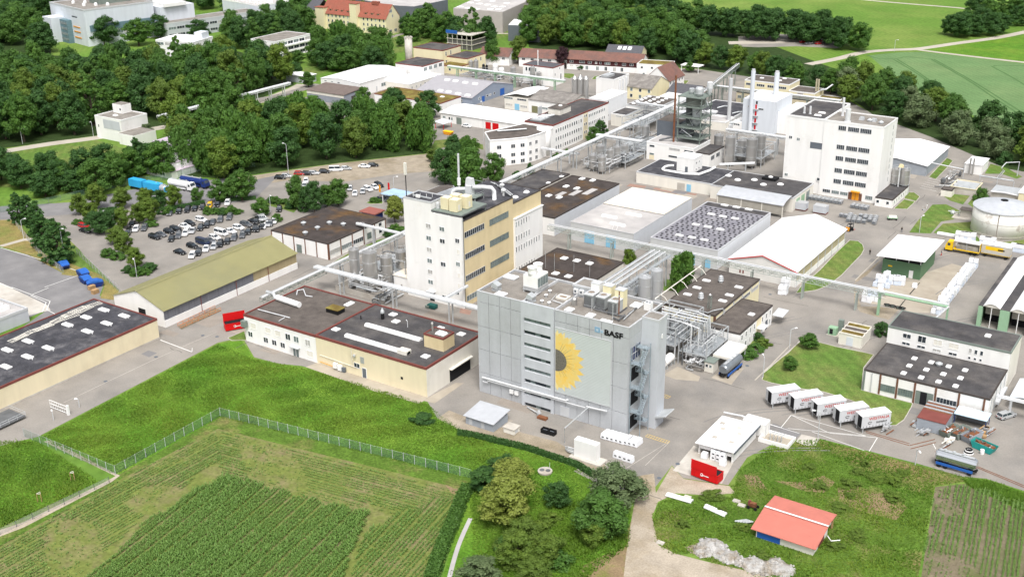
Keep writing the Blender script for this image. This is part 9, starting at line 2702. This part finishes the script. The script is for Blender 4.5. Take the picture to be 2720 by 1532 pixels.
wood([(-397,619),(-370,642),(-343,654),(-318,637),(-334,680),(-371,707),(-399,702),(-428,676)],11.5,(14,19),(6,8),('dark','mid','dark'),LB('along the top edge of the north wood'),'trees of the north wood',8)
wood([(-701,425),(-666,444),(-612,420),(-562,386),(-605,402),(-603,363)],10,(14,19),(6,8),('dark','dark','mid'),LB('at the top left corner'),'trees at the top left',9,KO)
wood([(-504,459),(-506,486),(-515,536),(-504,535),(-470,492),(-459,457),(-462,431)],9.5,(14,19),(6,7.5),('dark','mid','column'),LB('between the institute and the school'),'trees by the school',10,KO)
wood([(-754,469),(-712,496),(-695,552),(-615,564),(-562,564),(-535,569),(-521,542),(-568,533),(-669,531),(-673,467),(-708,439)],14,(13,18),(6.5,8.5),('dark','mid','dark'),LB('behind the institute at the top'),'trees at the top left',11,[(-625,-512,400,475)]+KO)
wood([(-413,435),(-384,430),(-367,439),(-381,459),(-402,477),(-425,477),(-440,468),(-430,449)],8.0,(12,17),(5.6,7.0),('mid','dark','mid','willow'),LB('in the round grove by the school'),'trees of the school grove',12,KO)
wood([(-425,524),(-432,550),(-416,544),(-396,548),(-366,530),(-365,517),(-387,514),(-409,513)],8.5,(11,17),(4.6,6.6),('dark','dark','mid','cone'),LB('by the pink grey warehouse'),'trees by the pink grey warehouse',13)
wood([(-514,572),(-497,609),(-459,585),(-454,559),(-489,559)],11,(9,12),(4.6,6),('dark','mid'),LB('behind the school at the top'),'trees by the school',14,[(-502,-436,520,540)])
wood([(-379,218),(-366,224),(-345,223),(-330,232),(-327,250),(-328,266),(-336,273),(-339,259),(-351,252),(-358,242),(-369,236),(-392,227)],8.0,(8,13),(4.4,6.0),('dark','mid','dark','mid'),LB('in the row below the sports field'),'trees below the sports field',15)
wood([(-246,535),(-197,522),(-166,507),(-165,513),(-196,528),(-244,541)],6.6,(10,12.5),(4.6,5.8),('dark','mid','mid','light'),LB('in the strip behind the yellow offices'),'trees of the north strip',17)
plant_woods(210)
# single trees, each told apart
for p,h,r_,k,lab in (((-327.4,204.8),9.0,3.0,'cone','conical dark tree, first of five in the row by the service yard, farthest'),((-324.1,205.6),8.6,2.9,'cone','conical dark tree, second of five in the row by the service yard'),((-313.1,201.4),9.4,3.2,'cone','conical dark tree, third of five in the row by the service yard'),((-300.3,194.6),10.4,3.6,'cone','conical dark tree, fourth of five in the row by the service yard'),((-286.4,189.4),11.6,4.3,'cone','conical dark tree, nearest and largest of the row by the service yard'),
      ((-317.2,220.2),6.2,2.4,'light','young tree at the left corner of the car park'),((-317.7,227.1),7.5,3.1,'light','bushy tree behind the car park entrance'),((-308.3,217.6),5.5,2.2,'light','slim young tree at the car park entrance'),((-310.3,231.6),6.5,2.8,'light','round young tree in front of the truck road, left'),((-294.7,219.1),6.0,2.4,'light','pale young tree in the short car row'),((-302.9,234.9),6.4,2.8,'light','round young tree in front of the azure truck'),((-298.6,237.5),6.0,2.2,'dark','dark reddish young tree before the azure truck'),
      ((-293.5,224.3),5.8,2.2,'light','young tree left of the broad one in the car park'),((-291.5,226.7),7.2,3.2,'light','broad young tree above the short car row'),((-296.1,241.4),6.8,2.6,'light','young tree above the clipped hedge, left'),((-293.8,249.0),4.6,1.9,'mid','small tree above the clipped hedge, middle'),((-288.0,253.7),6.6,2.8,'mid','young tree above the clipped hedge, right'),((-282.3,258.4),9.5,4.2,'mid','large tree at the right end of the clipped hedge'),((-286.3,257.3),6.5,3.0,'mid','tree beside the large one at the hedge end'),
      ((-296.6,211.5),6.5,3.4,'dark','dark broad tree over the parked cars at the entrance'),((-296.7,215.7),5.8,2.4,'dark','dark tree right of the broad entrance tree'),((-284.1,208.6),5.0,3.0,'light','pale spreading tree over the lower cars'),((-275.7,203.7),5.8,2.4,'light','pale tree at the upper planted island'),((-263.1,198.1),5.2,2.6,'light','pale tree at the lower planted island'),
      ((-260.0,261.5),10.0,3.0,'mid','tall round tree on a clear trunk beside the lot entrance'),((-256.5,260.7),7.0,1.8,'cone','dark slim conifer right of the tall round tree'),((-252.8,261.8),9.4,2.8,'dark','brownish tree above the mossy workshop'),((-252.6,267.8),6.8,3.2,'mid','broad tree above the mossy workshop, left'),((-250.9,271.3),8.0,3.4,'mid','broad tree above the mossy workshop, right'),((-265.4,250.6),5.2,2.8,'mid','round tree at the right end of the car park'),((-224.1,267.7),7.8,2.8,'yellow','yellow green tree between workshop and tower block'),
      ((-235.2,309.1),11,4.6,'dark','dark tree left of the willow behind the tower block'),((-225.8,310.7),11.5,5.6,'willow','large willow behind the tower block'),((-220.4,318.0),9.5,3.6,'mid','green tree right of the willow behind the tower block'),((-239.4,320.5),10,4.0,'dark','dark tree behind the willow'),((-255.5,328.6),4.4,2.0,'light','small light tree on the gravel lot corner'),
      ((-122.2,264.3),9.6,3.0,'willow','birch with drooping branches before the solar hall'),((-144.9,275.5),4.2,1.9,'bushl','yellow green bush beside the mossy hall'),
      ((-292.0,498.8),2.6,2.4,'bushd','clipped dome bush before the brown row house'),((-301.2,496.3),9.5,3.4,'purple','purple-leaved tree before the brown row house'),((-327.3,495.6),12,4.4,'light','light green round tree before the shorter row house'),((-337.2,487.7),11,3.8,'mid','round tree at the left end of the row houses'),((-241.9,519.4),4.5,2.4,'mid','small tree by the white shelter at the wood edge'),
      ((-217.5,382.0),5.6,2.6,'mid','round tree at the end of the office wing, left'),((-218.1,388.6),6.6,2.6,'dark','dark tree at the end of the office wing, right'),
      ((-216.9,335.4),3.4,1.5,'cone','clipped dark cone shrub by the polygonal wing'),((-216.9,327.0),3.0,1.8,'bushd','dark round bush below the polygonal wing'),((-218.2,355.5),2.4,1.6,'bush','round bush at the office wing wall, left'),((-218.0,361.9),2.4,1.7,'bush','round bush at the office wing wall, right'),
      ((-81.1,247.9),3.4,2.0,'mid','small round tree on the lawn by the hut'),((-80.7,234.3),3.0,1.7,'mid','small round tree on the lawn near the plant road'),((-68.6,264.4),3.6,2.0,'bushd','dark bush between the hut and the garage building'),((-73.5,384.9),4.4,2.4,'bush','green bush left of the round tank'),((-76.7,432.7),4.5,3.0,'bushd','rounded bush at the wood edge by the pipe frame'),((-69.3,391.2),3.2,1.3,'cone','small conifer by the grey basin house'),
      ((-93.4,246.1),1.9,1.7,'bushd','dark clipped bush by the cream office door'),((-90.7,243.5),1.7,2.0,'bushl','pale clipped bush by the cream office door'),((-91.5,235.9),1.6,2.6,'bush','low wide bush by the tank truck bay'),((-91.6,240.5),1.2,2.4,'bush','low flat bush by the cream office'),
      ((-382.8,399.4),6.5,3.4,'mid','round tree beside the ribbed roof annex'),((-362.3,363.2),4.4,1.9,'mid','small tree alone on the works lawn'),((-404.9,436.8),7.0,2.4,'light','light round tree before the school grove'),((-396.2,433.4),6.5,3.2,'mid','tree behind the bright white hall, left'),((-396.5,444.4),7.5,3.4,'mid','tree behind the bright white hall, right'),((-401.8,411.3),7.0,2.8,'dark','dark tree in front of the gate lodge'),
      ((-346.9,363.7),6.5,3.6,'mid','tree beside the white truck boxes'),((-330.1,377.8),9.0,3.2,'mid','pointed tree in front of the moss roof store, left'),((-310.6,374.9),11.0,5.2,'dark','large dark tree in front of the moss roof store'),((-297.1,380.9),10.5,4.2,'dark','large dark tree at the corner of the white works building'),((-409.5,501.9),5.0,2.4,'mid','small tree on the school lawn'),((-432.4,535.1),9.0,3.4,'dark','dark tree at the school gable'),((-471.2,577.9),8.0,3.4,'mid','tree behind the school gable'),
      ((-447.9,476.9),10.5,4.6,'willow','weeping willow left of the school grove'),((-426.8,438.7),6.0,3.4,'mid','tree below the terraced offices, left'),((-420.4,445.3),5.5,3.4,'mid','tree below the terraced offices, right'),
      ((-561.3,423.0),14,7.0,'dark','dark tree before the institute block, left'),((-541.2,430.9),13,7.5,'mid','tree before the institute block, right'),((-547.5,452.1),12,5.5,'dark','tree at the corner of the institute wing'),((-524.4,461.5),10,5.5,'dark','tree before the institute wing'),((-522.7,480.8),7,3.6,'mid','tree at the end of the institute wing'),
      ((-451.7,312.9),10.5,3.6,'yellow','bright yellow green tree in the left wood'),((-376.8,297.9),5.5,2.6,'silver','purple grey shrub tree at the white house corner'),((-358.8,298.0),8.0,2.4,'cone','dark conifer by the white house'),((-337.8,261.3),12.0,3.6,'cone','tall dark conifer left of the stepped flats'),((-342.4,250.0),11.5,4.4,'dark','dark tree on the sports field edge, right'),((-354.1,234.6),10.5,4.4,'dark','dark tree on the sports field edge, middle'),((-347.2,236.1),9.0,3.8,'mid','mid green tree on the sports field edge'),
      ((-330.2,273.2),8.0,3.2,'light','light green tree over the stepped flats'),((-254.8,341.1),6.5,3.0,'dark','dark tree left of the polygonal wing'),((-249.8,344.1),6.0,3.2,'willow','grey green tree left of the polygonal wing')):
 f_=1.0 if k.startswith('bush') else 1.14
 tree(p,h*f_,r_*f_,k,lab,name='clipped_shrub' if 'clipped' in lab else None)
# shrubs and clipped hedges in the car park
for i,p in enumerate(((-310.1,213.6),(-308.5,216.3),(-277.5,199.7),(-273.6,200.1),(-262.0,194.2),(-258.0,194.1),(-256.7,195.8),(-258.2,198.4),(-281.7,242.4),(-280.2,244.5),(-277.2,245.1),(-275.4,246.8),(-273.7,247.9),(-294.7,235.1),(-293.0,236.1),(-288.6,225.0),(-272.5,261.9),(-270.3,262.0),(-268.0,263.4),(-262.8,261.6),(-256.9,248.9),(-243.2,280.9),(-218.0,257.3),(-218.2,260.4),(-216.9,262.3))):
 tree(p,1.7+0.5*(i%3),1.8+0.25*(i%4),('bush','bushd','bush')[i%3],('rounded green shrub in the car park planting, between parked cars','dark green shrub in the car park planting')[i%3==1],'car park shrubs')
def hedge(label,pts,wd,h,m,seed,dens=26,name='hedge',leaf=0.2):
 r=random.Random(seed)
 L=smooth_line(pts,8) if len(pts)>2 else [Vector((*p,0)) for p in pts]
 V,F,tone=[],[],[]
 for i in range(len(L)-1):
  a,b=L[i],L[i+1]
  ln=(b-a).length
  d=(b-a).normalized()
  nn=Vector((-d.y,d.x,0))
  b0=len(V)
  for q in (a,b+d*0.02):
   for o,z in ((-0.4,0),(-0.36,0.8),(0,0.95),(0.36,0.8),(0.4,0)):V.append(tuple(q+nn*o*wd+Vector((0,0,z*h))))
  for k in range(4):
   F.append((b0+k,b0+k+1,b0+6+k,b0+5+k))
   tone.append(0.2)
  for _ in range(int(ln*dens)):
   u,o=r.random(),r.uniform(-0.5,0.5)
   top=h*(1.0-0.9*max(0,abs(o)-0.34)/0.16)*r.uniform(0.85,1.12)
   p=a+d*u*ln+nn*o*wd+Vector((0,0,max(0.05,top*r.uniform(0.5 if abs(o)>0.35 else 0.95,1.05))))
   t1=Vector((r.uniform(-1,1),r.uniform(-1,1),r.uniform(-0.4,1))).normalized()
   t2=t1.cross(Vector((r.uniform(-1,1),r.uniform(-1,1),r.uniform(-1,1)))).normalized()
   s1=leaf*r.uniform(0.7,1.4)
   b0=len(V)
   V+=[tuple(p-t1*s1),tuple(p+t2*s1*0.6),tuple(p+t1*s1),tuple(p-t2*s1*0.6)]
   F.append((b0,b0+1,b0+2,b0+3))
   tone.append(r.random())
 me=bpy.data.meshes.new(name)
 me.from_pydata(V,[],F)
 me.materials.append(m)
 me.attributes.new('tone','FLOAT','FACE').data.foreach_set('value',tone)
 me.update()
 o=bpy.data.objects.new(name,me)
 COL.objects.link(o)
 props(o,label,'hedge')
 return o
hedge('dark ivy hedge curving along the meadow below the grey block',[(-128.0,169.5),(-124.0,170.5),(-120.3,170.9),(-117.3,171.3),(-113.0,171.9),(-108.7,171.9),(-104.5,171.8),(-100.3,171.6),(-95.4,170.1)],1.4,0.9,LEAF_D,1,90)
hedge('clipped hedge behind the top row of parked cars',[(-295.8,238.6),(-293.6,242.9),(-290.8,249.5)],1.4,1.2,LEAF_D,2,60)
hedge('low hedge at the left car park entrance behind the white car',[(-313.6,224.8),(-310.2,229.3)],1.6,1.3,LEAF_D,3,60)
hedge('dense green hedge strip along the right edge of the maize field',[(-114.0,153.5),(-112.3,148.8),(-110.1,143.9),(-107.2,136.9),(-104.8,131.4),(-102.3,126.4)],3.0,1.3,LEAF_M,4,110)
hedge('hedge strip at the end of the hedge row by the gravel lot',[(-288.6,252.8),(-285.7,256.3),(-279.5,262.0)],1.6,1.1,LEAF_D,5,60)
# gravel path strip beside the field hedge
road('gravel_path',[(-107.7,145.5),(-106.0,141.0),(-104.3,136.9),(-102.0,132.2),(-99.8,128.0)],0.8,0.05,ROOFLG)
# foreground bushes and trees
for p,h,r_,k,lab in (((-101.7,147.8),9.0,5.4,'yellow','big yellow green willow at the bottom centre'),((-107.1,158.5),6.0,4.4,'yellow','yellow green bush tree above the big willow'),((-111.3,155.2),4.2,3.6,'dark','dark bush at the fence end above the willow'),((-111.2,161.2),3.8,3.2,'dark','dark round bush behind the yellow willow'),((-96.2,157.4),5.2,2.6,'dark','bluish dark small tree right of the yellow willow'),
      ((-87.8,164.4),8.5,5.2,'silver','grey green round willow beside the dirt track'),((-85.1,154.2),7.8,6.0,'mid','broad dense tree below the round willow'),((-84.6,149.9),4.4,2.2,'light','light green small tree in front of the broad dense one'),((-94.8,143.7),5.0,3.4,'light','light green tree at the bottom left of the willow group'),((-88.8,141.6),5.4,3.2,'light','light green tree in the thicket at the bottom centre'),((-92.5,138.3),6.0,3.6,'light','light green tree in the thicket at the bottom'),
      ((-95.7,131.3),4.8,3.6,'silver','silvery willow bush at the bottom edge'),((-137.7,170.1),1.6,2.8,'bushd','dark leafy bush at the meadow edge near the metal shed'),((-88.2,136.0),4.0,3.0,'light','light green bush at the bottom below the thicket')):
 tree(p,h,r_,k,lab)
THICK=[(-99.8,136.4),(-101.3,150.0),(-93.9,153.2),(-85.8,145.3),(-84.0,137.2),(-96.4,129.3)]
for i in range(14):
 r=random.Random(500+i)
 for _ in range(40):
  p=(r.uniform(-140,-80),r.uniform(120,180))
  if inside(p,THICK):break
 else:
  continue
 tree(p,r.uniform(1.4,2.6),r.uniform(1.6,2.8),('bushl','bush','bushl')[i%3],'leafy green shrub of the thicket at the bottom centre','thicket shrubs')
SCR=[(-70.8,178.9),(-66.1,197.4),(-60.1,201.2),(-43.8,204.4),(-40.7,201.3),(-39.6,184.7),(-47.2,172.7),(-52.5,163.8),(-60.3,161.6),(-70.3,163.7),(-75.6,161.8),(-79.8,166.8),(-77.2,171.6)]
for i in range(20):
 r=random.Random(900+i)
 for _ in range(60):
  p=(r.uniform(-90,-30),r.uniform(150,215))
  if inside(p,SCR) and not (-63<p[0]<-49 and 165<p[1]<180):break
 else:
  continue
 tree(p,r.uniform(0.5,1.1),r.uniform(1.0,2.4),'bushl','low weedy shrub on the scrubland around the barn','scrubland shrubs')
# grass, maize: what nobody could count
def blades(name,label,cat,pts,m,mk):
 V,F,tone=[],[],[]
 r=random.Random(len(name)*7)
 for p in pts:mk(V,F,tone,p,r)
 me=bpy.data.meshes.new(name)
 me.from_pydata(V,[],F)
 me.materials.append(m)
 me.attributes.new('tone','FLOAT','FACE').data.foreach_set('value',tone)
 me.update()
 o=bpy.data.objects.new(name,me)
 COL.objects.link(o)
 props(o,label,cat,None,'stuff')
 return o
def maize(V,F,tone,p,r):
 x,y,h,=p[0],p[1],p[2]
 tn=r.random()
 for k in range(5):
  a=r.uniform(0,6.28)
  l=h*r.uniform(0.5,0.8)
  ca,sa=cos(a),sin(a)
  z0=h*(0.15+0.13*k)
  w_=0.05+0.04*h
  px,py=-sa*w_,ca*w_
  b0=len(V)
  V+=[(x+px*0.5,y+py*0.5,z0),(x-px*0.5,y-py*0.5,z0),(x+ca*l*0.55-px,y+sa*l*0.55-py,z0+l*0.55),(x+ca*l*0.55+px,y+sa*l*0.55+py,z0+l*0.55),(x+ca*l,y+sa*l,z0+l*0.28)]
  F.append((b0,b0+1,b0+2,b0+3))
  F.append((b0+3,b0+2,b0+4))
  tn2=min(1,max(0,tn*0.5+0.5*r.random()))
  tone.extend((tn2,tn2))
def tuft(V,F,tone,p,r):
 x,y,h=p
 tn=r.random()
 for k in range(3):
  a=r.uniform(0,6.28)
  l=h*r.uniform(0.7,1.3)
  ca,sa=cos(a),sin(a)
  w_=0.09*r.uniform(0.6,1.4)
  b0=len(V)
  V+=[(x-sa*w_,y+ca*w_,0.01),(x+sa*w_,y-ca*w_,0.01),(x+ca*l*0.7,y+sa*l*0.7,l)]
  F.append((b0,b0+1,b0+2))
  tone.append(min(1,max(0,0.12+tn*0.3+0.3*r.random()+0.3*sin(x*0.13+2*sin(y*0.09))*sin(y*0.21+x*0.05))))
def scatter(poly,n,seed,h0,h1,clump=0.0):
 r=random.Random(seed)
 xs,ys=[p[0] for p in poly],[p[1] for p in poly]
 out=[]
 while len(out)<n:
  p=(r.uniform(min(xs),max(xs)),r.uniform(min(ys),max(ys)))
  if inside(p,poly):
   hh=r.uniform(h0,h1)
   if clump:hh*=0.45+0.9*abs(sin(p[0]*0.31+2*sin(p[1]*0.17))*cos(p[1]*0.23+sin(p[0]*0.11)))
   out.append((p[0]+r.gauss(0,0.25),p[1]+r.gauss(0,0.25),hh))
 return out
def rows(poly,direction,spacing,step,seed,h0,h1,prob=1.0,patch=0.0):
 r=random.Random(seed)
 d=Vector((direction[0],direction[1],0)).normalized()
 n=Vector((-d.y,d.x,0))
 us=[p[0]*d.x+p[1]*d.y for p in poly]
 vs=[p[0]*n.x+p[1]*n.y for p in poly]
 out=[]
 v=min(vs)
 k=0
 while v<max(vs):
  k+=1
  gap=(k%4==0)
  u=min(us)
  while u<max(us):
   q=d*u+n*(v+r.uniform(-0.06,0.06))
   u+=step*r.uniform(0.7,1.3)
   if r.random()>prob:continue
   if patch and sin(q.x*0.21+1.7*sin(q.y*0.13))+sin(q.y*0.29+q.x*0.07)<patch-1 and r.random()<0.8:continue
   e_=0.6*sin(q.x*0.9+q.y*0.6)+r.gauss(0,0.25)
   if inside((q.x+e_,q.y-e_),poly):out.append((q.x,q.y,r.uniform(h0,h1)*(0.85+0.25*sin(q.x*0.17)*sin(q.y*0.13))))
  v+=spacing*(1.5 if gap else 1.0)
 return out
CORNA=[(-157.4,130.1),(-153.1,132.5),(-142.6,133.7),(-132.7,135.1),(-124.0,136.9),(-122.1,132.3),(-118.6,124.5),(-114.3,116.6),(-112.0,108.2),(-149.6,84.2),(-151.6,93.4),(-157.4,113.6),(-157.6,121.4)]
p0,p1=(-157.4,130.1),(-152.1,96.2)
rowdir=(p1[0]-p0[0],p1[1]-p0[1])
blades('maize_crop','dense green maize rows in the near field','maize',rows(CORNA,rowdir,0.75,0.20,5,0.6,1.1),CORN,maize)
blades('maize_crop','thin young maize rows at the right side of the near field','maize',rows([(-120.8,133.1),(-119.5,140.0),(-114.8,151.0),(-101.1,125.0),(-97.5,117.6),(-108.8,110.3),(-118.6,127.2)],rowdir,0.75,0.24,6,0.35,0.7,0.9),CORN,maize)
q0,q1=(-173.6,93.4),(-172.4,143.3)
blades('maize_crop','patchy maize rows along the left border of the near field','maize',rows([(-173.7,88.7),(-173.2,93.1),(-173.1,118.1),(-172.2,143.1),(-162.7,136.4),(-160.1,120.7),(-159.6,114.6),(-153.2,93.0),(-150.1,83.9),(-158.3,78.6)],(q1[0]-q0[0],q1[1]-q0[1]),0.75,0.22,7,0.25,0.6,0.85,0.45),CORN,maize)
s0,s1=(-171.4,144.8),(-113.9,152.9)
blades('maize_crop','patchy maize rows along the fence side of the near field','maize',rows([(-171.0,143.8),(-114.3,151.7),(-119.5,140.0),(-124.8,137.3),(-143.4,134.6),(-157.6,131.5),(-163.7,135.7)],(s1[0]-s0[0],s1[1]-s0[1]),0.75,0.22,8,0.22,0.5,0.85,0.5),CORN,maize)
w0,w1=(-33.8,190.9),(-31.6,174.7)
blades('maize_crop','young maize rows in the field at the lower right corner','maize',rows([(-38.6,200.6),(-34.3,205.0),(-15.2,203.9),(-10.1,173.4),(-31.0,160.1)],(w1[0]-w0[0],w1[1]-w0[1]),0.75,0.16,9,0.35,0.7,0.95,0.05),CORN,maize)
blades('meadow_grass','long lush grass of the meadow inside the fence','grass',scatter([(-201.2,121.2),(-203.8,173.7),(-190.3,172.6),(-177.3,175.2),(-141.6,176.5),(-125.6,169.9),(-114.3,171.0),(-101.2,170.9),(-95.2,170.1),(-93.2,152.1),(-99.1,134.2),(-115.3,156.6),(-175.8,148.2),(-175.8,120.4)],100000,1,0.10,0.26,1),GRASSB,tuft)
blades('meadow_grass','rough grass of the small meadow at the lower left','grass',scatter([(-208.4,115.1),(-200.3,120.2),(-176.2,116.7),(-179.0,95.4)],14000,2,0.12,0.36,1),GRASSB,tuft)
blades('scrub_grass','weedy grass of the scrubland around the barn','grass',scatter(SCRUBA,30000,3,0.10,0.36,1),GRASSB,tuft)
blades('scrub_grass','grass verge along the field at the lower right','grass',scatter([(-35.5,207.1),(-31.2,209.1),(-15.7,207.1),(-14.9,201.9),(-23.2,201.9),(-33.6,205.1)],5000,4,0.2,0.5,1),GRASSB,tuft)
blades('thicket_grass','tall grass under the thicket at the bottom centre','grass',scatter([(-98.4,133.2),(-102.1,151.1),(-95.2,155.4),(-93.1,166.4),(-86.0,166.0),(-79.4,153.6),(-80.6,141.9),(-94.7,129.1)],14000,5,0.25,0.6,1),GRASSB,tuft)
